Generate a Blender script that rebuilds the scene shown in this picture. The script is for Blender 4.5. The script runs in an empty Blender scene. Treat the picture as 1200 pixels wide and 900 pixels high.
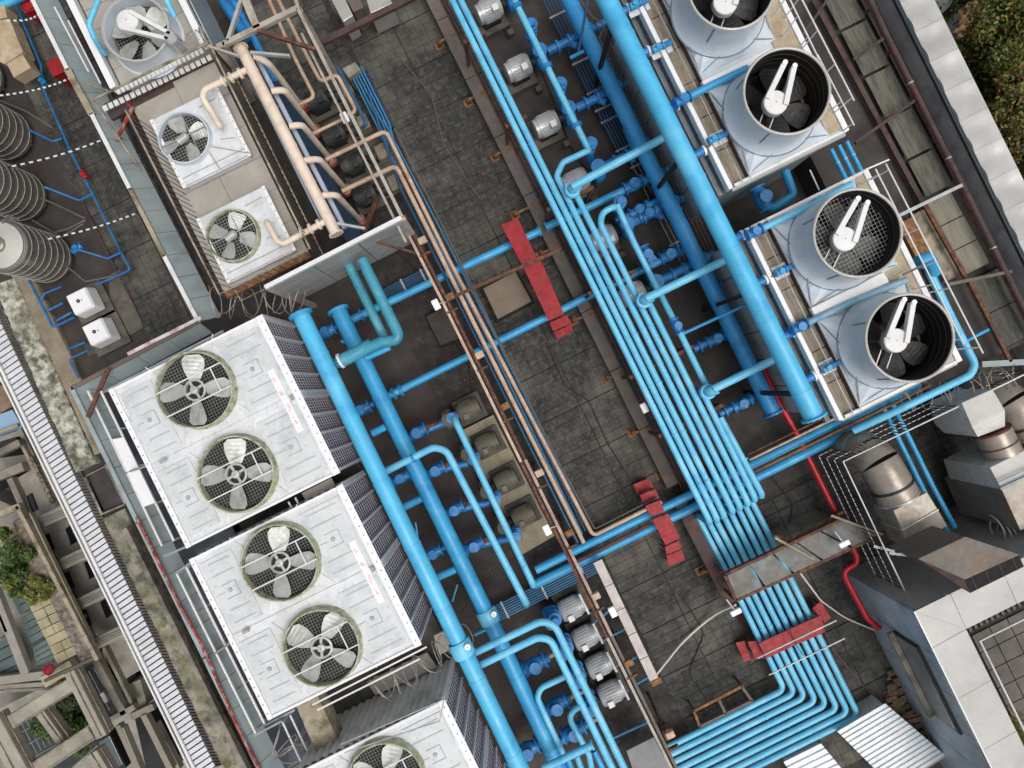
import bpy, math, random
from mathutils import Vector, Matrix
random.seed(7)
SC = bpy.context.scene
COL = SC.collection
# ---------------------------------------------------------------- camera, sky, sun, exposure
HC = 16.0            # camera height above the roof
FP = 800.0           # focal length in pixels of the 1200 px wide photograph
ANG = math.radians(26.3)
CA, SA = math.cos(ANG), math.sin(ANG)
cam = bpy.data.objects.new('camera', bpy.data.cameras.new('camera'))
COL.objects.link(cam)
cam.location = (0, 0, HC); cam.rotation_euler = (0, 0, -ANG)
cam.data.sensor_width = 36; cam.data.lens = 36*FP/1200; cam.data.clip_start = 0.1; cam.data.clip_end = 500
SC.camera = cam
SUN_EL, SUN_AZ = math.radians(70), math.radians(-60)     # azimuth measured in world XY of the light's source
world = bpy.data.worlds.new('World'); SC.world = world; world.use_nodes = True
nt = world.node_tree
bg = nt.nodes['Background']
sky = nt.nodes.new('ShaderNodeTexSky'); sky.sky_type = 'NISHITA'; sky.sun_disc = False
sky.sun_elevation = SUN_EL; sky.sun_rotation = math.pi/2 - SUN_AZ
sky.air_density = 1.0; sky.dust_density = 6.0; sky.ozone_density = 1.0
hs = nt.nodes.new('ShaderNodeHueSaturation'); hs.inputs['Saturation'].default_value = 0.35   # overcast: a grey sky
nt.links.new(sky.outputs[0], hs.inputs['Color']); nt.links.new(hs.outputs[0], bg.inputs['Color'])
bg.inputs['Strength'].default_value = 0.15
sl = bpy.data.lights.new('sun', 'SUN'); sl.energy = 0.9; sl.angle = math.radians(35); sl.color = (1, .975, .94)
sun = bpy.data.objects.new('sun', sl); COL.objects.link(sun)
sd = Vector((math.cos(SUN_EL)*math.cos(SUN_AZ), math.cos(SUN_EL)*math.sin(SUN_AZ), math.sin(SUN_EL)))
sun.rotation_euler = sd.to_track_quat('Z', 'Y').to_euler(); sun.location = (0, 0, 30)
SC.view_settings.view_transform = 'Standard'; SC.view_settings.look = 'None'
SC.view_settings.exposure = -0.12; SC.view_settings.gamma = 1
# ---------------------------------------------------------------- measuring helpers
def W(px, py, z=0.0):
    k = (HC-z)/FP; ix = (px-600)*k; iy = (450-py)*k
    return Vector((ix*CA+iy*SA, -ix*SA+iy*CA, z))
def m(px, z=0.0): return px*(HC-z)/FP
def WP(pts): return [W(*p) for p in pts]
# ---------------------------------------------------------------- materials
def lin(c):
    return tuple(((v/255)/12.92 if v/255 <= .04045 else ((v/255+.055)/1.055)**2.4) for v in c)
MATS = {}
def M(key, col=None, rough=.6, metal=0, var=.18, vs=3.0, dirt=None, da=.4, ds=1.2, bump=.15, bs=35.0, cell=0, cellv=.3, streak=None, alpha=None, spec=None, objv=0):
    if key in MATS: return MATS[key]
    ma = bpy.data.materials.new(key); ma.use_nodes = True; MATS[key] = ma
    n = ma.node_tree; N = n.nodes; L = n.links
    b = N['Principled BSDF']; b.inputs['Roughness'].default_value = rough; b.inputs['Metallic'].default_value = metal
    if spec is not None: b.inputs['Specular IOR Level'].default_value = spec
    col = lin(col)
    geo = N.new('ShaderNodeNewGeometry')
    pos = geo.outputs['Position']
    if streak:
        mp = N.new('ShaderNodeMapping'); mp.inputs['Scale'].default_value = streak; L.new(pos, mp.inputs[0]); src = mp.outputs[0]
    else: src = pos
    def noise(sc, det, v):
        t = N.new('ShaderNodeTexNoise'); t.inputs['Scale'].default_value = sc; t.inputs['Detail'].default_value = det
        t.inputs['Roughness'].default_value = .62; L.new(v, t.inputs['Vector']); return t.outputs['Fac']
    def mapr(v, a, b_, c, d):
        r = N.new('ShaderNodeMapRange'); r.inputs[1].default_value = a; r.inputs[2].default_value = b_; r.inputs[3].default_value = c; r.inputs[4].default_value = d
        L.new(v, r.inputs[0]); return r.outputs[0]
    def mult(c_in, fac_socket):
        x = N.new('ShaderNodeVectorMath'); x.operation = 'SCALE'; L.new(c_in, x.inputs[0]); L.new(fac_socket, x.inputs['Scale']); return x.outputs[0]
    rgb = N.new('ShaderNodeRGB'); rgb.outputs[0].default_value = (*col, 1)
    c = mult(rgb.outputs[0], mapr(noise(vs, 6, src), .3, .7, 1-var, 1+var))
    if cell:
        s = N.new('ShaderNodeVectorMath'); s.operation = 'SNAP'; s.inputs[1].default_value = (cell, cell, 10)
        L.new(pos, s.inputs[0]); w = N.new('ShaderNodeTexWhiteNoise'); L.new(s.outputs[0], w.inputs['Vector'])
        c = mult(c, mapr(w.outputs['Value'], 0, 1, 1-cellv, 1+cellv))
    if objv:
        oi = N.new('ShaderNodeObjectInfo'); c = mult(c, mapr(oi.outputs['Random'], 0, 1, 1-objv, 1+objv))
    dl = dirt if (dirt and isinstance(dirt[0], tuple)) else ([dirt] if dirt else [])
    base_da, base_ds = da, ds
    for i, dc in enumerate(dl):
        da = dc[3] if len(dc) > 3 else base_da; ds = dc[4] if len(dc) > 4 else base_ds; dc = dc[:3]
        off = N.new('ShaderNodeVectorMath'); off.operation = 'ADD'; off.inputs[1].default_value = (13.7*i+3, 5.1*i, 0); L.new(src, off.inputs[0])
        f = mapr(noise(ds*(1+.7*i), 9, off.outputs[0]), .62-da*.3, .78-da*.25, 0, min(1, da*1.6))
        x = N.new('ShaderNodeMix'); x.data_type = 'RGBA'; L.new(f, x.inputs[0]); L.new(c, x.inputs[6]); x.inputs[7].default_value = (*lin(dc), 1); c = x.outputs[2]
    L.new(c, b.inputs['Base Color'])
    rr = mapr(noise(vs*2.3, 4, src), .3, .7, max(0.02, rough-.12), min(1, rough+.12)); L.new(rr, b.inputs['Roughness'])
    if bump:
        bp = N.new('ShaderNodeBump'); bp.inputs['Strength'].default_value = bump; bp.inputs['Distance'].default_value = .02
        h = noise(bs, 5, pos)
        L.new(h, bp.inputs['Height']); L.new(bp.outputs[0], b.inputs['Normal'])
    if alpha is not None: b.inputs['Alpha'].default_value = alpha
    return ma
GREY = (105, 100, 92)
m_floor = M('roof_tile_concrete', (55, 54, 53), .85, var=.4, vs=2.5, dirt=((112, 109, 98, .5, .55), (32, 31, 31, .4, .9), (78, 62, 48, .3, 1.7), (96, 98, 84, .4, 2.6)), da=.45, ds=.8, bump=.5, bs=28, cell=.22, cellv=.12)
m_slab = M('dark_roof_screed', (58, 54, 52), .85, var=.3, vs=1.5, dirt=((84, 78, 70), (60, 42, 32)), da=.4, ds=.7, bump=.35)
m_conc = M('weathered_concrete', (140, 134, 122), .85, var=.25, dirt=((78, 74, 64), (60, 58, 50)), da=.5, ds=1.6, bump=.4)
m_concd = M('dark_concrete', (88, 84, 78), .85, var=.25, dirt=((50, 48, 44), (110, 100, 84)), da=.45, ds=1.8, bump=.4)
m_moss = M('mossy_concrete', (190, 188, 174), .9, var=.3, vs=4, dirt=((104, 102, 90), (96, 96, 62), (60, 58, 52)), da=.52, ds=2.6, bump=.7, bs=18)
m_tan = M('tan_stone', (160, 150, 128), .85, var=.22, dirt=((98, 88, 66), (70, 64, 52)), da=.45, ds=2, bump=.4)
m_tanb = M('tan_block', (150, 140, 118), .85, var=.2, dirt=(90, 84, 70), da=.35, ds=2, bump=.3, cell=.5, cellv=.12)
m_white = M('white_gelcoat', (214, 217, 219), .4, var=.06, dirt=((184, 189, 190), (196, 194, 186), (146, 144, 132, .26, 5), (168, 172, 172, .3, .7)), da=.42, ds=1.3, bump=.04, bs=20)
m_whitep = M('white_paint', (218, 218, 216), .45, var=.06, dirt=(176, 170, 158), da=.3, ds=2, bump=.05)
m_edge = M('white_edge_trim', (230, 230, 230), .35, var=.04, bump=.02)
m_louv = M('dark_louver', (30, 27, 30), .55, var=.15, bump=.05)
m_louvf = M('louver_fin', (210, 202, 214), .5, var=.12, bump=.05)
m_corr = M('grey_corrugated_sheet', (206, 208, 204), .5, var=.1, dirt=(120, 124, 118), da=.35, ds=1, bump=.08)
m_blue = M('blue_pipe_paint', (56, 156, 206), .4, var=.1, vs=2, objv=.08, dirt=((98, 194, 224), (22, 112, 174), (112, 96, 84, .14, 4)), da=.34, ds=1.3, bump=.08, bs=25)
m_bluef = M('faded_blue_pipe_paint', (106, 190, 222), .4, var=.06, vs=2.5, objv=.07, dirt=((156, 216, 236), (50, 144, 202), (118, 108, 100, .13, 5)), da=.34, ds=1.4, bump=.1, bs=30)
m_blued = M('royal_blue_valve_paint', (38, 122, 184), .4, var=.2, vs=6, dirt=((50, 136, 192), (14, 56, 104)), da=.4, ds=4, bump=.2, bs=30)
m_teal = M('teal_pipe_paint', (64, 146, 168), .45, var=.12, vs=2.5, dirt=((34, 104, 134), (110, 178, 188)), da=.4, ds=1.5, bump=.1)
m_navy = M('navy_conduit', (44, 84, 118), .45, var=.15, bump=.05)
m_bluec = M('blue_conduit', (56, 120, 160), .45, var=.15, bump=.05)
m_red = M('red_step_paint', (146, 10, 22), .6, var=.15, vs=4, dirt=((112, 16, 26), (160, 30, 40), (110, 60, 56, .2, 5)), da=.35, ds=3, bump=.1)
m_redp = M('red_pipe_paint', (172, 22, 34), .4, var=.12, bump=.05)
m_cream = M('cream_pipe_paint', (222, 206, 188), .5, var=.08, vs=3, dirt=((196, 160, 134), (236, 216, 194)), da=.35, ds=3, bump=.08)
m_copper = M('copper_insulated_pipe', (184, 158, 136), .5, var=.14, vs=4, dirt=((150, 104, 76), (216, 190, 166)), da=.4, ds=3, bump=.08)
m_rust = M('rusted_steel', (86, 58, 48), .8, var=.3, vs=7, dirt=((60, 38, 34), (140, 84, 50)), da=.5, ds=5, bump=.35)
m_rusto = M('orange_rust', (116, 82, 52), .85, var=.3, vs=8, dirt=((110, 64, 34), (164, 124, 80)), da=.5, ds=6, bump=.35)
m_purp = M('oxide_brown_channel', (72, 58, 56), .75, var=.25, vs=4, dirt=((52, 40, 40), (104, 62, 50)), da=.45, ds=2.6, bump=.25)
m_beam = M('grey_painted_beam', (98, 91, 85), .7, var=.2, dirt=((80, 70, 64), (132, 98, 78)), da=.35, ds=2, bump=.2)
m_steel = M('galvanised_steel', (168, 170, 170), .35, metal=.15, var=.16, vs=5, dirt=((120, 118, 112),), da=.35, ds=2, bump=.08)
m_duct = M('galvanised_duct', (150, 142, 130), .32, metal=.25, var=.14, vs=4, dirt=((112, 84, 60), (130, 124, 116)), da=.4, ds=1.8, bump=.12, bs=12)
m_stain = M('stainless_steel', (128, 124, 116), .28, metal=.5, var=.12, vs=3, bump=.04, bs=8)
m_tanktop = M('stainless_top_brushed', (186, 184, 176), .5, metal=.3, var=.08, bump=.04)
m_cope = M('aluminium_coping', (176, 175, 171), .3, metal=.06, var=.14, vs=1.1, dirt=((150, 146, 138),), da=.35, ds=.9, bump=0)
m_motor = M('silver_motor_paint', (172, 174, 174), .3, metal=.15, var=.08, dirt=(110, 106, 100), da=.3, ds=3, bump=.05)
m_olive = M('olive_motor_paint', (98, 92, 78), .55, var=.14, dirt=(66, 60, 50), da=.4, ds=3, bump=.1)
m_dark = M('black_inner_shade', (20, 19, 19), .85, var=.3, bump=.1)  # flat black put in for the shade of wells, holes, mouths and gaps
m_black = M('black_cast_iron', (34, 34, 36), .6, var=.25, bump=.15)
m_grid = M('wire_grid', (150, 152, 146), .5, metal=.1, var=.1, bump=0)
m_blade = M('fan_blade', (176, 180, 174), .4, metal=.2, var=.12, vs=6, dirt=(118, 118, 104), da=.4, ds=4, bump=.1)
m_greenr = M('algae_fan_ring', (182, 186, 164), .7, var=.2, vs=6, dirt=((142, 150, 92), (176, 178, 158), (104, 108, 74)), da=.5, ds=4, bump=.25)
m_cyl = M('tower_grp', (196, 205, 212), .45, var=.08, vs=2, dirt=((164, 174, 184), (206, 206, 202)), da=.35, ds=1.4, bump=.05, bs=10)
m_cylin = M('tower_inner_grime_shade', (27, 26, 24), .6, var=.4, vs=3, dirt=((70, 48, 24), (18, 18, 18)), da=.4, ds=1.3, bump=.2)  # grime, darkened further so the colour carries the stack's depth shade
m_deckt = M('tower_deck_tan', (176, 158, 130), .6, var=.12, vs=3, dirt=((140, 120, 92), (196, 184, 160)), da=.4, ds=2.5, bump=.15)
m_brown = M('brown_fill_panel', (134, 124, 106), .65, var=.18, vs=5, dirt=((100, 88, 72), (160, 150, 132)), da=.45, ds=5, bump=.2, streak=(3, .6, 1))
m_deck = M('tan_steel_deck', (160, 154, 144), .65, var=.1, vs=2, dirt=((138, 128, 114), (176, 172, 164)), da=.35, ds=1, bump=.1, cell=.95, cellv=.05)
m_sheet = M('blue_grey_sheet', (150, 162, 164), .45, metal=.0, var=.14, vs=2, dirt=((92, 104, 108), (160, 166, 162)), da=.4, ds=1.2, bump=.1, streak=(1, 1, .3))
m_sheetw = M('pale_sheet_metal', (176, 174, 168), .4, metal=.3, var=.1, dirt=((138, 132, 124),), da=.4, ds=1, bump=.08)
m_polyc = M('grey_corrugated_roofing', (124, 123, 112), .7, var=.45, vs=3, dirt=((92, 90, 82), (150, 146, 128)), da=.45, ds=1.5, bump=.2, streak=(6, .7, 1))
m_wallg = M('grey_render', (128, 128, 130), .7, var=.12, dirt=((84, 84, 86), (124, 122, 120)), da=.35, ds=1, bump=.15)
m_asph = M('asphalt', (92, 90, 92), .9, var=.12, vs=.8, bump=.3, bs=6)
m_lamp = M('white_lamp_housing', (238, 238, 236), .4, var=.03, bump=0)
m_hose = M('white_hose', (206, 200, 188), .5, var=.08, bump=0)
m_glass = M('greenish_glass_roof', (84, 100, 98), .18, var=.25, vs=.6, dirt=((52, 64, 64), (130, 142, 136)), da=.4, ds=.4, bump=.02, spec=.8)
m_dglass = M('dark_window_glass', (24, 28, 34), .12, var=.3, vs=.8, bump=.01, spec=.7)
m_build = M('beige_building_render', (156, 152, 142), .85, var=.18, vs=.7, dirt=((96, 92, 84), (124, 120, 108)), da=.5, ds=.6, bump=.2, bs=8)
m_stone = M('yellow_stone_tile', (162, 154, 124), .8, var=.25, vs=2, dirt=((110, 104, 76), (140, 120, 76)), da=.4, ds=1.2, bump=.4, bs=10)
m_pebble = M('pebble_bed', (112, 100, 90), .9, var=.5, vs=5, dirt=((60, 54, 50), (160, 148, 132)), da=.5, ds=4, bump=.9, bs=9)
m_blueroof = M('pale_blue_awning', (140, 168, 196), .5, var=.12, vs=.5, bump=.05)
m_bark = M('bark', (70, 58, 46), .9, bump=.5)
m_leafs = [M('leaf_green', (78, 94, 34), .6, var=.3, vs=1.5, bump=.1), M('leaf_dark', (44, 70, 24), .6, var=.3, vs=1.5, bump=.1), M('leaf_olive', (114, 110, 42), .6, var=.3, vs=1.5, bump=.1), M('leaf_rust', (112, 82, 50), .6, var=.3, vs=1.5, bump=.1), M('leaf_yellow', (122, 112, 48), .6, var=.3, bump=.1)]
m_pink = M('faded_pink_print', (236, 150, 160), .5, var=.12, vs=20, bump=0)
m_mud = M('rubble_floor', (46, 44, 42), .9, var=.4, vs=5, dirt=((80, 78, 72), (70, 48, 34)), da=.4, ds=3, bump=.8, bs=14)
# ---------------------------------------------------------------- mesh builder
class MB:
    def __init__(s): s.v = []; s.f = []; s.s = []
    def add(s, vs, fs, sm=False):
        o = len(s.v); s.v += [tuple(v) for v in vs]; s.f += [tuple(i+o for i in f) for f in fs]; s.s += [sm]*len(fs); return s
    def box(s, x0, x1, y0, y1, z0, z1):
        if x0 > x1: x0, x1 = x1, x0
        if y0 > y1: y0, y1 = y1, y0
        if z0 > z1: z0, z1 = z1, z0
        v = [(x, y, z) for z in (z0, z1) for x, y in ((x0, y0), (x1, y0), (x1, y1), (x0, y1))]
        return s.add(v, [(3, 2, 1, 0), (4, 5, 6, 7), (0, 1, 5, 4), (1, 2, 6, 5), (2, 3, 7, 6), (3, 0, 4, 7)])
    def hexa(s, b, t):      # bottom and top quads, each four points counter clockwise
        return s.add(list(b)+list(t), [(3, 2, 1, 0), (4, 5, 6, 7), (0, 1, 5, 4), (1, 2, 6, 5), (2, 3, 7, 6), (3, 0, 4, 7)])
    def bar(s, p0, p1, w, h):
        p0 = Vector(p0); p1 = Vector(p1); d = (p1-p0).normalized()
        up = Vector((0, 0, 1)) if abs(d.z) < .95 else Vector((1, 0, 0))
        sx = d.cross(up).normalized()*w/2; uz = sx.cross(d).normalized()*h/2
        q = [-sx-uz, sx-uz, sx+uz, -sx+uz]
        return s.add([p0+a for a in q]+[p1+a for a in q], [(0, 1, 2, 3), (7, 6, 5, 4), (4, 5, 1, 0), (5, 6, 2, 1), (6, 7, 3, 2), (7, 4, 0, 3)])
    def prism(s, pts, z0, z1):
        n = len(pts); a = sum(pts[i][0]*pts[(i+1) % n][1]-pts[(i+1) % n][0]*pts[i][1] for i in range(n))
        if a < 0: pts = pts[::-1]
        v = [(p[0], p[1], z0) for p in pts]+[(p[0], p[1], z1) for p in pts]
        return s.add(v, [tuple(range(n-1, -1, -1)), tuple(range(n, 2*n))]+[(i, (i+1) % n, (i+1) % n+n, i+n) for i in range(n)])
    def tube(s, pts, r, n=12, fr=None, cap=True, closed=False):
        P = [Vector(p) for p in pts]
        if fr:
            Q = [P[0]]
            for i in range(1, len(P)-1):
                a, b, c = P[i-1], P[i], P[i+1]; u = (a-b); v = (c-b); lu, lv = u.length, v.length; u.normalize(); v.normalize()
                ang = u.angle(v)
                if ang > 3.05: Q.append(b); continue
                R = fr; t = min(R/math.tan(ang/2), lu*.48, lv*.48); R = t*math.tan(ang/2)
                cen = b+(u+v).normalized()*(R/math.sin(ang/2)); s0 = b+u*t-cen; s1 = b+v*t-cen
                k = max(3, int((math.pi-ang)/.26))
                for j in range(k+1):
                    Q.append(cen+s0.normalized().slerp(s1.normalized(), j/k)*R)
            Q.append(P[-1]); P = Q
        PP = [P[0]]
        for p in P[1:]:
            if (p-PP[-1]).length > 1e-5: PP.append(p)
        P = PP; N_ = len(P)
        rr = r if isinstance(r, (list, tuple)) else None
        T = []
        for i in range(N_):
            if closed: d = P[(i+1) % N_]-P[i-1]
            else: d = P[min(i+1, N_-1)]-P[max(i-1, 0)]
            T.append(d.normalized())
        up = Vector((0, 0, 1)) if abs(T[0].z) < .9 else Vector((1, 0, 0))
        nx = T[0].cross(up).normalized(); vs = []
        for i in range(N_):
            if i: 
                q = T[i-1].rotation_difference(T[i]); nx = q @ nx
            nx = (nx-T[i]*nx.dot(T[i])).normalized(); ny = T[i].cross(nx); R = rr[i] if rr and len(rr) == N_ else (rr[0] if rr else r)
            for k in range(n):
                a = 2*math.pi*k/n; vs.append(P[i]+nx*math.cos(a)*R+ny*math.sin(a)*R)
        fs = []
        for i in range(N_-1 if not closed else N_):
            j = (i+1) % N_
            for k in range(n): fs.append((i*n+k, i*n+(k+1) % n, j*n+(k+1) % n, j*n+k))
        s.add(vs, fs, True)
        if cap and not closed:
            o = len(s.v)-len(vs); s.f += [tuple(o+k for k in range(n-1, -1, -1)), tuple(o+(N_-1)*n+k for k in range(n))]; s.s += [False, False]
        return s
    def lathe(s, c, prof, n=32, axis=(0, 0, 1), capb=False, capt=False):   # profile of (radius, height)
        c = Vector(c); ax = Vector(axis).normalized(); up = Vector((0, 0, 1)) if abs(ax.z) < .9 else Vector((1, 0, 0))
        if abs(ax.z) > .9: nx = Vector((1, 0, 0)); ny = ax.cross(nx)
        else: nx = up; ny = ax.cross(nx)
        vs = []
        for r, h in prof:
            for k in range(n):
                a = 2*math.pi*k/n; vs.append(c+ax*h+nx*math.cos(a)*r+ny*math.sin(a)*r)
        fs = [(i*n+k, i*n+(k+1) % n, (i+1)*n+(k+1) % n, (i+1)*n+k) for i in range(len(prof)-1) for k in range(n)]
        o = len(s.v); s.add(vs, fs, True)
        if capb: s.f.append(tuple(o+k for k in range(n-1, -1, -1))); s.s.append(False)
        if capt: s.f.append(tuple(o+(len(prof)-1)*n+k for k in range(n))); s.s.append(False)
        return s
    def mesh(s, name, mat, off=(0, 0, 0), ang=35):
        me = bpy.data.meshes.new(name); ox, oy, oz = off
        me.from_pydata([(x-ox, y-oy, z-oz) for x, y, z in s.v], [], s.f)
        me.polygons.foreach_set('use_smooth', s.s); me.update()
        if any(s.s): me.set_sharp_from_angle(angle=math.radians(ang))
        if mat: me.materials.append(mat)
        return me
WL = {}; CH = {}; LABELS = {}
def reg(o, w, parent=None, label=None, cat=None, group=None, kind=None):
    COL.objects.link(o); WL[o] = Vector(w); CH[o] = []
    if parent is not None:
        o.parent = parent; o.location = WL[o]-WL[parent]; CH[parent].append(o)
    else: o.location = WL[o]
    if label: o['label'] = label
    if cat: o['category'] = cat
    if group: o['group'] = group
    if kind: o['kind'] = kind
    return o
def bev(o, w):
    if w:
        b = o.modifiers.new('bevel', 'BEVEL'); b.width = w; b.segments = 2; b.limit_method = 'ANGLE'; b.angle_limit = math.radians(50)
    return o
def obj(name, mb, mat, parent=None, label=None, cat=None, group=None, kind=None, bevel=0):
    xs = [v[0] for v in mb.v]; ys = [v[1] for v in mb.v]; zs = [v[2] for v in mb.v]
    c = ((min(xs)+max(xs))/2, (min(ys)+max(ys))/2, min(zs))
    o = bpy.data.objects.new(name, mb.mesh(name, mat, c))
    reg(o, c, parent, label, cat, group, kind); return bev(o, bevel)
def thing(name, label, cat, loc, group=None):
    o = bpy.data.objects.new(name, None); o.empty_display_size = .3
    return reg(o, loc, None, label, cat, group)
def inst(me, name, loc, parent, rot=None, scale=None, **k):
    o = bpy.data.objects.new(name, me)
    reg(o, loc, parent, **k)
    if rot is not None: o.rotation_euler = rot
    if scale is not None: o.scale = scale
    return o
def copy_tree(o, delta=(0, 0, 0), label=None, group=None, parent=None):
    c = o.copy(); COL.objects.link(c); WL[c] = WL[o]+Vector(delta); CH[c] = []
    if parent is not None: c.parent = parent; CH[parent].append(c)
    else:
        c.location = WL[c]
        if label: c['label'] = label
        if group: c['group'] = group
    for ch in CH[o]: copy_tree(ch, delta, parent=c)
    return c
# ---------------------------------------------------------------- unit meshes shared by many parts
u_ring = MB().lathe((0, 0, 0), [(1, -.5), (1, .5)], 20, capb=True, capt=True)
def fl_mb():
    b = MB().lathe((0, 0, 0), [(1.32, -.5), (1.32, .5)], 24, capb=True, capt=True)
    for k in range(12):
        a = k*math.pi/6; b.lathe((1.17*math.cos(a), 1.17*math.sin(a), 0), [(.075, -1.0), (.075, 1.0)], 6, capb=True, capt=True)
    return b
UM = {}
def um(kind, mat):
    k = (kind, mat.name)
    if k not in UM: UM[k] = (u_ring if kind == 'ring' else fl_mb()).mesh(kind, mat)
    return UM[k]
def zrot(d): return Vector(d).to_track_quat('Z', 'Y').to_euler()
def ring(parent, p, d, r, ln, mat, name='coupling'): return inst(um('ring', mat), name, p, parent, zrot(d), (r, r, ln))
def flange(parent, p, d, r, mat, t=.035, name='flange'): return inst(um('flange', mat), name, p, parent, zrot(d), (r, r, t))
def pipe(name, label, pts, d, mat, group=None, fr=None, n=14, rings=0, ends='', cat='pipe', parent=None, rmat=None):
    P = WP(pts); r = m(d, pts[0][2] if len(pts[0]) > 2 else 0)/2
    o = obj(name, MB().tube(P, r, n, fr or r*2.6), mat, parent, label if parent is None else None, cat if parent is None else None, group)
    if rings:
        for a, b in zip(P, P[1:]):
            L = (b-a).length; k = int(L/rings)
            for i in range(1, k+1):
                t = (i-.35)/k
                if k and .05 < t < .97: ring(o, a.lerp(b, t), b-a, r*1.05, .05 if r > .1 else .03, rmat or mat, 'weld_collar')
    if '0' in ends: flange(o, P[0], P[0]-P[1], r, rmat or mat, max(.03, r*.16))
    if '1' in ends: flange(o, P[-1], P[-1]-P[-2], r, rmat or mat, max(.03, r*.16))
    return o
def valve(parent, px, py, z, d, r, mat=None, wheel=False):
    mat = mat or m_blued; p = W(px, py, z); d = Vector(d).normalized()
    b = MB().lathe(p, [(r*1.5, -r*2.1), (r*1.5, -r*1.75), (r*.95, -r*1.7), (r*1.25, -r*.5), (r*1.35, 0), (r*1.25, r*.5), (r*.95, r*1.7), (r*1.5, r*1.75), (r*1.5, r*2.1)], 16, axis=d, capb=True, capt=True)
    b.lathe(p, [(r*.75, 0), (r*.75, r*1.7), (r*1.05, r*1.75), (r*1.05, r*2.0)], 12, capt=True)
    v = obj('valve', b, mat, parent)
    if wheel:
        w = MB(); c = p+Vector((0, 0, r*3.2)); R = r*1.35
        w.tube([c+Vector((R*math.cos(a), R*math.sin(a), 0)) for a in [k*math.pi/8 for k in range(16)]], r*.16, 6, closed=True)
        for a in (0, math.pi/2): w.bar(c-Vector((math.cos(a), math.sin(a), 0))*R, c+Vector((math.cos(a), math.sin(a), 0))*R, r*.22, r*.15)
        w.lathe(p+Vector((0, 0, r*1.9)), [(r*.2, 0), (r*.2, r*1.4)], 8, capt=True)
        obj('handwheel', w, mat, v)
    return v
AX = Vector((1, 0, 0)); AY = Vector((0, 1, 0)); AZ = Vector((0, 0, 1))
def solid(name, label, cat, pts, z0, z1, mat, group=None, bevel=.008, kind=None, parent=None):
    """prism whose top outline is measured in the photograph at height z1"""
    return obj(name, MB().prism([W(x, y, z1)[:2] for x, y in pts], z0, z1), mat, parent, label, cat, group, kind, bevel)
def barobj(name, label, cat, p0, p1, wpx, h, mat, group=None, parent=None, kind=None, bevel=.004):
    return obj(name, MB().bar(W(*p0), W(*p1), m(wpx, p0[2]), h), mat, parent, label, cat, group, kind, bevel)
def quadw(A, C, z):
    a = W(A[0], A[1], z); c = W(C[0], C[1], z)
    return min(a.x, c.x), max(a.x, c.x), min(a.y, c.y), max(a.y, c.y)
# ================================================================ the setting
def struct(name, mb, mat, bevel=0, kind='structure'): return obj(name, mb, mat, None, kind=kind, bevel=bevel)
struct('ground', MB().box(-150, 150, -150, 150, -22.5, -22), m_asph)
XL, XR = -10.2, 11.25
b = MB().box(-9.9, XR-.05, -22, 22, -21.8, -.02)
hotel = thing('commercial_building', 'dark flat rooftop building crowded with blue pipes, cooling units and ducts', 'building', (0, 0, -22))
slab = obj('roof_slab', b, m_slab, hotel)
# paving laid in three areas: the first pieces of each one by one, the rest joined
def paving(name, label_parent, rects, pitch, limit, mat, z0=-.018, th=.024, joint=5, gap=.0035, key=None, piece='paving_tile'):
    x0 = min(r[0] for r in rects); x1 = max(r[1] for r in rects); y0 = min(r[2] for r in rects); y1 = max(r[3] for r in rects)
    base = obj(name, MB().box(x0, x1, y0, y1, z0-.04, z0), m_mud, None, kind='structure')
    me = MB().box(-pitch/2+gap, pitch/2-gap, -pitch/2+gap, pitch/2-gap, 0, th).mesh(piece, mat)
    cells = []
    for r in rects:
        nx = int((r[1]-r[0])/pitch); ny = int((r[3]-r[2])/pitch)
        for i in range(nx):
            for j in range(ny):
                jx = (i//joint)*.02; jy = (j//joint)*.02
                x = r[0]+(i+.5)*pitch+jx; y = r[2]+(j+.5)*pitch+jy
                if x < r[1] and y < r[3]: cells.append((x, y))
    rest = MB()
    cells.sort(key=key or (lambda c: abs(c[0]-1.2)+abs(c[1])))
    for k, (x, y) in enumerate(cells):
        dz = random.uniform(-.004, .004); rx, ry = random.gauss(0, .006), random.gauss(0, .006)
        if k < limit: inst(me, piece, (x, y, z0+dz), base, (rx, ry, random.gauss(0, .01)))
        else:
            g = pitch/2-gap; h = z0+th+dz
            rest.hexa([(x-g, y-g, z0), (x+g, y-g, z0), (x+g, y+g, z0), (x-g, y+g, z0)], [(x-g, y-g, h-ry*g+rx*-g), (x+g, y-g, h-ry*-g-rx*g), (x+g, y+g, h+ry*g+rx*g), (x-g, y+g, h+ry*g-rx*-g)])
    if rest.v: obj('far_paving_tiles', rest, mat, base, kind='stuff')
    return base
def view(c):   # is the point in the picture
    k = FP/HC; ix = c[0]*CA-c[1]*SA; iy = c[0]*SA+c[1]*CA
    return abs(ix*k) < 600 and abs(iy*k) < 450
paving('central_roof_paving', None, [(0.12, 2.28, -9.9, 10.6), (-1.75, .10, 5.6, 10.6)], .215, 300, m_floor, key=lambda c: (not view(c), abs(c[1]-.8)+(5 if c[0] < .1 else 0)))
paving('terrace_paving', None, [(-7.15, -5.35, 4.6, 13.6)], .215, 300, m_floor, key=lambda c: (not view(c), c[1]))
paving('back_roof_paving', None, [(2.75, 6.6, -11.5, -4.95)], .3, 300, m_floor, key=lambda c: (not view(c), -c[1]))
paving('duct_yard_paving', None, [(6.9, 10.9, -8.0, -3.2)], .3, 200, m_floor, key=lambda c: (not view(c), c[0]))
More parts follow.
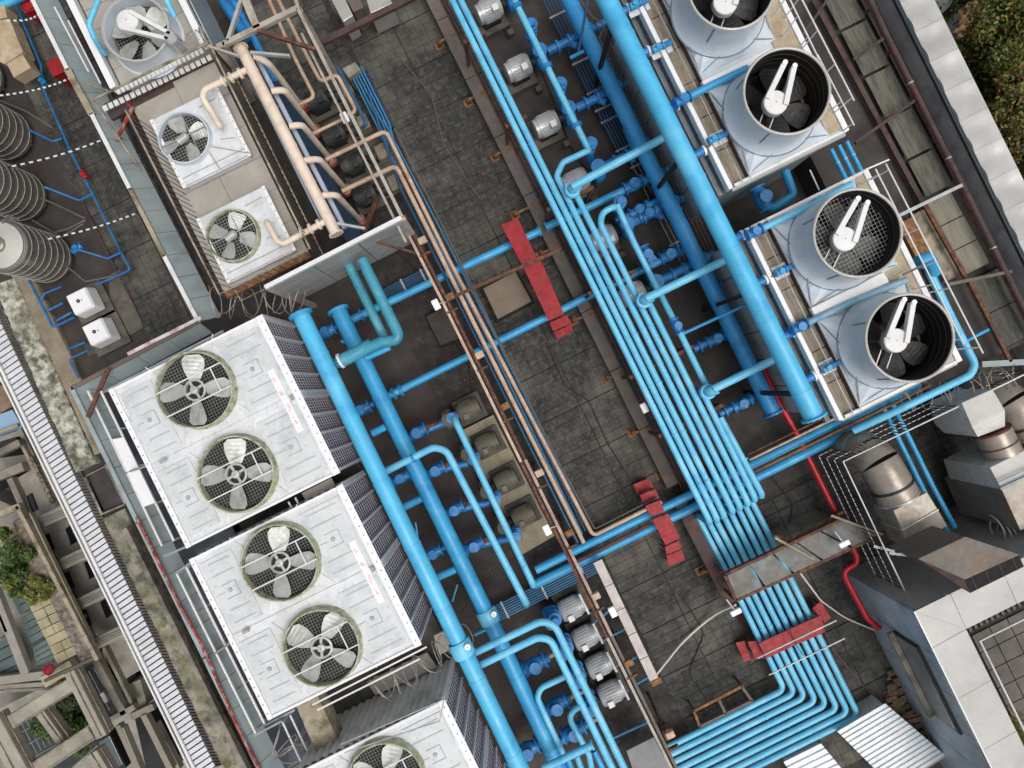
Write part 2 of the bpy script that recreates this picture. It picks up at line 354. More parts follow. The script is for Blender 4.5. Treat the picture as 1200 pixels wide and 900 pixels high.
# low curb and oxide channel beside the pipe rack
cx = (W(509, 0, .3).x+W(783, 560, .3).x)/2
cu = MB()
for i in range(10):
    y0 = -3.75+i*1.5; cu.box(cx-.15, cx+.13, y0+.006, y0+1.494, -.01, .3)
curb = obj('roof_curb', cu, m_beam, None, 'long low grey curb running the length of the roof beside the bundled blue pipes', 'curb', bevel=.015)
b = MB().box(cx+.14, cx+.46, -4.2, 11, 0, .14); b.box(cx+.14, cx+.17, -4.2, 11, .14, .24); b.box(cx+.43, cx+.46, -4.2, 11, .14, .24)
ch = obj('cable_channel', b, m_purp, None, 'oxide brown steel cable channel between the grey curb and the blue pipe bundle', 'cable channel')
for i in range(15): obj('channel_cover', MB().box(cx+.175, cx+.425, -4.2+i*1.0+.01, -3.23+i*1.0, .142, .165+.01*(i % 3)), m_purp, ch, bevel=.004)
b = MB()
for k in range(3): b.tube([(cx+.2+.07*k, -4.2, .19), (cx+.2+.07*k+.02, 1, .20), (cx+.2+.07*k, 11, .19)], .012, 6)
obj('cables', b, m_black, ch)
# brackets that carry the curb rail, with rust round their feet
bk = [(515, 53), (549, 120), (580, 184), (604, 252), (634, 298), (672, 376), (712, 443), (741, 507), (773, 556), (821, 669)]
where = ['nearest the top edge', 'second from the top edge', 'third from the top edge', 'above the end of the long red step', 'beside the middle of the long red step', 'below the end of the long red step', 'on the paving halfway between two red steps', 'above the small red step', 'beside the small red step', 'past the small red step by the panel bridge']
for i, (x, y) in enumerate(bk):
    p = W(x, y, .05); t = thing('rusty_bracket', 'rusty foot bracket on the grey curb, '+where[i], 'bracket', (p.x, p.y, .0), 'rusty brackets along the curb')
    obj('foot_plate', MB().box(p.x-.11, p.x+.09, p.y-.1, p.y+.1, .012, .035), m_rusto, t, bevel=.004)
    obj('upright', MB().box(p.x-.04, p.x+.04, p.y-.05, p.y+.05, .035, .2), m_rust, t, bevel=.004)
    obj('strut', MB().bar((p.x, p.y, .18), (cx+.1, p.y-.05, .33), .05, .02), m_rusto, t)
# right margin: roof parapet with bright coping, render wall, corrugated roofing
px0 = W(1054, 0, 1.7).x; px1 = W(1095, 0, 1.7).x
wall = thing('parapet_wall', 'grey rendered parapet topped with bright silver metal coping along the right edge', 'parapet wall', (px0, 0, 0))
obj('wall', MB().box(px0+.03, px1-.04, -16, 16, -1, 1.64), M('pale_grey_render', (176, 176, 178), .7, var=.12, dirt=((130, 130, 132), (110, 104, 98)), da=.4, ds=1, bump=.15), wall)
cope = MB(); PITCH = .97*.72
yy = W(1090, 29, 1.7).y
for i in range(-18, 24):
    y1 = yy-i*PITCH; c = MB(); y0 = y1-PITCH+.003
    zc = 1.7
    # slightly dished sheet
    nx_, ny_ = 8, 8; vs = []
    for a in range(nx_+1):
        for q in range(ny_+1):
            u, v_ = a/nx_, q/ny_
            vs.append((px0+(px1-px0)*u, y0+(y1-.0-y0)*v_, zc-.05*math.sin(math.pi*u)*math.sin(math.pi*v_)+.03*math.sin(2*math.pi*v_)*(1-u)))
    fs = [(a*(ny_+1)+q, (a+1)*(ny_+1)+q, (a+1)*(ny_+1)+q+1, a*(ny_+1)+q+1) for a in range(nx_) for q in range(ny_)]
    c.add(vs, fs, True)
    c.box(px0, px1, y0, y0+.01, zc-.06, zc+.006); c.box(px0-.004, px0+.0, y0, y1, zc-.12, zc); c.box(px1, px1+.004, y0, y1, zc-.12, zc)
    obj('coping_panel', c, m_cope, wall)
obj('gasket', MB().box(px0-.055, px0-.008, -16, 16, 1.58, 1.66), M('dark_green_gasket', (38, 58, 60), .5), wall)
# pipe along that wall
pipe('wall_pipe', 'long dark rusty pipe with pale collars along the foot of the right parapet', [(1016, -8, 1.4), (1038, 40, 1.4), (1127, 216, 1.4), (1184, 330, 1.4), (1215, 392, 1.4)], 7, m_purp, rings=1.4, rmat=m_steel)
pipe('wall_pipe', 'thin rusty pipe running just inside the long dark pipe by the parapet', [(1010, -8, 1.2), (1100, 172, 1.2), (1178, 328, 1.2), (1215, 402, 1.2)], 3.2, m_rust)
def roofing(name, label, quads, z, mat=m_polyc, group='corrugated roofing sheets beside the parapet'):
    t = thing(name, label, 'roofing', W(*quads[0][0], 0), group)
    for q in quads:
        P = [W(x, y, z) for x, y in q]; c = MB(); n = 14
        for k in range(n):
            u0, u1, um_ = k/n, (k+1)/n, (k+.5)/n
            a0 = P[0].lerp(P[1], u0); a1 = P[0].lerp(P[1], um_); a2 = P[0].lerp(P[1], u1)
            b0 = P[3].lerp(P[2], u0); b1 = P[3].lerp(P[2], um_); b2 = P[3].lerp(P[2], u1); h = Vector((0, 0, .03))
            c.add([a0, a1+h, a2, b0, b1+h, b2], [(0, 1, 4, 3), (1, 2, 5, 4)])
        obj('corrugated_sheet', c, mat, t)
    return t
def strip(p0, p1, wpx, cuts):   # along-quads from p0 to p1, wpx across to the right
    out = []; dx, dy = .8965*wpx, -.443*wpx
    for a, b_ in zip(cuts, cuts[1:]):
        A = (p0[0]+(p1[0]-p0[0])*(a+.006), p0[1]+(p1[1]-p0[1])*(a+.006)); B = (p0[0]+(p1[0]-p0[0])*(b_-.006), p0[1]+(p1[1]-p0[1])*(b_-.006))
        out.append([A, (A[0]+dx, A[1]+dy), (B[0]+dx, B[1]+dy), B])
    return out
roofing('corrugated_roofing', 'olive grey corrugated sheets in a long row from the top edge, beside the tower walkway', strip((960, -12), (1086, 232), 33, [0, .2, .42, .62, .82, 1]), 1.03)
roofing('corrugated_roofing', 'darker corrugated sheets between the olive row and the long rusty wall pipe', strip((993, -30), (1120, 214), 26, [0, .18, .38, .6, .8, 1]), 1.0, M('dark_corrugated_roofing', (96, 95, 88), .7, var=.3, dirt=((60, 60, 58), (120, 116, 100)), da=.45, ds=1.5, bump=.2, streak=(6, .7, 1)))
roofing('corrugated_roofing', 'pale square corrugated sheets set just below the bright cross rail', strip((1086, 238), (1132, 322), 31, [0, .33, .67, 1]), 1.05, M('pale_corrugated_roofing', (164, 160, 144), .7, var=.2, dirt=(124, 120, 104), da=.4, ds=1.5, bump=.2, streak=(6, .7, 1)))
roofing('corrugated_roofing', 'dark corrugated sheets at the foot of the parapet, below the pale square sheets', strip((1136, 330), (1176, 408), 48, [0, .5, 1]), 1.0, M('dark_corrugated_roofing'))
solid('concrete_plank', 'pale stained concrete plank lying beside the pale square corrugated sheets', 'plank', [(1070, 251), (1085, 244), (1125, 322), (1109, 330)], .9, 1.04, m_tan)
for i, (a, b_, w_, lb, mt) in enumerate([((1030, 264, 1.5), (1127, 217, 1.5), 4, 'bright steel cross rail from the tower walkway to the parapet', m_steel), ((1108, 334, 1.4), (1185, 318, 1.4), 4, 'dull steel cross rail near the lower corner of the parapet walk', m_beam),
        ((1002, 168, 1.35), (1077, 114, 1.35), 3.5, 'dark slanting cross rail between two rows of corrugated sheets', m_purp), ((1000, 70, 1.35), (1040, 42, 1.35), 3.5, 'short dark cross rail near the top of the corrugated roofing', m_purp),
        ((1082, 238, 1.2), (1134, 330, 1.2), 5, 'rust brown beam running beside the pale concrete plank', m_rust), ((1136, 330, 1.2), (1184, 424, 1.2), 4.5, 'rust brown beam in the dark lower part of the parapet walk', m_rust),
        ((953, 0, 1.05), (1084, 244, 1.05), 6, 'rust red beam edging the olive corrugated row', m_purp), ((1150, 427, 1.2), (1205, 424, 1.2), 7, 'blue grey steel beam at the lower right of the parapet walk', m_sheet), ((940, 42, 1.3), (975, -8, 1.3), 3, 'dark slanting bar by the top corner of the upper tower', m_purp)]):
    barobj('steel_rail' if 'rail' in lb else 'steel_beam', lb, 'beam', a, b_, w_, .07, mt)
# white dirt crust patches on the walkway floor are part of the screed material
struct('parapet_walk', MB().box(8.15, px0+.03, -4.2, 16, .0, .9), m_slab)
# trees and street beyond the parapet
def tree(px, py, z, R, seed, label, mats, n=1500):
    rnd = random.Random(seed); c = W(px, py, z); t = thing('street_tree', label, 'tree', (c.x, c.y, -22), 'trees beyond the parapet')
    obj('trunk', MB().tube([(c.x, c.y, -22), (c.x+.2, c.y-.1, (z-22)/2), (c.x, c.y, z+.5)], [.35, .28, .12], 8), m_bark, t)
    bl = MB()
    for k in range(7):
        a = k*.9+rnd.random(); bl.tube([(c.x, c.y, z-2.5+.3*k), (c.x+R*.5*math.cos(a), c.y+R*.5*math.sin(a), z-1.2+.2*k), (c.x+R*.85*math.cos(a), c.y+R*.85*math.sin(a), z+.2)], [.12, .07, .03], 5)
    obj('limbs', bl, m_bark, t)
    clumps = [(rnd.gauss(0, R*.45), rnd.gauss(0, R*.45), rnd.uniform(-1.5, 1.2), rnd.uniform(.35, .95)) for _ in range(34)]
    for mi, mt in enumerate(mats):
        lb = MB()
        for k in range(n//len(mats)):
            q = clumps[rnd.randrange(mi, len(clumps), 1) if mi < 1 else rnd.randrange(0, len(clumps)-mi*4)]; 
            u = Vector((rnd.gauss(0, 1), rnd.gauss(0, 1), rnd.gauss(0, .8))).normalized()*q[3]*rnd.uniform(.6, 1.1)
            p = Vector((c.x+q[0], c.y+q[1], z+q[2]))+u; s_ = rnd.uniform(.06, .13)
            a = Vector((rnd.gauss(0, 1), rnd.gauss(0, 1), rnd.gauss(0, .6))).normalized(); b_ = a.cross(Vector((rnd.gauss(0, 1), rnd.gauss(0, 1), 1))).normalized()
            lb.add([p-a*s_, p-b_*s_*.6, p+a*s_, p+b_*s_*.6], [(0, 1, 2, 3)])
        obj('crown', lb, mt, t)
tree(1188, 40, -14, 1.9, 1, 'green and yellow tree at the top right corner', m_leafs[:3]+[m_leafs[4]], 16000)
tree(1165, 92, -15, 1.3, 2, 'bright green tree leaning out closest to the silver coping', m_leafs[:3], 9000)
tree(1198, 130, -14, 1.6, 3, 'rust and green tree below the yellowish corner tree', [m_leafs[3], m_leafs[0], m_leafs[2]], 12000)
tree(1218, 225, -14, 2.4, 4, 'dull olive tree lowest of those past the coping', [m_leafs[2], m_leafs[1], m_leafs[3]], 12000)
tree(1150, -20, -15, 1.0, 5, 'small dark tree cut by the top edge above the others', [m_leafs[1], m_leafs[0]], 1500)
bb = MB()
rg = random.Random(5)
for k in range(1500):
    p = W(rg.uniform(1120, 1230), rg.uniform(0, 300), -21.6+rg.random()*.9); s_ = rg.uniform(.12, .3)
    bb.add([p+Vector((-s_, 0, 0)), p+Vector((0, -s_*.7, .1)), p+Vector((s_, 0, 0)), p+Vector((0, s_*.7, .12))], [(0, 1, 2, 3)])
obj('fallen_leaves', bb, m_leafs[3], None, kind='stuff')
struct('street_verge', MB().box(W(1135, 0, -21.9).x, 60, -40, 40, -21.99, -21.9), M('verge_soil', (92, 86, 66), .95, var=.3, dirt=((70, 84, 44), (120, 100, 70)), da=.5, ds=.3, bump=.6, bs=3))
# ================================================================ four fan chillers
def blade_mesh(n, r0, r1, w0, w1, mat, tilt=.35, thick=.012):
    vs = []; fs = []; K = 6
    for i in range(K+1):
        u = i/K; r = r0+(r1-r0)*u; w = (w0+(w1-w0)*math.sin(min(1, u*1.4)*math.pi/2))*(1 if u < .85 else 1-.35*(u-.85)/.15); tl = tilt*(1.3-.6*u)
        for s_ in (-1, 1):
            for h in (0, thick): vs.append((r, s_*w/2*math.cos(tl)+.0, s_*w/2*math.sin(tl)+h))
    for i in range(K):
        o = i*4; q = o+4
        fs += [(o, q, q+2, o+2), (o+1, o+3, q+3, q+1), (o, o+1, q+1, q), (o+2, q+2, q+3, o+3)]
    fs += [(0, 2, 3, 1), (K*4, K*4+1, K*4+3, K*4+2)]
    return MB().add(vs, fs, False).mesh('blade', mat)
BL1 = blade_mesh(4, .2, .68, .2, .4, m_blade)
def wire_disc(c, R, step, t, ring_t=None, skip=None):
    b = MB(); k = int(R/step); x, y, z = c
    for i in range(-k, k+1):
        d = i*step; h = math.sqrt(max(0, R*R-d*d))
        b.box(x+d-t/2, x+d+t/2, y-h, y+h, z, z+t); b.box(x-h, x+h, y+d-t/2, y+d+t/2, z+t*.4, z+t*1.4)
    return b
def big_fan(par, x, y, z, R, nb, rot, ringmat, grid=True):
    """axial fan in a collar whose lip is at height z"""
    rg_ = obj('fan_collar', MB().lathe((x, y, z-.2), [(R*1.05, 0), (R*1.01, .06), (R*1.01, .2), (R*.97, .205), (R*.955, .1), (R*.95, .02)], 48), ringmat, par)
    obj('collar_lip', MB().tube([(x+R*.985*math.cos(a), y+R*.985*math.sin(a), z) for a in [k*math.pi/24 for k in range(48)]], .016, 6, closed=True), ringmat, rg_)
    obj('fan_well_shade_disc', MB().lathe((x, y, z-.155), [(R*.955, 0), (.01, 0)], 40), m_dark, par)  # black disc at deck level stands in for the shaded depth below
    if grid: obj('wire_guard', wire_disc((x, y, z-.148), R*.94, .058, .0045), m_grid, par)
    fan = obj('fan_hub', MB().lathe((x, y, z-.1), [(.165, .0), (.2, 0), (.21, .02), (.21, .06), (.175, .065), (.165, .03), (.165, 0)], 28), m_blade, par)
    hb = MB().lathe((x, y, z-.1), [(.075, 0), (.075, .1), (.01, .11)], 16)
    for k in range(4): a = rot+.5+k*math.pi/2; hb.bar((x+.07*math.cos(a), y+.07*math.sin(a), z-.05), (x+.19*math.cos(a), y+.19*math.sin(a), z-.05), .05, .03)
    obj('hub_spokes', hb, m_blade, fan)
    obj('hub_void_disc', MB().lathe((x, y, z-.112), [(.2, 0), (.01, .001)], 24), m_black, fan)  # black disc painted in for the dark openings between the spokes
    for k in range(nb):
        inst(BL1, 'fan_blade', (x, y, z-.085), fan, (0, 0, rot+k*2*math.pi/nb), (R/.74, R/.74, 1))
    sb = MB()
    for s_ in (-1, 1): sb.box(x-R*.93, x+R*.93, y+s_*.24-.011, y+s_*.24+.011, z+.0, z+.02)
    sb.box(x+R*.62, x+R*.65, y-.24, y+.24, z+.0, z+.018)
    obj('fan_support_bars', sb, m_whitep, par)
def mk_louver():
    b = MB(); n = 13; w = .37   # local: x outward, y along, z up ; height set by scale
    for k in range(6): y = -w/2+w*(k+.5)/6; b.box(0, .012, y-.0045, y+.0045, 0, 1)
    for k in range(11): z = (k+.5)/11; b.box(.0, .013, -w/2, w/2, z-.006, z+.006)
    return b.mesh('louver_panel', m_louvf)
LV = mk_louver()
UH = 2.9; ZB = .75
m_cover = M('cover_panel_gelcoat', (202, 207, 209), .4, var=.08, dirt=((172, 180, 182), (208, 208, 204), (150, 146, 134, .26, 4)), da=.45, ds=1.6, bump=.05)
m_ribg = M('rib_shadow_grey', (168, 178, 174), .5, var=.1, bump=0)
def chiller(label, x0, x1, y0, y1, fans, rots, txt=True):
    cx_, cy = (x0+x1)/2, (y0+y1)/2
    t = thing('cooling_unit', label, 'cooling unit', (cx_, cy, ZB), 'white twin fan cooling units in a row')
    obj('cabinet', MB().box(x0, x1-.05, y0, y1, ZB+.2, UH-.05), m_corr, t)
    obj('base_frame', MB().box(x0-.02, x1-.02, y0-.02, y1+.02, ZB, ZB+.2), m_beam, t, bevel=.01)
    top = obj('top_deck', MB().box(x0-.015, x1+.0, y0-.015, y1+.015, UH-.05, UH), m_white, t, bevel=.012)
    for (a0, a1, c0, c1) in ((x0-.03, x0+.075, y0-.03, y1+.03), (x1-.13, x1+.02, y0-.03, y1+.03)):
        obj('edge_trim', MB().box(a0, a1, c0, c1, UH+.001, UH+.035), m_edge, t, bevel=.01)
    for c0, c1 in ((y0-.025, y0+.03), (y1-.03, y1+.025)): obj('edge_trim', MB().box(x0+.08, x1-.135, c0, c1, UH+.001, UH+.03), m_edge, t, bevel=.008)
    # raised cover panels with stamped lines, two per fan on the left and right of the fans
    half = (y1-y0)/2
    for k in (0, 1):
        ya, yb = y0+half*k+.06, y0+half*(k+1)-.06
        for (a0, a1) in ((x0+.12, x0+.78), (x1-1.02, x1-.17)):
            p = obj('cover_panel', MB().box(a0, a1, ya+.08, yb-.08, UH+.001, UH+.02), m_cover, t, bevel=.005)
            lines = MB(); mx = (a0+a1)/2; my = (ya+yb)/2; z = UH+.022; s_ = .14
            for (u0, v0, u1, v1) in ((mx-s_, my-s_, mx+s_, my-s_), (mx-s_, my+s_, mx+s_, my+s_), (mx+s_, my-s_, mx+s_, my+s_)):
                lines.bar((u0, v0, z), (u1, v1, z), .014, .012)
            lines.bar((mx-s_, my, z), (a0+.05, my, z), .012, .012)
            obj('stamped_frame', lines, m_steel, p)
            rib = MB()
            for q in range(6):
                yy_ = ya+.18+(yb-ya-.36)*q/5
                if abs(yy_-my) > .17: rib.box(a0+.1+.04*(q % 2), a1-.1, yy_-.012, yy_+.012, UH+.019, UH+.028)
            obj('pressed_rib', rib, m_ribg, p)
            obj('panel_dimple', MB().lathe((mx-.02, my, UH+.018), [(.05, 0), (.035, .02)], 10, capt=True), m_steel, p)
    db = MB()
    for (fx, fy) in fans:
        for sx in (-1, 1):
            for sy in (-1, 1): db.bar((fx+sx*.56, fy+sy*.56, UH+.02), (fx+sx*.72, fy+sy*.84, UH+.008), .02, .015)
    obj('crease_ribs', db, m_white, t)
    obj('joint_strip', MB().box(x0+.08, x1-.14, cy-.05, cy+.05, UH+.001, UH+.022), m_white, t, bevel=.005)
    sc_ = MB()
    for i in range(18):
        for xx in (x0+.02, x1-.05): sc_.lathe((xx, y0+.1+(y1-y0-.2)*i/17, UH+.034), [(.014, 0), (.014, .012)], 6, capt=True)
    obj('screw_heads', sc_, m_grid, t)
    for i, (fx, fy) in enumerate(fans): big_fan(t, fx, fy, UH+.2, .73, 4, rots[i], m_greenr)
    # louvred right side
    obj('louver_backing', MB().box(x1-.06, x1-.045, y0+.02, y1-.02, ZB+.22, UH-.06), m_louv, t)
    L = y1-y0; ml = (L-.2)/2
    for k in (0, 1):
        for q in range(4):
            yc = y0+.04+(ml+.12)*k+ml*(q+.5)/4
            inst(LV, 'louver_panel', (x1-.05, yc, ZB+.26), t, None, (1, ml/4*.93/.37, UH-ZB-.34))
    for k in (0, 1):
        for q in range(5):
            yc = y0+.04+(ml+.12)*k+ml*q/4
            obj('louver_frame', MB().box(x1-.045, x1+.012, yc-.02, yc+.02, ZB+.2, UH-.052), m_edge, t)
    obj('centre_post', MB().box(x1-.04, x1+.005, cy-.055, cy+.055, ZB+.2, UH-.052), m_whitep, t, bevel=.005)
    obj('junction_box', MB().box(x1-.2, x1-.14, cy-.05, cy+.05, UH+.03, UH+.09), m_grid, t, bevel=.008)
    # ribbed end sheet
    e = MB(); n = 18
    for k in range(n):
        u0 = x0+(x1-.06-x0)*k/n; u1 = x0+(x1-.06-x0)*(k+1)/n; um_ = (u0+u1)/2
        e.add([(u0, y1, ZB+.2), (um_-.03, y1+.05, ZB+.2), (um_+.03, y1+.05, ZB+.2), (u1, y1, ZB+.2), (u0, y1, UH-.052), (um_-.03, y1+.05, UH-.052), (um_+.03, y1+.05, UH-.052), (u1, y1, UH-.052)], [(0, 1, 5, 4), (1, 2, 6, 5), (2, 3, 7, 6)])
    obj('ribbed_end_sheet', e, m_corr, t)
    obj('corner_post', MB().box(x1-.06, x1+.0, y1-.02, y1+.055, ZB+.2, UH-.052), m_whitep, t, bevel=.01)
    if txt:
        s_ = MB().box(x1-.38, x1-.24, cy-.66, cy+.66, UH+.024, UH+.034)
        o = obj('label_strip', s_, m_edge, t); g = MB(); rr = random.Random(3)
        for k in range(4):
            yc = cy+.42-k*.28
            for q in range(4):
                dx = rr.uniform(-.035, .035); dy = rr.uniform(-.07, .07)
                if rr.random() < .5: g.box(x1-.31+dx-.02, x1-.31+dx+.02, yc+dy-.006, yc+dy+.006, UH+.034, UH+.036)
                else: g.box(x1-.31+dx-.005, x1-.31+dx+.005, yc+dy-.04, yc+dy+.04, UH+.036, UH+.038)
        obj('faded_lettering', g, m_pink, o)
    return t
def unit_rect(q):
    c = [W(x, y, UH) for x, y in q]
    return (c[0].x+c[3].x)/2, (c[1].x+c[2].x)/2, (c[2].y+c[3].y)/2, (c[0].y+c[1].y)/2
q1 = unit_rect([(131, 458), (307, 370), (398, 553), (219, 640)]); q2 = unit_rect([(226, 656), (401, 568), (493, 754), (314, 842)])
f = lambda *a: [tuple(W(x, y, UH+.2)[:2]) for x, y in a]
chiller('upper of the two full white cooling units, nearest the grey sheet screen corner', *q1, f((227, 457), (275.5, 556)), (1.2, 1.17))
chiller('lower full white cooling unit, with the bottom fan turned at a slant', *q2, f((327, 660), (376, 760)), (1.17, .68))
x1_, y1_ = W(521, 821, UH).x, W(521, 821, UH).y
w_, l_ = q2[1]-q2[0], q2[3]-q2[2]
fo = W(452, 916, UH+.2); fo2 = (fo.x, fo.y-1.8)
chiller('white cooling unit cut off by the bottom edge, its ribbed end sheet in view', x1_-w_, x1_, y1_-l_, y1_, [(fo.x, fo.y), fo2], (.9, .2), txt=False)
# handrail frame fixed over the third unit
rl = MB(); z = UH+.45
pts = [(372, 893), (397, 873), (436, 862), (520, 822)]
P = [W(x, y, z) for x, y in pts]
rl.tube([W(400, 872, z), W(519, 820, z)], .012, 6); rl.tube([W(404, 882, z-.05), W(515, 845, z-.05), W(520, 822, z)], .012, 6)
obj('safety_bar', rl, m_steel, None, 'thin bent steel safety bar over the bottom edge cooling unit', 'safety bar')
# plate and planks between the units
solid('steel_plate', 'tan steel plate bridging the gap between the two full cooling units', 'plate', [(353, 578), (388, 560), (394, 571), (359, 588)], UH-.5, UH-.46, m_deck)
for i, (a, b_) in enumerate([((338, 588), (343, 597)), ((346, 583), (351, 593))]): barobj('gap_strut', ('left' if i == 0 else 'right')+' one of two thin white struts beside the tan plate between the units', 'strut', (*a, UH-.3), (*b_, UH-.3), 2, .03, m_whitep)
# walkway platform under and left of the chillers
fx0, fx1, fy0, fy1 = W(131, 470, 0).x-1.0, q1[1]-.1, -9.6, q1[3]+.35
struct('unit_plinth', MB().box(q1[0]+.1, q1[1]-.15, -12, q1[3]-.05, 0, ZB-.003), m_concd)
deckp = obj('catwalk', MB().box(W(104, 470, .7).x, q1[0]-.08, -11, q1[3]+.1, .62, .7), M('blue_black_catwalk', (52, 60, 68), .4, metal=.3, var=.25, dirt=((92, 104, 112), (30, 34, 38)), da=.45, ds=1.2, bump=.1), None, 'blue black steel catwalk in the gap left of the white cooling units', 'catwalk')
def rail2(label, a, b_, z, d=3.0, posts=5, mat=m_whitep, name='guard_rail', zb=.7):
    A, B = W(*a, z), W(*b_, z); t = obj(name, MB().tube([A, B], m(d, z)/2, 8), mat, None, label, 'guard rail', 'white guard rails left of the cooling units')
    for k in range(posts):
        p = A.lerp(B, (k+.02)/(posts-1+.04)); obj('post', MB().tube([(p.x, p.y, zb), (p.x, p.y, p.z)], .018, 6), mat, t)
rail2('outer white rail beside the upper cooling unit, ending at the pale plate', (103, 458), (190, 640), 1.75)
rail2('inner white rail beside the upper cooling unit', (118, 458), (204, 634), 1.95)
rail2('outer white rail beside the lower cooling unit', (207, 672), (300, 860), 1.75)
rail2('inner white rail beside the lower cooling unit', (218, 664), (310, 848), 1.95)
solid('cover_plate', 'long pale plate laid over the two white rails beside the upper unit', 'plate', [(131, 515), (145, 512), (182, 589), (168, 594)], 1.99, 2.01, m_edge)
for i, (a, b_, z) in enumerate([((148, 554), (195, 538), 2.9), ((252, 766), (292, 738), 2.9)]):
    t = obj('bracing_arm', MB().tube([W(*a, 1.9), W(*b_, 3.0)], .022, 8), m_steel, None, ['grey arm reaching from the rails onto the middle of the upper cooling unit', 'grey arm reaching from the rails onto the middle of the lower cooling unit'][i], 'arm')
    obj('clamp', MB().box(W(*b_, 3.0).x-.14, W(*b_, 3.0).x-.02, W(*b_, 3.0).y-.03, W(*b_, 3.0).y+.03, 2.955, 3.02), m_steel, t)
for i, (a, b_) in enumerate([((192, 652), (220, 640)), ((206, 672), (228, 656)), ((298, 862), (330, 845)), ((310, 850), (345, 832))]):
    barobj('white_crossbar', ['short white crossbar at the lower corner of the upper unit', 'short white crossbar at the upper corner of the lower unit', 'grey crossbar at the bottom corner of the lower unit, outer one', 'grey crossbar at the bottom corner of the lower unit, inner one'][i], 'crossbar', (*a, 1.95), (*b_, 2.3), 2.5, .03, m_steel)
# grey sheet screen round the equipment yard
scr = thing('sheet_metal_screen', 'blue grey sheet metal screen wall with white top edge left of the equipment', 'screen wall', (*W(85, 455, 0)[:2], 0))
def wallseg(a, b_, zt, zb, th=.05, mat=m_sheet, cap=m_whitep, n=6, par=scr, capw=.09, lean=.3):  # lean tilts the sheets inward, shaped to catch more sky light
    A, B = W(*a, zt), W(*b_, zt); d = (B-A); L = d.length; d.normalize(); nrm = Vector((-d.y, d.x, 0))
    for k in range(n):
        p = A.lerp(B, k/n)+d*.006; q = A.lerp(B, (k+1)/n)-d*.006
        o_ = nrm*th/2
        sl_ = nrm*lean; mb = MB().hexa([(*(p-o_+sl_)[:2], zb), (*(q-o_+sl_)[:2], zb), (*(q+o_+sl_)[:2], zb), (*(p+o_+sl_)[:2], zb)], [(*(p-o_)[:2], zt-.01), (*(q-o_)[:2], zt-.01), (*(q+o_)[:2], zt-.01), (*(p+o_)[:2], zt-.01)])
        obj('wall_sheet', mb, mat, par)
    obj('top_capping', MB().bar(A-d*.02+Vector((0, 0, .015)), B+d*.02+Vector((0, 0, .015)), capw, .045), cap, par, bevel=.006)
wallseg((34, -10), (80, 82), 1.8, 1.4, n=3)
wallseg((80, 82), (108, 134), 1.8, 1.4, n=2, cap=m_tan, capw=.14)
wallseg((108, 134), (153, 222), 1.8, 1.4, n=3)
wallseg((153, 222), (193, 300), 1.8, 1.4, n=3, cap=m_tan)
wallseg((193, 300), (233, 377), 1.8, 1.4, n=3)
wallseg((233, 377), (85, 455), 1.8, 1.4, n=4, cap=m_beam, lean=.2)
wallseg((85, 455), (162, 612), 1.8, 1.4, n=5, cap=m_sheet, lean=.22)
wallseg((162, 612), (240, 770), 1.8, 1.4, n=5, cap=m_sheet, lean=.22)
wallseg((240, 770), (318, 928), 1.8, 1.4, n=5, cap=m_sheet, lean=.22)
pipe('rust_pipe', 'thin red rusted pipe strapped outside the screen wall at lower left', [(160, 606, 1.9), (212, 712, 1.88), (235, 752, 1.9), (275, 845, 1.88), (306, 905, 1.9)], 3.6, M('red_rust', (140, 48, 44), .7, var=.35, vs=6, dirt=((92, 62, 52), (190, 176, 160)), da=.45, ds=4, bump=.3))
barobj('diagonal_brace', 'rusty diagonal brace across the screen wall corner above the first fan', 'brace', (127, 432, 2.0), (103, 489, 1.9), 5, .05, m_rust)
barobj('diagonal_brace', 'long white and rust streaked rail along the screen wall above the first fan', 'rail', (150, 415, 2.0), (236, 372, 2.0), 4, .05, M('white_red_streaked', (206, 200, 196), .6, var=.2, dirt=((140, 48, 44),), da=.5, ds=3))
solid('sheet_offcut', 'thin white sheet lying against the screen wall above the first fan', 'sheet', [(128, 437), (185, 408), (192, 413), (134, 443)], 1.3, 1.34, m_sheetw)
barobj('white_crossbar', 'grey rail between the screen wall and the upper cooling unit', 'rail', (120, 460, 1.7), (262, 388, 1.7), 3, .04, m_steel)
# steel and concrete between unit two and unit three
solid('concrete_beam', 'stained tan concrete beam bridging the two lowest cooling units', 'beam', [(346, 826), (371, 813), (400, 876), (374, 890)], 1.9, 2.35, m_tan)
for i, (q, z) in enumerate([([(430, 800), (500, 765), (512, 782), (440, 815)], 1.2), ([(508, 745), (530, 735), (540, 755), (515, 768)], 1.3), ([(352, 840), (375, 828), (384, 842), (360, 855)], 1.0)]):
    solid('timber_plank', ['wide tan plank in the dark gap above the ribbed sheet', 'short tan plank by the big pipe above the ribbed sheet', 'small tan plank beside the stained beam'][i], 'plank', q, z-.08, z, m_deck)
for i, (a, b_) in enumerate([((372, 832), (492, 772)), ((366, 826), (500, 758))]): barobj('guard_bar', ['lower', 'upper'][i]+' of two thin white bars along the bottom edge of the lower full unit', 'bar', (*a, 2.5), (*b_, 2.5), 2, .025, m_whitep)
pipe('drain_pipe', 'short bright blue drain pipe below the lowest full fan', [(378, 812, 1.6), (388, 836, 1.2)], 11, m_blue)
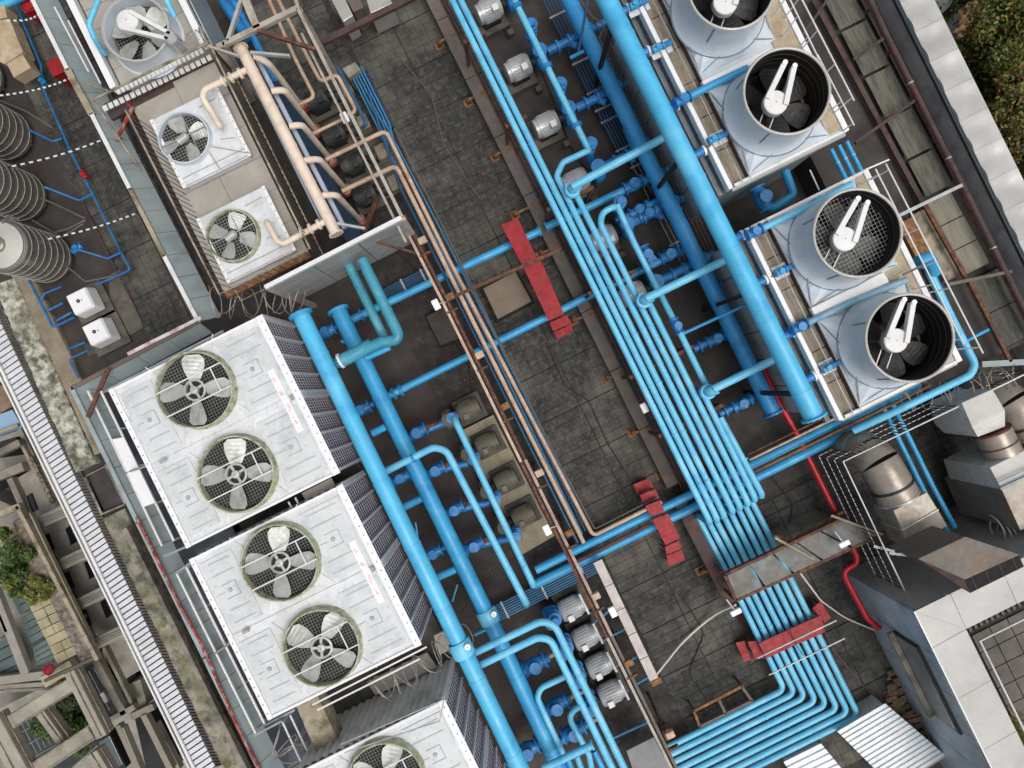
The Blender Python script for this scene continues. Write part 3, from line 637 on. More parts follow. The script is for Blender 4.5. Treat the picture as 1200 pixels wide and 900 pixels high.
def razor(label, pts, R, turns, z):
    P = [W(*p, z) for p in pts]; rr = random.Random(int(pts[0][0])); out = []
    n = turns*12
    for i in range(n+1):
        u = i/n; k = u*(len(P)-1); j = min(int(k), len(P)-2); c = P[j].lerp(P[j+1], k-j); a = 2*math.pi*turns*u
        d = (P[j+1]-P[j]).normalized(); s_ = Vector((-d.y, d.x, 0)); q = R*(1+.15*math.sin(u*37))
        out.append(c+s_*q*math.cos(a)+Vector((0, 0, 1))*q*math.sin(a)*.7+d*R*.5*math.sin(a*.5+u*9))
    t = obj('razor_wire_coil', MB().tube(out, .009, 4), M('wire_grey', (164, 156, 146), .6, metal=.4, var=.2, bump=0), None, label, 'razor wire')
    bb_ = MB()
    for i in range(0, len(out), 2):
        p = out[i]; a = rr.random()*6; bb_.bar(p-Vector((math.cos(a), math.sin(a), .3))*.022, p+Vector((math.cos(a), math.sin(a), .3))*.022, .01, .006)
    obj('barbs', bb_, M('wire_grey'), t, kind='stuff')
razor('tangled razor wire beside the right corner of the lower full cooling unit', [(440, 810), (480, 790), (520, 762), (545, 745)], .26, 12, 2.3)
razor('tangled razor wire between the small fan platform and the upper cooling unit', [(243, 352), (290, 355), (330, 350), (352, 352)], .3, 11, 1.9)
razor('razor wire loops at the bottom left beside the stained beam', [(318, 862), (345, 880), (352, 905)], .3, 6, 2.0)
razor('razor wire spread along the blue pipes under the lowest tower fan', [(1050, 470), (1100, 462), (1150, 452), (1190, 440)], .26, 10, 1.7)
for i, (a, b_) in enumerate([((331, 846), (357, 902)), ((340, 838), (366, 892))]): rail2(['left', 'right'][i]+' of two short white rails at the bottom, left of the stained beam', a, b_, 1.9, 2.5, 3)
# ================================================================ small fan platform (upper left)
ZD = 2.2
plat = thing('equipment_platform', 'tan steel platform that carries the two small square fan units', 'platform', (*W(255, 220, 0)[:2], 0))
xa, xb, ya_, yb_ = quadw((157, 118), (363, 298), ZD)
xa = W(262, 342, ZD).x; xb = W(362, 296, ZD).x; yb_ = W(170, 112, ZD).y; ya_ = W(300, 325, ZD).y
obj('platform_body', MB().box(xa+.35, xb-.1, ya_+.1, yb_, 0.02, ZD-.06), m_beam, plat)
nb = 6
for i in range(nb):
    for j in range(2):
        u0 = ya_+(yb_-ya_)*i/nb; u1 = ya_+(yb_-ya_)*(i+1)/nb; v0 = xa+(xb-xa)*j/2; v1 = xa+(xb-xa)*(j+1)/2
        obj('deck_plate', MB().box(v0+.004, v1-.004, u0+.004, u1-.004, ZD-.06, ZD+random.uniform(-.004, .004)), m_deck, plat)
obj('rust_stained_edge', MB().box(xa, xb, ya_-.12, ya_-.003, ZD-.1, ZD-.01), m_rusto, plat)
def small_unit(q, label, rot):
    P = [W(x, y, ZD+.25) for x, y in q]; x0 = (P[0].x+P[3].x)/2; x1 = (P[1].x+P[2].x)/2; y1 = (P[0].y+P[1].y)/2; y0 = (P[2].y+P[3].y)/2
    t = thing('fan_unit', label, 'fan unit', ((x0+x1)/2, (y0+y1)/2, ZD), 'small square fan units on the tan platform')
    z = ZD+.25
    obj('casing', MB().box(x0+.03, x1-.03, y0+.03, y1-.03, ZD+.004, z-.03), m_cyl, t, bevel=.01)
    obj('top_cover', MB().box(x0, x1, y0, y1, z-.03, z), m_white, t, bevel=.012)
    obj('edge_flange', MB().box(x0-.03, x0+.04, y0, y1, z+.001, z+.03), m_edge, t, bevel=.006)
    obj('edge_flange', MB().box(x1-.04, x1+.03, y0, y1, z+.001, z+.03), m_edge, t, bevel=.006)
    for yy_ in (y0+.18, y0+.02): obj('seam', MB().box(x0+.05, x1-.05, yy_, yy_+.012, z+.001, z+.012), m_grid, t)
    obj('inspection_panel', MB().box(x1-.42, x1-.1, y1-.75, y1-.3, z+.001, z+.02), m_white, t, bevel=.006)
    pm = MB(); pm.bar((x1-.4, y1-.95, z+.015), (x1-.12, y1-1.05, z+.015), .012, .01); pm.bar((x1-.5, y1-.2, z+.015), (x1-.12, y1-.18, z+.015), .012, .01)
    obj('panel_lines', pm, m_steel, t)
    sc_ = MB()
    for i in range(9): sc_.lathe((x0+.005, y0+.08+(y1-y0-.16)*i/8, z+.03), [(.014, 0), (.01, .014)], 6, capt=True); sc_.lathe((x1-.005, y0+.08+(y1-y0-.16)*i/8, z+.03), [(.014, 0), (.01, .014)], 6, capt=True)
    obj('screw_heads', sc_, m_grid, t)
    return t, x0, x1, y0, y1, z
def small_fan(t, c, R, ringmat, rot, nb=4, mot=True):
    x, y, z = c
    k = obj('fan_collar', MB().lathe((x, y, z-.12), [(R*1.06, 0), (R*1.02, .03), (R*1.01, .12), (R*.96, .124), (R*.94, .01)], 40), ringmat, t)
    obj('fan_well_shade_disc', MB().lathe((x, y, z-.112), [(R*.94, 0), (.01, 0)], 32), m_dark, t)  # black disc painted as the shaded depth under the small fan
    obj('wire_guard', wire_disc((x, y, z-.105), R*.93, .06, .007), m_grid, t)
    h = obj('fan_hub', MB().lathe((x, y, z-.09), [(.08, 0), (.08, .05), (.01, .055)], 16), m_blade, t)
    for q in range(nb): inst(BL1, 'fan_blade', (x, y, z-.075), h, (0, 0, rot+q*2*math.pi/nb), (R/.76, R/.6, 1))
    if mot: obj('fan_motor', MB().lathe((x-.0, y+.0, z-.02), [(.08, -.14), (.08, .06), (.05, .1)], 16, axis=(1, .2, 0), capb=True, capt=True), m_motor, t)
    sb = MB(); sb.bar((x-R, y+.02, z-.02), (x+R, y+.02, z-.02), .02, .02); sb.bar((x+.3*R, y-R*.9, z-.03), (x+.3*R, y+R*.9, z-.03), .015, .015)
    obj('support_bar', sb, m_grid, t)
t, x0, x1, y0, y1, z = small_unit([(178, 140), (253, 104), (295, 182), (216, 221)], 'upper small white square fan unit on the tan platform', .2)
small_fan(t, W(215, 161, z+.12), m(30, z+.12), m_cyl, .0)
bs = MB(); c0 = W(240, 170, z+.02); bs.bar(c0, W(294, 180, z+.02), .012, .02); bs.bar(c0, W(257, 197, z+.02), .012, .02); obj('cable_strips', bs, m_grid, t)
t, x0, x1, y0, y1, z = small_unit([(232, 257), (307, 218), (347, 293), (269, 332)], 'lower small white square fan unit on the tan platform, by the rusty edge', .2)
small_fan(t, W(271.5, 275.5, z+.12), m(30.5, z+.12), m_greenr, .86)
# railings
def railing(label, corners, zt, zb, step, mat, pmat=None, cat='railing', mid=(), rr_=.022, group=None, limit=300, pr=.008, segs=None, solid_first=True):
    P = WP([(x, y, zt) for x, y in corners])
    t = obj('railing', MB().tube(P, rr_, 8), mat, None, label, cat, group)
    me = MB().box(-pr, pr, -pr, pr, zb-zt, 0).mesh('baluster', pmat or mat); n = 0
    for a, b_ in zip(P, P[1:]):
        L = (b_-a).length; k = max(1, int(L/step))
        for i in range(k+1):
            if n < limit and (i or a is P[0]): p = a.lerp(b_, i/k); inst(me, 'baluster', p, t); n += 1
    for h, r, mt in mid: obj('mid_rail', MB().tube([Vector((p.x, p.y, h)) for p in P], r, 6), mt, t)
    obj('bottom_rail', MB().tube([Vector((p.x, p.y, zb+.03)) for p in P], rr_*.8, 6), mat, t)
    return t
railing('tan handrail with dark balusters round three sides of the small fan platform', [(147, 129), (257, 345), (363, 291), (246, 52)], 3.2, 2.15, .13, m_tan, m_beam, pr=.006)
# gangway of white blocks
gw = thing('gangway', 'narrow gangway of two rows of white planks behind a tan rail above the small fans', 'gangway', (*W(110, 120, 2)[:2], 2.0))
obj('gangway_rail', MB().tube(WP([(165, 200, 2.6), (109, 117, 3.0), (244, 50, 3.0)]), .028, 8), m_tan, gw)
for r_, (a, b_, z) in enumerate([((136, 108), (238, 58), 2.6), ((120, 128), (248, 66), 2.4)]):
    A, B = W(*a, z), W(*b_, z); n = 20; d = (B-A)/n
    me = MB().box(-d.length*.37, d.length*.37, -.055, .055, -.03, 0).mesh('plank', m_whitep)
    for i in range(n): inst(me, 'plank', A+d*(i+.5), gw, (0, 0, math.atan2(d.y, d.x)+random.gauss(0, .03)))
obj('gangway_bed', MB().prism([W(x, y, 2.2)[:2] for x, y in [(121, 122), (245, 60), (252, 78), (130, 140)]], 2.1, 2.2), m_purp, gw)
for i, (a, b_) in enumerate([((150, 118), (157, 140)), ((156, 125), (136, 165))]): barobj('rusty_brace', ['oxide red brace under the gangway planks', 'oxide red brace below the gangway, leaning left'][i], 'brace', (*a, 2.3), (*b_, 1.9), 4, .04, M('red_rust'))
barobj('rusty_brace', 'short orange rusty brace between the screen wall and the small fan platform', 'brace', (140, 160, 1.6), (132, 176, 1.5), 6, .05, m_rusto)
barobj('guy_bar', 'pale tie bar from the screen wall to the gangway corner', 'tie bar', (96, 97, 2.0), (126, 106, 2.6), 2.5, .03, m_tan)
# large drum fan unit above
zt3 = 2.75
big = thing('fan_unit', 'larger white drum fan unit with a round belt cover, cut by the top edge', 'fan unit', (*W(158, 33, 0)[:2], 0))
x0 = W(128, 103, zt3).x; x1 = W(241, 48, zt3).x; y0 = W(185, 76, zt3).y; y1 = y0+3.0
obj('casing', MB().box(x0+.25, x1-.05, y0, y1, 0.02, zt3-.25), m_deck, big)
n = 7
for i in range(n):
    for j in range(3):
        v0 = x0+.16+(x1-x0-.32)*j/3; v1 = x0+.16+(x1-x0-.32)*(j+1)/3
        obj('deck_plate', MB().box(v0+.004, v1-.004, y0+(y1-y0)*i/n+.005, y0+(y1-y0)*(i+1)/n-.005, zt3-.25, zt3-.2+random.uniform(0, .006)), m_deck, big)
for a0, a1 in ((x0, x0+.13), (x1-.13, x1)): obj('edge_beam', MB().box(a0, a1, y0, y1, zt3-.25, zt3), m_edge, big, bevel=.012)
c = W(159, 33, 3.0); R = m(39, 3.0)
obj('drum', MB().lathe((c.x, c.y, 2.56), [(R*1.06, 0), (R*1.01, .08), (R, .43), (R*.95, .44), (R*.94, .1)], 44), m_cyl, big)
obj('drum_lip', MB().tube([(c.x+R*math.cos(a), c.y+R*math.sin(a), 3.0) for a in [k*math.pi/22 for k in range(44)]], .022, 6, closed=True), m_tanktop, big)
obj('fan_well_shade_disc', MB().lathe((c.x, c.y, 2.565), [(R*.95, 0), (.01, 0)], 36), m_dark, big)  # black disc in place of shaded depth under the drum fan
obj('wire_guard', wire_disc((c.x, c.y, 2.62), R*.93, .06, .007), m_grid, big)
for q in range(6): inst(BL1, 'fan_blade', (c.x, c.y, 2.74), big, (0, 0, q*math.pi/3+.4), (R/.74, R/.66, 1))
hb = W(149, 24, 3.1)
obj('belt_cover', MB().lathe(hb, [(.21, -.14), (.21, 0), (.19, .02), (.01, .035)], 28), m_whitep, big)
e1 = W(200, 44, 3.1)
for s_ in (-1, 1):
    d = (e1-hb).normalized(); s2 = Vector((-d.y, d.x, 0)); obj('cover_arm', MB().bar(hb+s2*s_*.17, e1+s2*s_*.05, .075, .12), m_whitep, big, bevel=.01)
obj('motor', MB().lathe((e1.x, e1.y, 2.8), [(.13, 0), (.13, .32), (.1, .36)], 18, capt=True), m_motor, big)
obj('collar_skirt', MB().lathe((c.x, c.y, 2.53), [(R*1.2, 0), (R*1.06, .05)], 32), m_cyl, big)
pipe('blue_drop_pipe', 'blue pipe with a valve dropping onto the left side of the large drum fan unit', [(118, -8, 3.2), (104, 29, 3.2), (111, 46, 3.1), (123, 63, 2.7)], 6.5, m_bluef, rings=.5)
pipe('blue_drop_pipe', 'short blue pipe end right of the large drum fan unit at the top edge', [(191, -8, 3.3), (205, 20, 3.1)], 7, m_bluef)
barobj('guy_bar', 'white rail standing left of the large drum fan unit', 'rail', (64, 8, 2.4), (104, 84, 2.4), 1.8, .03, m_whitep)
barobj('guy_bar', 'second white rail left of the large drum fan unit, closer to its edge', 'rail', (80, 24, 2.3), (118, 98, 2.3), 1.8, .03, m_whitep)
razor('loose loops of wire on the right edge of the large drum fan unit', [(200, 60), (232, 46), (240, 38)], .16, 5, 2.95)
# cream headers
def header(label, A, B, d, z):
    o = pipe('cream_header', label, [(*A, z), (*B, z)], d, m_cream, rings=.8, ends='01', n=20); return o
h = header('thick cream header pipe with five bent branches beside the tan platform', (282, 56), (394, 274), 13.5, 2.85)
dr = [((298, 66), (314, 73), (355, 139)), ((318, 107), (333, 105), (372, 174)), ((339, 148), (354, 146), (391, 213)), ((357, 188), (374, 186), (410, 247)), ((378, 229), (394, 228), (428, 280))]
for a, b_, c_ in dr:
    kz = .47
    bw = W(*b_, 2.75)
    br = obj('branch_pipe', MB().tube([W(*a, 2.8), bw, Vector((bw.x, bw.y, .55))], .062, 10, fr=.16), m_cream, h)
    obj('rusty_flange', MB().lathe((bw.x, bw.y, .5), [(.13, 0), (.13, .05), (.07, .06), (.07, .12), (.13, .13), (.13, .18)], 16, capb=True, capt=True), M('red_rust'), br)
o = pipe('lilac_pipe', 'pale lilac pipe running along under the cream header, on the pump side', [(298, 62, 2.5), (404, 268, 2.5)], 6, M('lilac_pipe', (170, 180, 196), .4, var=.1), rings=.9)
pipe('lilac_pipe', 'thin pale lilac pipe on the platform side of the cream header', [(290, 84, 2.4), (378, 262, 2.4)], 3, M('lilac_pipe'))
o = pipe('cream_elbow_pipe', 'cream pipe bending onto the upper small fan unit', [(289, 82, 2.85), (240, 105, 2.85), (237, 114, 2.85), (258, 148, 2.8), (258, 148, 2.66)], 7.5, m_cream, fr=.12)
for p in ((282, 86), (271, 91), (262, 95)): ring(o, W(*p, 2.85), W(282, 86, 2.85)-W(262, 95, 2.85), .105, .05, m_cream, 'union_ring')
o = pipe('cream_elbow_pipe', 'cream pipe bending onto the lower small fan unit', [(384, 258, 2.85), (332, 286, 2.85), (325, 283, 2.85), (313, 261, 2.8), (313, 261, 2.66)], 7.5, m_cream, fr=.12)
for p in ((374, 263), (364, 268), (354, 272)): ring(o, W(*p, 2.85), W(374, 263, 2.85)-W(354, 272, 2.85), .105, .05, m_cream, 'union_ring')
obj('blue_tank_band', MB().prism([W(x, y, .9)[:2] for x, y in [(318, 96), (330, 92), (425, 275), (405, 284)]], .3, .9), M('deep_blue_cladding', (10, 46, 72), .5, var=.2, dirt=(12, 46, 76), da=.4), None, 'long deep blue clad trough under the cream header branches', 'trough', bevel=.02)
pipe('blue_low_pipe', 'dark blue low pipe in the shade under the left edge of the cream header', [(268, -8, .5), (300, 50, .5), (395, 240, .5)], 9, m_blued, rings=.8)
pipe('blue_low_pipe', 'wide dark blue low pipe between two light struts at the top edge', [(256, -8, .6), (290, 45, .6)], 13, m_blued)
# tan frame of steel beams
fr_ = thing('beam_frame', 'tan steel beam frame round the small pumps, with sheet metal on its lower side', 'frame', (*W(349, 10, 0)[:2], 0))
ZF = 3.2
def fbar(a, b_, w, h=.1, mat=m_tan, nm='beam', za=ZF, zb=ZF): return obj(nm, MB().bar(W(*a, za), W(*b_, zb), m(w, ZF), h), mat, fr_, bevel=.006)
m_tanbeam = M('tan_painted_steel', (168, 160, 148), .6, var=.18, vs=3, dirt=((120, 100, 84), (190, 182, 170)), da=.4, ds=3, bump=.1)
fbar((255, 56), (349, 10), 6, mat=m_tanbeam); fbar((349, 10), (471, 254), 4, mat=m_tanbeam); fbar((354, 40), (476, 284), 3, mat=m_tanbeam, za=2.9, zb=2.9); fbar((311, 337), (471, 255), 5, mat=m_whitep)
fbar((284, -10), (302, 34), 9, mat=m_tanbeam); fbar((345, -6), (350, 10), 4, mat=m_tanbeam)
fbar((285, -6), (267, 49), 4, mat=m_steel, nm='strut'); fbar((245, 55), (280, 66), 2.5, mat=m_tanbeam, nm='tie_bar')
fbar((302, 36), (370, 58), 4, mat=m_rust, nm='tie_bar'); fbar((294, 62), (340, 66), 3, mat=m_steel, nm='tie_bar'); fbar((395, 262), (428, 268), 3, mat=m_steel, nm='tie_bar')
fbar((432, 280), (487, 297), 3, mat=m_rust, nm='tie_bar', za=2.6, zb=2.6); fbar((262, 50), (264, 56), 3, nm='tie_bar')
for (x, y) in ((350, 10), (471, 255), (255, 56), (312, 336)):
    p = W(x, y, ZF); obj('post', MB().box(p.x-.05, p.x+.05, p.y-.05, p.y+.05, 0, ZF-.055), m_tanbeam, fr_)
A, B = W(312, 337, ZF), W(471, 256, ZF); n = 3
for k in range(n):
    p = A.lerp(B, k/n); q = A.lerp(B, (k+1)/n); d = (B-A).normalized()
    p = p+d*.01; q = q-d*.01
    e = MB(); K = 4
    for g in range(K):
        z0 = 1.3+(ZF-.08-1.3)*g/K; z1 = 1.3+(ZF-.08-1.3)*(g+1)/K-.012; e.hexa([(p.x, p.y-.02, z0), (q.x, q.y-.02, z0), (q.x, q.y, z0), (p.x, p.y, z0)], [(p.x, p.y-.02, z1), (q.x, q.y-.02, z1), (q.x, q.y, z1), (p.x, p.y, z1)])
    obj('wall_sheet', e, m_sheetw, fr_)
# grey sheet west of drum unit
wsh = MB().box(W(245, 48, 2.6).x, W(245, 48, 2.6).x+.03, W(245, 48, 2.6).y-.1, W(245, 48, 2.6).y+2.6, .8, 2.6)
obj('grey_curtain_sheet', wsh, m_sheet, None, 'grey sheet hanging at the right side of the large drum fan unit', 'sheet')
# small pump sets below the cream header
def pump(name, label, px, py, z0, side, mm, s=1.0, group=None, riser=True, blue=m_blued, copper=False):
    """side=+1: motor lies to the right (x+) of its pump"""
    c = W(px, py, z0+.38*s); t = thing(name, label, 'pump', (c.x, c.y, 0), group)
    L = .5*s; R = .235*s; zc = z0+.38*s
    obj('plinth', MB().box(c.x-L*.7 if side > 0 else c.x-L*.75, c.x+L*.75 if side > 0 else c.x+L*.7, c.y-.34*s, c.y+.34*s, .0, z0+.06), m_concd, t, bevel=.02)
    obj('motor_foot', MB().box(c.x-L*.4, c.x+L*.4, c.y-.22*s, c.y+.22*s, z0+.06, zc-R*.8), m_black, t)
    mo = MB().lathe(c, [(R*.55, -L*.56), (R*.9, -L*.54), (R, -L*.46), (R, L*.4), (R*.93, L*.42), (R*.93, L*.56), (R*.7, L*.6), (.01, L*.6)], 28, axis=(side, 0, 0), capb=True)
    mt = obj('motor', mo, mm, t)
    fn = MB()
    for k in range(24):
        a = k*math.pi/12; p = Vector((0, math.cos(a), math.sin(a)))*R*1.02; fn.bar(c+p+Vector((-L*.36*side, 0, 0)), c+p+Vector((L*.3*side, 0, 0)), .008, .02*s)
    obj('cooling_fins', fn, mm, mt)
    obj('terminal_box', MB().box(c.x-.07*s-side*.1*s, c.x+.07*s-side*.1*s, c.y-.2*s, c.y-.06*s, zc+R*.75, zc+R*1.2), m_whitep if mm is m_motor else mm, mt, bevel=.008)
    cc = c-Vector((side*(L*.62), 0, 0))
    obj('coupling', MB().lathe(cc, [(.06*s, -.1*s), (.13*s, -.09*s), (.13*s, 0), (.06*s, .01*s), (.06*s, .1*s)], 14, axis=(side, 0, 0), capb=True), m_black, t)
    pc = c-Vector((side*L*1.05, 0, .02))
    vol = MB().lathe(pc, [(.08*s, -.13*s), (.24*s, -.12*s), (.27*s, 0), (.24*s, .1*s), (.1*s, .14*s)], 20, axis=(side, 0, 0), capb=True, capt=True)
    obj('pump_casing', vol, blue, t)
    fl = MB().lathe((pc.x, pc.y, pc.z+.2*s), [(.1*s, 0), (.1*s, .12*s), (.16*s, .125*s), (.16*s, .19*s)], 16, capt=True); obj('discharge_flange', fl, blue, t)
    return t, pc
copp = M('dark_green_machine', (42, 46, 44), .6, var=.3, vs=5, dirt=((84, 84, 78), (20, 26, 24)), da=.5, ds=3, bump=.3)
for i, (x, y) in enumerate([(372, 118), (392, 158), (413, 192), (428, 228)]):
    nm = ['nearest the top', 'second from the top', 'third from the top', 'lowest'][i]
    t, pc = pump('small_pump', nm+' of four dark pumps inside the tan beam frame', x, y, .12, -1, copp, .9, 'dark pumps inside the tan beam frame', blue=copp)
    q = W(x+18, y-2, .14); obj('concrete_pad', MB().box(q.x-.02, q.x+.52, q.y-.14, q.y+.2, 0, .3), m_tan, t, bevel=.015)
# copper pipes
pipe('copper_pipe', 'hooked copper pipe nearest the cream header branches', [(312, -8, 1.9), (346, 69, 1.9), (369, 114, 1.9), (349, 123, 1.9)], 4.5, m_copper)
pipe('copper_pipe', 'copper pipe with three bends crossing the tan frame near its top corner', [(322, -8, 2.0), (360, 66, 2.0), (376, 96, 2.0), (395, 87, 2.0), (418, 131, 2.0), (405, 135, 2.0)], 4.5, m_copper)
pipe('copper_pipe', 'short straight copper pipe ending at the white lamp box in the frame', [(366, 157, 1.7), (405, 138, 1.7)], 4, m_copper)
pipe('copper_pipe', 'long copper pipe from the frame down to the blue crossing pipes, right of its neighbour', [(382, 187, 1.7), (452, 153, 1.7), (525, 302, 1.2), (695, 628, .9), (775, 588, .9)], 5, m_copper, rings=1.1)
pipe('copper_pipe', 'long copper pipe from the frame, second from the right, ending at the blue crossing pipes', [(401, 224, 1.6), (464, 194, 1.6), (556, 380, 1.1), (684, 636, .8)], 5.5, m_copper, rings=1.1)
pipe('thin_grey_pipe', 'thin grey line outermost of the long copper runs, turning under the small red step', [(462, 150, 1.0), (654, 540, .8), (697, 620, .8), (770, 583, .8)], 2, m_beam)
for i, (p, d, lb) in enumerate([([(432, 110, 1.0), (469, 220, 1.0), (550, 380, .8), (677, 636, .7)], 3.6, 'navy pipe between the beam and the second copper run'), ([(455, 178, .9), (563, 380, .7), (682, 626, .6)], 3, 'navy pipe between the two long copper runs, left one'),
        ([(455, 165, .9), (566, 380, .7), (686, 622, .6)], 2.4, 'blue line between the two long copper runs, right one'), ([(449, 140, .9), (520, 276, .8), (570, 374, .7), (690, 616, .6)], 2.4, 'blue line just left of the outer thin grey line')]):
    pipe('blue_line', lb, p, d, [m_navy, m_bluec][i % 2], rings=1.2)
cn = thing('conduit_bank', 'bank of five thin blue conduits fanning from a grey capped box near the tan frame', 'conduits', (*W(410, 80, 0)[:2], 0))
for k in range(5): obj('conduit', MB().tube(WP([(410+3.2*k, 84-1.6*k, .6), (443+3.2*k, 150-1.6*k, .6), (452+2.6*k, 172-1.2*k, .5)]), .022, 6), m_bluec, cn)
obj('cap_box', MB().prism([W(x, y, .75)[:2] for x, y in [(401, 80), (416, 72), (423, 82), (408, 91)]], 0.02, .75), m_conc, cn, bevel=.015)
obj('plank', MB().prism([W(x, y, .45)[:2] for x, y in [(413, 90), (430, 82), (462, 148), (446, 156)]], 0.3, .45), M('deep_blue_cladding'), cn)
pipe('navy_pipe', 'navy pipe bending between the frame beam and the conduit bank', [(396, 80, 1.4), (430, 146, 1.4), (424, 150, 1.3)], 4.5, m_navy)
# ribs of steel inside
barobj('rusty_brace', 'rusty slanting brace on the floor at the lower end of the tan frame', 'brace', (442, 232, .5), (427, 272, 1.2), 6, .05, m_rust)
# conduit beam on posts, with junction boxes
cb = thing('conduit_beam', 'long beam of paired copper and steel conduits running down the middle of the roof', 'conduit beam', (*W(620, 560, 0)[:2], 0))
zc = 1.9
def cbar(a, b_, w, mat, off=(0, 0), nm='conduit', h=.05): return obj(nm, MB().bar(W(a[0]+off[0], a[1]+off[1], zc), W(b_[0]+off[0], b_[1]+off[1], zc), m(w, zc), h), mat, cb)
pts = [(393, 97), (471, 254), (521, 352), (613, 540), (714, 746), (792, 905)]
o1, o2 = (2.6, -1.3), (-2.4, 1.2)
for i, (a, b_) in enumerate(zip(pts, pts[1:])):
    mts = [(m_tanbeam, m_tanbeam), (m_rust, m_copper), (m_rust, m_copper), (M('mauve_conduit', (168, 146, 134), .55, var=.2, vs=5, dirt=(120, 80, 62), da=.45, ds=3), m_rust), (m_beam, m_tanbeam)][i]
    if i == 0: continue
    cbar(a, b_, 3.4, mts[0], o1); cbar(a, b_, 3.2, mts[1], o2)
    cbar(a, b_, 3, m_dark, (0, 0), 'gap_strip', .03)
for i, (x, y) in enumerate([(491, 284), (523, 350), (558, 418), (588, 478), (628, 556), (663, 626), (694, 700), (733, 778), (781, 862)]):
    p = W(x, y, zc); obj('post', MB().box(p.x-.03, p.x+.03, p.y-.03, p.y+.03, 0, zc-.03), m_rust, cb)
    obj('junction_box', MB().box(p.x-.01, p.x+.17, p.y-.07, p.y+.07, zc-.05, zc+.07), m_rusto if i % 2 else m_copper, cb, bevel=.015)
    obj('clamp_strap', MB().box(p.x-.11, p.x+.13, p.y-.3, p.y-.26, zc-.04, zc+.05), m_rust, cb)
# floodlights
for i, (x, y, a) in enumerate([(404, 138, .2), (511, 357, 0), (641, 621, 0), (718, 717, 0), (755, 478, 0), (693, 213, 0), (605, 170, 0)][:5]):
    nm = ['inside the tan frame at the end of a copper pipe', 'beside the conduit beam near the rusty cross bar', 'left of the conduit beam by the olive pumps', 'between the conduit beam and the pale cable tray', 'at the left edge of the blue pipe bundle'][i]
    p = W(x, y, 2.0 if i != 4 else 1.2); t = thing('floodlight', 'small white floodlight '+nm, 'floodlight', p, 'small white floodlights')
    obj('housing', MB().box(p.x-.07, p.x+.07, p.y-.11, p.y+.11, p.z-.04, p.z+.04), m_lamp, t, bevel=.02)
    obj('arm', MB().tube([(p.x+.05, p.y, p.z-.03), (p.x+.2, p.y-.03, p.z-.08)], .014, 6), m_steel, t)
# ================================================================ left terrace
def tank(label, bx, by, r=28, h=1.45, z0=.15):
    c = W(bx, by, z0); R = m(r, z0); t = thing('water_tank', label, 'water tank', (c.x, c.y, 0), 'stainless steel water tanks')
    prof = []; n = 7
    for k in range(n):
        a = z0+h*k/n; st = h/n
        prof += [(R, a), (R*1.004, a+st*.5)]
    prof += [(R*.985, z0+h), (R*.9, z0+h+.05)]
    obj('shell', MB().lathe((c.x, c.y, 0), prof, 48), m_stain, t)
    top = obj('top', MB().lathe((c.x, c.y, z0+h), [(R*.93, .03), (R*.9, .06), (R*.5, .12), (.02, .14)], 40), m_tanktop, t)
    obj('lid', MB().lathe((c.x, c.y, z0+h+.11), [(.17, 0), (.17, .07), (.12, .09), (.11, .06), (.01, .06)], 24), m_stain, top)
    obj('seam_ring', MB().tube([(c.x+R*.9*math.cos(a), c.y+R*.9*math.sin(a), z0+h+.06) for a in [k*math.pi/20 for k in range(40)]], .012, 6, closed=True), m_stain, top)
    for k in range(n): obj('band', MB().tube([(c.x+R*1.03*math.cos(a), c.y+R*1.03*math.sin(a), z0+h*(k+.57)/n) for a in [q*math.pi/22 for q in range(44)]], .007, 6, closed=True), m_tanktop, t)
    lg = MB()
    for k in range(4): a = .8+k*math.pi/2; lg.box(c.x+R*.8*math.cos(a)-.03, c.x+R*.8*math.cos(a)+.03, c.y+R*.8*math.sin(a)-.03, c.y+R*.8*math.sin(a)+.03, 0, z0)
    obj('legs', lg, m_steel, t)
    return t
ts = [tank('stainless steel water tank, lowest of the row, its cream round top in view', 57, 303), tank('ribbed stainless steel tank second from the bottom of the row at the left edge', 27, 231), tank('ribbed stainless steel tank third from the bottom, beside the white chain', 10, 160)]
tank('stainless steel tank cut off at the left edge, beside the beige slabs', -23, 94)
hk = MB().tube(WP([(3, 262, 1.9), (8, 252, 2.0), (22, 257, 2.0), (24, 260, 1.8)]), .015, 6); obj('tank_handle', hk, m_stain, None if False else ts[0])
for i, (q) in enumerate([[(30, 225), (62, 238), (100, 256)], [(38, 258), (72, 278), (98, 262)], [(0, 118), (30, 130), (62, 150)], [(64, 300), (100, 330), (140, 322)], [(54, 275), (80, 268), (100, 258)]]):
    pipe('stand_bar', ['steel stand bar leaning between the two lowest tanks', 'lower stand bar between the two lowest tanks', 'stand bar above the third tank', 'stand bar right of the lowest tank by the white cubes', 'short stand bar by the blue branch pipe'][i], [(*a, .35) for a in q], 2.2, m_beam, cat='bar')
def blue_line(label, runs, d=2.9, z=.35, mat=M('terrace_blue_paint', (34, 102, 156), .4, var=.15, dirt=((70, 130, 170), (24, 66, 104)), da=.4, ds=3)):
    o = None
    for i, r in enumerate(runs):
        if i == 0: o = pipe('small_blue_pipe', label, [(*p, z) if len(p) == 2 else p for p in r], d, mat, rings=.7)
        else: pipe('branch', '', [(*p, z) if len(p) == 2 else p for p in r], d, mat, parent=o)
    return o
o = blue_line('thin blue pipe zigzagging down the tank terrace with branches to the tanks', [[(14, -5), (48, 77), (50, 102), (84, 180), (109, 228), (142, 296), (153, 316), (138, 323), (112, 334)], [(73, 162), (62, 166), (34, 152, .7)], [(109, 227), (93, 235), (52, 219, .7)], [(142, 296), (126, 303), (84, 290, .7)]])
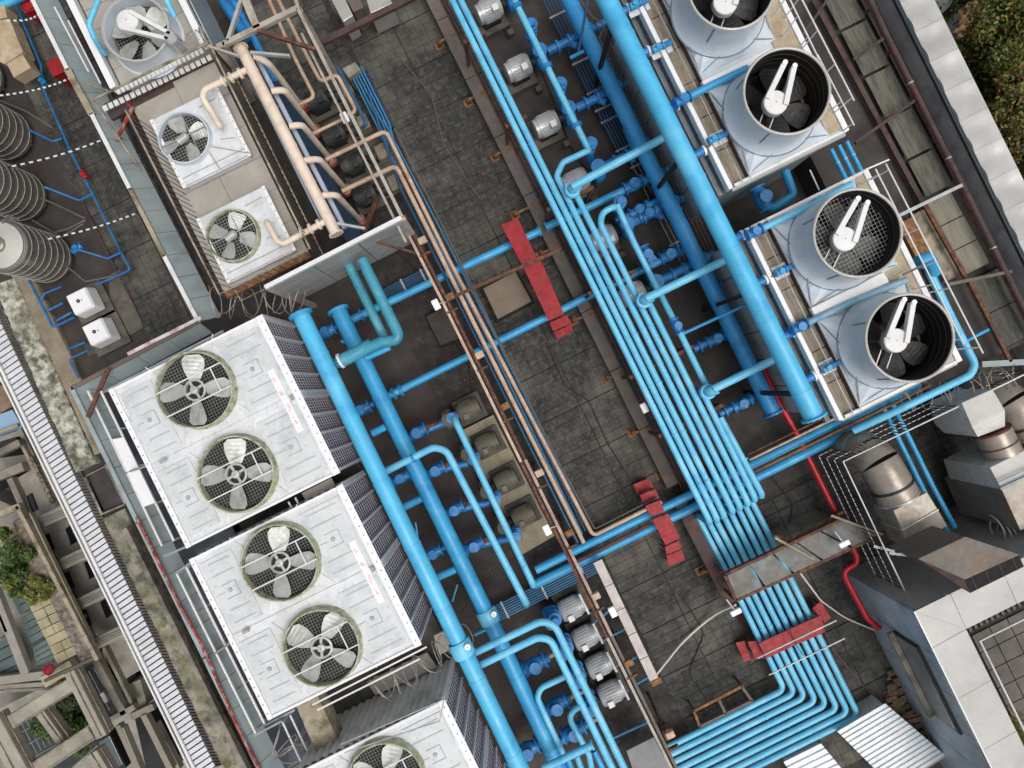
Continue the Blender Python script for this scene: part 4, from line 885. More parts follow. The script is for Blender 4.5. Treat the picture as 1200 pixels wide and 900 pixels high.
valve(o, 99, 205, .35, (0, 1, 0), .045, m_redp, False); valve(o, 91, 291, .6, (1, .2, 0), .06); valve(o, 50, 95, .35, (0, 1, 0), .05)
o = blue_line('thin blue pipe loop round the two white cube tanks', [[(34, 328), (62, 384), (87, 372)], [(56, 364), (74, 355)], [(66, 376), (84, 366, .3)], [(48, 352), (52, 344), (72, 336)]])
o = blue_line('thin blue pipe below the lower white cube tank, turning down', [[(104, 410), (81, 421), (92, 443)], [(80, 409), (100, 401)]], d=2.6)
pipe('big_blue_pipe_end', 'blue pipe crossing the extreme top left corner', [(-10, 12, .8), (30, -6, .8)], 10, m_blue)
def cube(label, q):
    z1 = .55; P = [W(x, y, z1) for x, y in q]; cx_ = sum(p.x for p in P)/4; cy = sum(p.y for p in P)/4; t = thing('cube_tank', label, 'water tank', (cx_, cy, 0), 'white plastic cube tanks')
    s1, s0 = .25, .285
    def ringq(s_, z): return [Vector((cx_+sx*s_, cy+sy*s_, z)) for sx, sy in ((-1, -1), (1, -1), (1, 1), (-1, 1))]
    b = MB().hexa(ringq(s0, .12), ringq(s1, z1-.02)); obj('tank_body', b, m_edge, t, bevel=.05)
    obj('tank_top', MB().hexa(ringq(s1*.93, z1-.02), ringq(s1*.88, z1)), m_edge, t, bevel=.015)
    obj('filler_hole', MB().lathe((cx_-.02, cy+.01, z1), [(.045, .0), (.045, .004), (.01, .005)], 16), m_dark, t)
    obj('bung', MB().lathe((cx_+.07, cy+.0, z1), [(.02, 0), (.02, .006), (.005, .008)], 10), m_grid, t)
    obj('pallet', MB().box(cx_-.42, cx_+.42, cy-.42, cy+.42, .0, .1), m_concd, t)
cube('upper of the two white plastic cube tanks with a round black filler hole', [(75, 347), (99, 333), (111, 359), (86, 372)])
cube('lower of the two white plastic cube tanks with a round black filler hole', [(93, 382), (118, 369), (130, 395), (105, 409)])
solid('concrete_apron', 'pale concrete apron on the terrace floor right of the white cube tanks', 'slab', [(127, 322), (140, 316), (168, 384), (140, 400), (104, 418), (98, 404), (130, 386)], 0, .03, m_concd)
barobj('floor_channel', 'narrow dark floor channel dividing the tiled terrace from the tank strip', 'channel', (97, 238, .05), (166, 376, .05), 2, .03, m_purp)
for i, (q, z) in enumerate([([(-4, 24), (11, 22), (27, 61), (4, 75), (-4, 70)], .9), ([(7, 73), (26, 63), (36, 79), (16, 91)], .85), ([(-6, 8), (5, 6), (8, 20), (-6, 24)], .9)]):
    solid('beige_slab', ['large', 'small lower', 'small upper'][i]+' beige slab among the pipes at the left edge', 'slab', q, .5, z, m_deckt, 'beige slabs at the left edge')
def redbox(label, q, z): 
    t = thing('red_step', label, 'red step', W(*q[0], 0), 'red steps over pipes'); t.location.z = 0
    obj('tread', MB().prism([W(x, y, z)[:2] for x, y in q], z-.03, z), m_red, t, bevel=.008)
    c = [sum(W(x, y, z)[k] for x, y in q)/4 for k in (0, 1)]; obj('riser_box', MB().box(c[0]-.18, c[0]+.18, c[1]-.15, c[1]+.15, 0, z-.033), m_red, t)
redbox('small red step end beside the blue pipe on the tank terrace', [(54, 73), (69, 66), (79, 82), (62, 90)], .7)
redbox('small red step piece cut by the top edge at the left', [(25, 2), (36, -4), (42, 5), (31, 13)], .7)
def rope(label, a, b_, z=1.0, n=26):
    A, B = W(*a, z), W(*b_, z); L = [A.lerp(B, k/n)-Vector((0, 0, .12*math.sin(math.pi*k/n))) for k in range(n+1)]
    t = obj('warning_chain', MB().tube(L, .013, 6), m_black, None, label, 'warning chain', 'black and white warning chains on the terrace')
    w_ = MB()
    for k in range(0, n, 2): w_.tube([L[k], L[k+1]], .02, 6)
    obj('white_sleeves', w_, m_whitep, t)
rope('black and white chain across the terrace above the third tank', (0, 112), (86, 90), 1.4)
rope('black and white chain across the terrace at the second tank', (4, 197), (122, 163), 1.2)
rope('black and white chain across the terrace above the lowest tank', (57, 280), (162, 249), 1.0)
rope('short black and white chain at the top left by the small red step piece', (8, 24), (48, 15), 1.4, 14)
# ================================================================ blue pipework
BIG = 'big blue main pipes'
pL = pipe('main_pipe', 'bright thick blue main pipe right beside the white cooling units', [(352, 368, 2.6), (532, 740, 2.6), (616, 914, 2.6)], 20.7, m_bluef if False else M('bright_blue_pipe', (80, 180, 222), .38, var=.08, vs=1.5, dirt=((130, 212, 236), (32, 138, 196), (120, 108, 98, .12, 4)), da=.34, ds=1.1, bump=.06, bs=20), BIG, rings=1.25, ends='0', n=32)
pR = pipe('main_pipe', 'second thick blue main pipe, between the bright one and the olive pumps', [(396, 363, 1.35), (578, 735, 1.35), (662, 914, 1.35)], 18.9, m_blue, BIG, rings=1.25, ends='0', n=32)
for p, x, y, z in ((pL, 352, 368, 2.6), (pR, 396, 363, 1.35)):
    a = W(x, y, z); obj('end_cap', MB().lathe(a, [(.24, -.05), (.24, .02), (.17, .05), (.01, .06)], 28, axis=(0, 1, 0)), m_blue, p)
for p, x, y, z in ((pR, 572, 722, 1.35), (pL, 541, 760, 2.6)):
    c = W(x, y, z); s_ = MB(); d = W(532, 740, 2.0)-W(352, 368, 2.0)
    sd_ = obj('saddle', MB().lathe(c, [(.205, -.16), (.225, -.12), (.225, .12), (.205, .16)], 28, axis=d), m_bluef, p)
    q = c+Vector((.17, .05, .2)); obj('gauge', MB().lathe(q, [(.06, 0), (.06, .05), (.01, .06)], 14), m_lamp, sd_)
pA = pipe('main_pipe', 'darker thick blue main pipe low on the right side, left of the brightest one', [(663, -8, 1.0), (906, 484, 1.0)], 18.5, M('deep_blue_pipe', (50, 144, 202), .38, var=.1, vs=1.5, dirt=((70, 160, 212), (16, 94, 164), (112, 96, 84, .14, 4)), da=.36, ds=1.2, bump=.06, bs=20), BIG, rings=1.3, ends='1', n=28)
pB = pipe('main_pipe', 'brightest thick blue main pipe passing along the left side of the cooling towers', [(706, -10, 3.2), (954, 489, 3.2)], 23.5, MATS['bright_blue_pipe'], BIG, rings=1.3, ends='1', n=32)
for k, (x, y) in enumerate([(720, 20), (800, 182), (880, 342), (940, 462)]):
    for p, dx in ((pB, 0),):
        q = W(x, y, 3.2); obj('support_leg', MB().box(q.x-.04, q.x+.04, q.y-.04, q.y+.04, 0, 3.0), m_black, p)
# teal pipes from under the sheet metal
pipe('teal_pipe', 'teal pipe coming from under the sheet wall and bending back over a main pipe', [(424, 304, 2.5), (470, 398, 2.5), (446, 401, 2.5), (398, 424, 2.3), (384, 430, 2.2)], 13, m_teal, rings=1.0, fr=.12)
pipe('teal_pipe', 'straighter teal pipe left of its twin, dropping behind it', [(408, 309, 2.0), (447, 389, 2.0), (454, 404, 1.4)], 11, m_teal, rings=.9)
o = pipe('teal_stub', 'thick teal stub with a pale flange between the two left main pipes', [(398, 424, 2.4), (436, 404, 2.4)], 16, m_teal)
flange(o, W(399, 423, 2.4), W(436, 404, 2.4)-W(398, 424, 2.4), .12, m_edge)
pipe('teal_stub', 'blue stub under the bent teal pipe', [(428, 420, 1.5), (457, 407, 1.5)], 7.2, m_blue)
# crossing pipes
CR = 'blue pipes crossing the roof'
o = pipe('crossing_pipe', 'upper long blue pipe crossing under the first red step', [(411, 375, .75), (632, 271, .55)], 9.5, m_blue, CR, rings=1.4, ends='01')
for q in ((424, 369), (436, 363)): ring(o, W(*q, .75), W(632, 271, .55)-W(411, 375, .75), .15, .05, m_blued, 'coupling')
o = pipe('crossing_pipe', 'upper crossing blue pipe continued past the curb into the pump rows', [(640, 266, .55), (740, 219, .55), (800, 190, .6)], 9.5, m_blued if False else m_blue, CR, rings=.9, ends='0'); valve(o, 742, 217, .6, (1, .0, 0), .11)
o = pipe('crossing_pipe', 'second long blue pipe crossing under the lower end of the first red step', [(451, 466, .75), (700, 342, .6), (806, 290, .6)], 9.0, m_blue, CR, rings=1.4, ends='0'); valve(o, 784, 299, .6, (1, 0, 0), .11)
for q in ((462, 461), (470, 457)): ring(o, W(*q, .75), Vector((1, 0, 0)), .15, .06, m_blued, 'coupling')
o = pipe('crossing_pipe', 'left of the paired blue pipes under the small red step', [(628, 668, .55), (650, 657, .55), (792, 588, .55), (880, 545, .7), (1000, 487, .75), (1100, 440, .75)], 9.9, m_blue, CR, rings=1.5)
o = pipe('crossing_pipe', 'right of the paired blue pipes under the small red step, reaching the lower tower corner', [(626, 685, .55), (795, 603, .55), (888, 559, .7), (1000, 504, .75), (1134, 441, .75), (1140, 430, .8), (1126, 400, .9), (1084, 306, 1.0)], 10.3, m_blue, CR, rings=1.5, fr=.15)
for i, (a, b_, d, mt) in enumerate([((878, 539), (1070, 446), 3, m_copper), ((884, 553), (1090, 452), 3.5, m_rusto), ((876, 533), (1060, 444), 2, m_rust)]):
    pipe('thin_rust_pipe', ['thin copper line above the paired blue pipes by the towers', 'orange pipe between the paired blue pipes by the towers', 'thin rusty line nearest the tower corner'][i], [(*a, 1.0), (*b_, 1.0)], d, mt)
o = pipe('grey_sleeve', 'grey sleeve crossing the middle of the copper runs beside the paired blue pipes', [(672, 660, .7), (760, 615, .7)], 5, m_purp)
# smaller lines by the olive pumps
o = pipe('blue_pipe', 'blue pipe arching from the bright main pipe over the second and down past olive pumps', [(445, 556, 2.0), (508, 524, 2.0), (523, 528, 2.0), (616, 706, 1.9), (617, 709, .6)], 8.6, m_bluef, rings=1.2, fr=.25)
flange(o, W(484, 537, 2.0), Vector((1, 0, 0)), .075, m_blued)
o = pipe('blue_pipe', 'blue pipe collecting the outlets of the olive pumps', [(532, 487, .9), (533, 492, 1.5), (625, 686, 1.5), (625, 686, .6)], 7.7, m_bluef, rings=1.2)
OL = 'olive pumps in a row'
for i, (x, y) in enumerate([(549, 480), (571, 520), (593, 563), (613, 604)]):
    nm = ['topmost', 'second from the top', 'third from the top', 'lowest'][i]
    t, pc = pump('olive_pump', nm+' of the olive pumps beside the conduit beam', x, y, .12, 1, m_olive, .92, OL, blue=m_olive)
    x2, y2 = [(531, 489), (556, 537), (581, 583), (604, 625)][i]
    p = W(x2, y2, .9); obj('discharge_pipe', MB().tube([(p.x, p.y, .3), (p.x, p.y, 1.35)], .07, 12), m_blued, t)
    for z in (.55, .8, 1.05, 1.3): ring(t, (p.x, p.y, z), (0, 0, 1), .112, .05, m_blued, 'flange')
    a = [(486, 508), (508, 552), (530, 598), (553, 640)][i]; q = W(*a, .7); e = W(x2-8, y2+6, .6)
    s_ = obj('suction_pipe', MB().tube([q-Vector((.35, 0, 0)), q, e], .09, 12, fr=.1), m_blued, t); valve(s_, a[0]+3, a[1]-1, .7, (1, 0, 0), .11)
    obj('reducer', MB().lathe(q+Vector((.28, 0, 0)), [(.1, 0), (.05, .12), (.05, .3)], 12, axis=(1, 0, 0), capt=True), m_rust, t)
    a = [(448, 490), (462, 522), (474, 596), (507, 665)][i]
solid('olive_plinth', 'broad tan concrete plinth under the olive pumps', 'plinth', [(540, 505), (578, 486), (650, 628), (612, 650)], 0, .1, m_tanb)
for i, (a, b_) in enumerate([((436, 508), (452, 500)), ((470, 596), (494, 584)), ((514, 676), (534, 667)), ((432, 404), (400, 400)), ((575, 735), (556, 744))]):
    pipe('link_pipe', ['topmost short blue link between the two left main pipes', 'short blue link between the left main pipes beside the middle cooling units', 'short blue link between the left main pipes beside the lower unit', 'thin link near the upper flanges of the left main pipes', 'lowest short link between the left main pipes'][i], [(*a, 1.3), (*b_, 1.3)], 9 if i < 3 else 4, m_blue)
for i, (x, y) in enumerate([(383, 389), (424, 480), (470, 560), (508, 648)]):
    t = thing('blue_valve', ['by the upper flanges', 'second along', 'third along', 'lowest'][i]+' of the royal blue valves between the two left main pipes', 'valve', W(x, y, .9), 'royal blue valves between the left main pipes')
    valve(t, x, y, 1.0, (1, 0, 0), .1)
    obj('stem_pipe', MB().tube([W(x, y, 1.0)-Vector((.3, 0, 0)), W(x, y, 1.0)+Vector((.3, 0, 0))], .06, 10), m_blued, t)
for i, (a, b_) in enumerate([((494, 662), (487, 612)), ((536, 685), (530, 705)), ((490, 605), (497, 598))][:2]): pipe('thin_blue_rod', ['pale blue rod between the left main pipes', 'lower pale blue rod between the left main pipes'][i], [(*a, .6), (*b_, .9)], 2.2, m_bluef)
# lower pipe loops
LP = 'looping blue pipes at the bottom'
pipe('loop_pipe', 'outer of the two tall looping blue pipes at the bottom, beside the silver pumps', [(556, 765, 2.1), (634, 728, 2.1), (650, 732, 2.1), (738, 914, 2.1)], 8.6, m_bluef, LP, rings=1.3, fr=.3)
pipe('loop_pipe', 'inner of the two tall looping blue pipes at the bottom', [(564, 779, 2.1), (630, 747, 2.1), (645, 749, 2.1), (724, 914, 2.1)], 8.6, m_bluef, LP, rings=1.3, fr=.3)
pipe('loop_pipe', 'small square cornered blue loop inside the two tall loops', [(664, 792, 1.5), (634, 806, 1.5), (629, 817, 1.5), (661, 886, 1.5)], 7.2, m_bluef, LP, rings=.8, fr=.22)
pipe('loop_pipe', 'smallest blue loop, rounded, beside the inner tall pipe at the bottom', [(684, 826, 1.2), (672, 832, 1.2), (667, 842, 1.2), (690, 884, 1.2), (694, 905, 1.0)], 7.2, m_bluef, LP, fr=.22)
pipe('loop_pipe', 'pale blue pipe ending bluntly across the bottom of the small loops', [(636, 901, 1.9), (694, 873, 1.9)], 9.0, m_bluef, LP, ends='1')
for i, (a, b_) in enumerate([((676, 886), (684, 908)), ((696, 880), (712, 912)), ((702, 868), (722, 908)), ((664, 886), (672, 906))]):
    pipe('riser_pipe', ['second from left', 'third', 'rightmost', 'leftmost'][i]+' short blue pipe running off the bottom edge below the blunt pale pipe', [(*a, .9), (*b_, .9)], 7.2, m_blue if i % 2 else m_bluef, 'short pipes at the bottom edge')
for i, (x, y) in enumerate([(627, 778), (652, 826), (672, 856), (618, 878)]):
    t = thing('blue_valve', ['topmost', 'middle', 'right hand', 'lowest'][i]+' royal blue valve among the looping pipes at the bottom', 'valve', W(x, y, .7), 'royal blue valves among the loops')
    q = W(x, y, .8); obj('stem_pipe', MB().tube([q-Vector((.55, .1, 0)), q+Vector((.35, 0, 0))], .1, 12), m_blued, t); valve(t, x, y, .8, (1, 0, 0), .13)
    obj('rod', MB().tube([q+Vector((.35, 0, 0)), q+Vector((.7, 0, 0))], .05, 8), m_copper, t)
SP = 'silver pumps in a row'
for i, (x, y) in enumerate([(670, 712), (686, 746), (702, 779), (716, 811)]):
    nm = ['topmost', 'second from the top', 'third from the top', 'lowest'][i]
    t, pc = pump('silver_pump', nm+' of the close set silver pumps beside the pale cable tray', x, y, .14, 1, m_motor, 1.0, SP)
    q = W([650, 664, 678, 692][i], [724, 757, 790, 824][i], .9)
    obj('discharge_pipe', MB().tube([(q.x, q.y, .3), (q.x, q.y, 1.2)], .09, 12), m_blued, t)
    for z in (.5, .75, 1.0): ring(t, (q.x, q.y, z), (0, 0, 1), .15, .05, m_blued, 'flange')
    obj('end_plate', MB().box(W(x+13, y-8, .5).x-.02, W(x+13, y-8, .5).x+.03, W(x+13, y-8, .5).y-.25, W(x+13, y-8, .5).y+.25, .02, .75), m_steel, t)
# pale cable tray with cross lines
ct = thing('cable_tray', 'straight pale grey cable tray right of the silver pumps', 'cable tray', (*W(733, 728, 0)[:2], 0))
A, B = W(700, 657, 1.0), W(768, 799, 1.0)
for k in range(5):
    p, q = A.lerp(B, k/5+.002), A.lerp(B, (k+1)/5-.002); obj('tray_cover', MB().bar(p, q, m(11, 1), .05), m_tanktop if False else M('tray_cover', (172, 164, 160), .5, metal=.2, var=.08, dirt=(140, 130, 124), da=.3, ds=2), ct, bevel=.004)
for k in range(4): p = A.lerp(B, (k+.5)/4); obj('post', MB().box(p.x-.02, p.x+.02, p.y-.02, p.y+.02, 0, .97), m_steel, ct)
obj('end_block', MB().box(B.x-.1, B.x+.14, B.y-.06, B.y+.06, .93, 1.05), m_rusto, ct, bevel=.01)
for i, (a, b_) in enumerate([((690, 735), (718, 712)), ((704, 752), (734, 736)), ((718, 782), (750, 768)), ((740, 805), (762, 792)), ((716, 866), (760, 846))]):
    pipe('thin_blue_line', ['topmost', 'second', 'third', 'fourth', 'lowest'][i]+' thin blue line running from the silver pumps towards the pale cable tray', [(*a, .6), (*b_, .6)], 3, m_bluec, 'thin blue lines by the cable tray')
pipe('white_hose', 'white hose curving across the paving from the cable tray to the panel bridge', [(768, 792, .6), (800, 752, .1), (836, 720, .1), (862, 709, .9)], 2.6, m_hose, fr=1.2)
pipe('white_hose', 'thin white hose hanging right of the panel bridge over the dark floor', [(938, 672, 1.3), (962, 704, .4), (990, 724, .1), (1024, 738, .1)], 2.2, m_hose, fr=1.0)
for i, (x, y, lb) in enumerate([(862, 717, 'white floodlight on an arm at the left corner of the panel bridge'), (989, 637, 'white floodlight at the right end of the panel bridge')]):
    p = W(x, y, 1.5); t = thing('floodlight', lb, 'floodlight', p, 'small white floodlights')
    obj('housing', MB().box(p.x-.12, p.x+.12, p.y-.06, p.y+.06, p.z-.04, p.z+.05), m_lamp, t, bevel=.02); obj('arm', MB().tube([p, p+Vector((-.05, .3, -.05))], .02, 6), m_steel, t)
# thin conduit fans
def conduits(label, A, B, n, sp, z, d, mat, curve=None):
    t = thing('conduit_bank', label, 'conduits', W(*A, 0)); t.location.z = 0; a, b_ = W(*A, z), W(*B, z); dr = (b_-a).normalized(); s_ = Vector((-dr.y, dr.x, 0))
    WL[t] = Vector(t.location)
    for k in range(n):
        o = s_*sp*(k-(n-1)/2); obj('conduit', MB().tube([a+o, b_+o], m(d, z)/2, 6), mat, t)
    for u in (.15, .5, .85): p = a.lerp(b_, u); obj('conduit_clip', MB().bar(p-s_*sp*n*.55, p+s_*sp*n*.55, .04, .05), m_steel, t)
    return t
conduits('row of thin blue conduits passing under the conduit beam above the silver pumps', (572, 724), (702, 660), 7, .055, .25, 2, m_bluec)
conduits('short row of thin navy conduits beside the upper crossing blue pipe', (440, 352), (506, 318), 6, .05, .35, 2, m_navy)
conduits('long row of thin navy conduits left of the darker main pipe, from the top edge', (646, -8), (722, 148), 7, .075, .3, 1.8, m_navy)
conduits('second row of thin navy conduits farther down beside the darker main pipe', (690, 92), (738, 188), 5, .075, .28, 1.8, m_navy)
conduits('dark cable lines lying between the two right main pipes', (700, 30), (905, 455), 5, .09, .3, 1.6, m_beam)
conduits('pair of thin light conduits on the dark floor beside the darker main pipe', (735, 175), (800, 305), 2, .12, .25, 1.2, m_steel)
# ================================================================ pipe bundle
BU = 'parallel blue pipes of the bundle'; UP = 1.5; LO = .38
ends = [(833, 614), (841.5, 611), (850.5, 607), (860, 601.5), (869, 597), (878, 592), (886.5, 587), (894.5, 582.5)]
order = ['leftmost', 'second from the left', 'third from the left', 'fourth from the left', 'fifth from the left', 'sixth from the left', 'seventh from the left', 'rightmost']
def up(e, y, dx=0): return (e[0]-(e[1]-y)*.494+dx, y)
starts = [[(up(ends[0], -10))], [(up(ends[1], -10))], [(690, 176), (660, 190), (up(ends[2], 206)), ], [(up(ends[3], 222))], [(742, 284, .9), (723, 240, 1.7), (706, 249, 1.7), (up(ends[4], 262))], [(up(ends[5], 350))], [(up(ends[6], 458))], [(844, 489)]]
corner = [(919, 808), (931, 812.5), (943.5, 817), (956, 821.5), (968.5, 826), (981, 830.5), (993.5, 835), (1006, 839)]
bend = W(*ends[0], UP)
for i in range(8):
    e = ends[i]; ew = W(*e, UP); st = []
    for s_ in starts[i]: st.append(W(s_[0], s_[1], s_[2] if len(s_) > 2 else UP))
    cw = W(*corner[i], LO)
    lo1 = Vector((ew.x, ew.y, LO)); 
    # lower run stays parallel: from the drop to the corner, then off to the left
    cx2 = cw.x; lo2 = Vector((cx2, ew.y-.55, LO)) if abs(cx2-ew.x) > .02 else None
    cpt = Vector((cx2, cw.y, LO)); left = W(784, 873, LO).x-.2
    path = st+[ew, lo1]
    path += [Vector((ew.x+(cx2-ew.x)*.0, ew.y-.5, LO))] if False else []
    path[-1] = Vector((ew.x, ew.y-.02, LO))
    path += [Vector((ew.x, ew.y-.25, LO)), Vector((cx2, ew.y-1.3, LO)), cpt, Vector((left, cw.y, LO))]
    r = m(7.5, UP)/2; jx, jz = random.uniform(-.007, .007), random.uniform(-.012, .012); path = [p+Vector((jx+random.uniform(-.003, .003), 0, jz)) for p in path]
    o = obj('bundle_pipe', MB().tube(path, r, 16, fr=.16), m_bluef, None, order[i]+' of the eight parallel blue pipes in the long bundle', 'pipe', BU)
    if i >= 0:
        L0 = st[-1]
        for y in [ew.y+.9+1.15*k for k in range(12)]:
            if y < L0.y-.15: ring(o, (ew.x if len(st) == 1 or True else 0, y, UP), (0, 1, 0), r*1.06, .03, m_bluef, 'weld_collar') if abs(ew.x-L0.x) < .08 else None
    for y in (ew.y-.28, ew.y-1.6, ew.y-3.0): ring(o, (ew.x if y > ew.y-.5 else cx2, y, LO), (0, 1, 0), r*1.07, .035, m_bluef, 'weld_collar')
    for x in (cx2-1.0, cx2-2.2): ring(o, (x, cw.y, LO), (1, 0, 0), r*1.07, .03, m_bluef, 'weld_collar')
# rack supports beneath the bundle
for i, (y) in enumerate([9, 7, 5, 3, 1, -1, -2.4]):
    xl, xr = bend.x-.15, W(*ends[7], UP).x+.12
    if y > 3.6: xr = bend.x+.35
    elif y > -.3: xr = bend.x+.95
    t = thing('pipe_rack', ['topmost', 'second', 'third', 'fourth', 'fifth', 'sixth', 'lowest'][i]+' dark rack frame carrying the blue pipe bundle, counted from the top edge', 'pipe rack', ((xl+xr)/2, y, 0), 'rack frames under the bundle')
    obj('cross_beam', MB().box(xl, xr, y-.04, y+.04, UP-.2, UP-.085), m_rust, t)
    for x in (xl+.03, xr-.03): obj('post', MB().box(x-.03, x+.03, y-.03, y+.03, 0, UP-.2), m_rust, t)
# feed pipes from the brightest main pipe
nodes = [((786, 157), (670, 219), (671, 222)), ((858, 301), (757, 350), (755, 352)), ((918, 416), (836, 456), (830, 459))]
for i, (a, b_, c_) in enumerate(nodes):
    nm = ['upper', 'middle', 'lower'][i]
    o = pipe('feed_pipe', nm+' of three straight pale blue pipes joining the brightest main pipe to the bundle', [(*a, 2.25), (*b_, 2.0)], 9.9, m_bluef, 'feed pipes to the bundle', rings=1.0)
    c = W(*c_, 1.75); obj('elbow_fitting', MB().tube([c+Vector((.15, .0, .2)), c+Vector((0, 0, .15)), c-Vector((0, 0, .5))], .11, 14, fr=.1), m_bluef, o)
    for dz in (0, -.12): ring(o, c+Vector((0, 0, dz)), (0, 0, 1), .16, .05, m_bluef, 'flange')
    obj('drop_pipe', MB().tube([c, Vector((c.x, c.y, .4))], .09, 12), m_blue, o)
pipe('thin_cross_pipe', 'thin blue pipe crossing under the brightest main pipe between the middle and lower feed pipes', [(872, 358, 1.6), (798, 392, 1.5)], 4.0, m_blue)
o = pipe('blue_pipe', 'blue pipe with a green tinged valve running inside the right edge of the bundle', [(742, 284, .9), (776, 349, 1.3), (793, 382, 1.5), (822, 441, 1.5), (828, 452, 1.5)], 7.2, m_bluef, rings=.9); valve(o, 758, 299, 1.2, (0, 1, 0), .1, None, False); valve(o, 793, 382, 1.5, (0, 1, 0), .08, None, False)
o = pipe('blue_pipe', 'right leg of the blue pipe loop beside the bundle', [(723, 240, 1.7), (743, 284, 1.6), (760, 318, 1.5)], 7.2, m_bluef)
# header over the right pumps
o = pipe('pump_header', 'blue header pipe over the row of silver pumps at the top', [(600, -6, 1.4), (641, 78, 1.4), (690, 176, 1.4), (690, 178, .5)], 7.7, m_bluef, rings=.7)
for (x, y) in ((606, 8), (641, 78), (676, 147)): ring(o, W(x, y, 1.4), (0, 1, 0), .12, .08, m_blued, 'clamp')
RP = 'silver pumps at the top'
for i, (x, y) in enumerate([(573, 12), (607, 80), (640, 146), (674, 213), (707, 279), (741, 345)]):
    nm = ['cut by the top edge', 'second from the top edge', 'third from the top edge', 'half under the upper feed pipe', 'fifth, showing between bundle pipes', 'sixth, mostly hidden under the bundle'][i]
    t, pc = pump('silver_pump', 'silver pump right of the curb, '+nm, x, y, .14, -1, m_motor, 1.02, RP)
    q = W(x+15, y-24, .9); obj('discharge_pipe', MB().tube([(pc.x, pc.y+.1, .4), (pc.x, pc.y+.45, .75), (pc.x, pc.y+.45, 1.3)], .09, 12, fr=.1), m_blued, t)
    for z in (.8, 1.0, 1.2): ring(t, (pc.x, pc.y+.45, z), (0, 0, 1), .14, .045, m_blued, 'flange')
    s0 = pc+Vector((.2, 0, .12)); s_ = obj('suction_pipe', MB().tube([s0, s0+Vector((1.7 if i < 3 else 1.3, 0, 0))], .1, 12), m_blued, t)
    for dx in (.25, .55): ring(s_, s0+Vector((dx, 0, 0)), (1, 0, 0), .15, .06, m_blued, 'flange')
    v_ = MB(); c = s0+Vector((.95, 0, 0)); v_.lathe(c, [(.16, -.12), (.16, -.08), (.1, -.07), (.13, 0), (.1, .07), (.16, .08), (.16, .12)], 16, axis=(1, 0, 0), capb=True, capt=True); v_.lathe(c, [(.09, 0), (.09, .2), (.15, .21), (.15, .25)], 14, capt=True)
    obj('valve', v_, m_blued, s_)
    w_ = obj('strainer', MB().tube([s0+Vector((.5, 0, 0)), s0+Vector((.66, -.2, .05))], .08, 10), m_blued, s_)
    if i in (3, 4): obj('tee_stub', MB().tube([s0+Vector((.75, -.0, .05)), s0+Vector((.72, .5, .25))], .07, 10), m_blue, s_)
    obj('anchor_block', MB().box(pc.x-.3, pc.x-.16, pc.y-.55, pc.y-.42, 0, .18), m_concd, t)
for i, (x, y) in enumerate([(745, 248), (756, 252), (836, 398), (866, 474)]):
    t = thing('blue_valve_set', ['upper', 'second', 'third', 'lowest'][i]+' ornate royal blue valve set between the bundle and the darker main pipe', 'valve set', W(x, y, .6), 'valve sets right of the bundle')
    q = W(x, y, .65); obj('body_pipe', MB().tube([q-Vector((.5, 0, 0)), q+Vector((.55, 0, 0))], .08, 10), m_blued, t)
    for dx in (-.35, -.15, .1, .3): ring(t, q+Vector((dx, 0, 0)), (1, 0, 0), .14, .05, m_blued, 'flange')
    valve(t, x+3, y-1, .65, (1, 0, 0), .1)
# links under the main pipe
for i, (a, b_) in enumerate([((700, 112), (770, 78)), ((770, 204), (812, 184)), ((800, 318), (860, 288)), ((842, 334), (880, 314))]):
    pipe('link_pipe', ['topmost', 'second', 'third', 'lowest'][i]+' dark blue link running under the two right main pipes', [(*a, .55), (*b_, .55)], 9, m_blued, 'dark links under the right main pipes')
pipe('vent_pipe', 'thin violet blue pipe leaning over the darker main pipe at the top', [(690, -6, 1.9), (678, 60, 1.3)], 3.2, m_navy)
pipe('vent_pipe', 'short dark blue pipe end next to the leaning violet pipe', [(668, 68, .9), (684, 60, .9)], 4.5, m_blue)
pipe('loose_cable', 'tangled grey cable between the two right main pipes near the top', [(680, 0, 1.0), (694, 20, 1.1), (712, 30, 1.0), (700, 44, 1.1), (710, 60, 1.0), (722, 90, .9)], 1.8, m_beam, fr=.2)
for i, (pts, mt, lb) in enumerate([([(470, 300, .03), (500, 330, .03), (512, 372, .03), (548, 420, .03), (556, 470, .05)], m_black, 'thin black cable snaking over the dark floor by the dark roof hatch'),
        ([(640, 400, .03), (662, 452, .03), (690, 470, .03), (712, 520, .03), (738, 560, .03)], m_black, 'thin black cable lying across the central paving'),
        ([(800, 700, .03), (826, 742, .03), (806, 790, .03), (830, 822, .03)], m_black, 'black cable lying on the paving near the rusty stand'),
        ([(950, 700, .03), (975, 760, .03), (1000, 790, .03), (1020, 812, .03)], m_beam, 'grey cable on the back roof floor right of the lower bundle'),
        ([(470, 70, .03), (505, 110, .03), (520, 170, .03), (560, 230, .03)], m_beam, 'grey cable wandering over the paving at the top centre'),
        ([(905, 560, .03), (930, 590, .03), (925, 615, .03)], m_black, 'short black cable on the floor beside the red fire pipe'),
        ([(625, 60, .03), (650, 120, .03), (668, 170, .03), (700, 220, .03)], m_black, 'black cable running behind the silver pumps at the top')]):
    pipe('loose_cable', lb, pts, 1.3, mt, fr=.35, cat='cable')
pipe('loose_cable', 'dark cable following the gap between the right main pipes', [(690, 16, .9), (712, 52, .9), (724, 84, .9), (746, 130, .8), (830, 300, .8)], 1.6, m_purp, fr=.4)
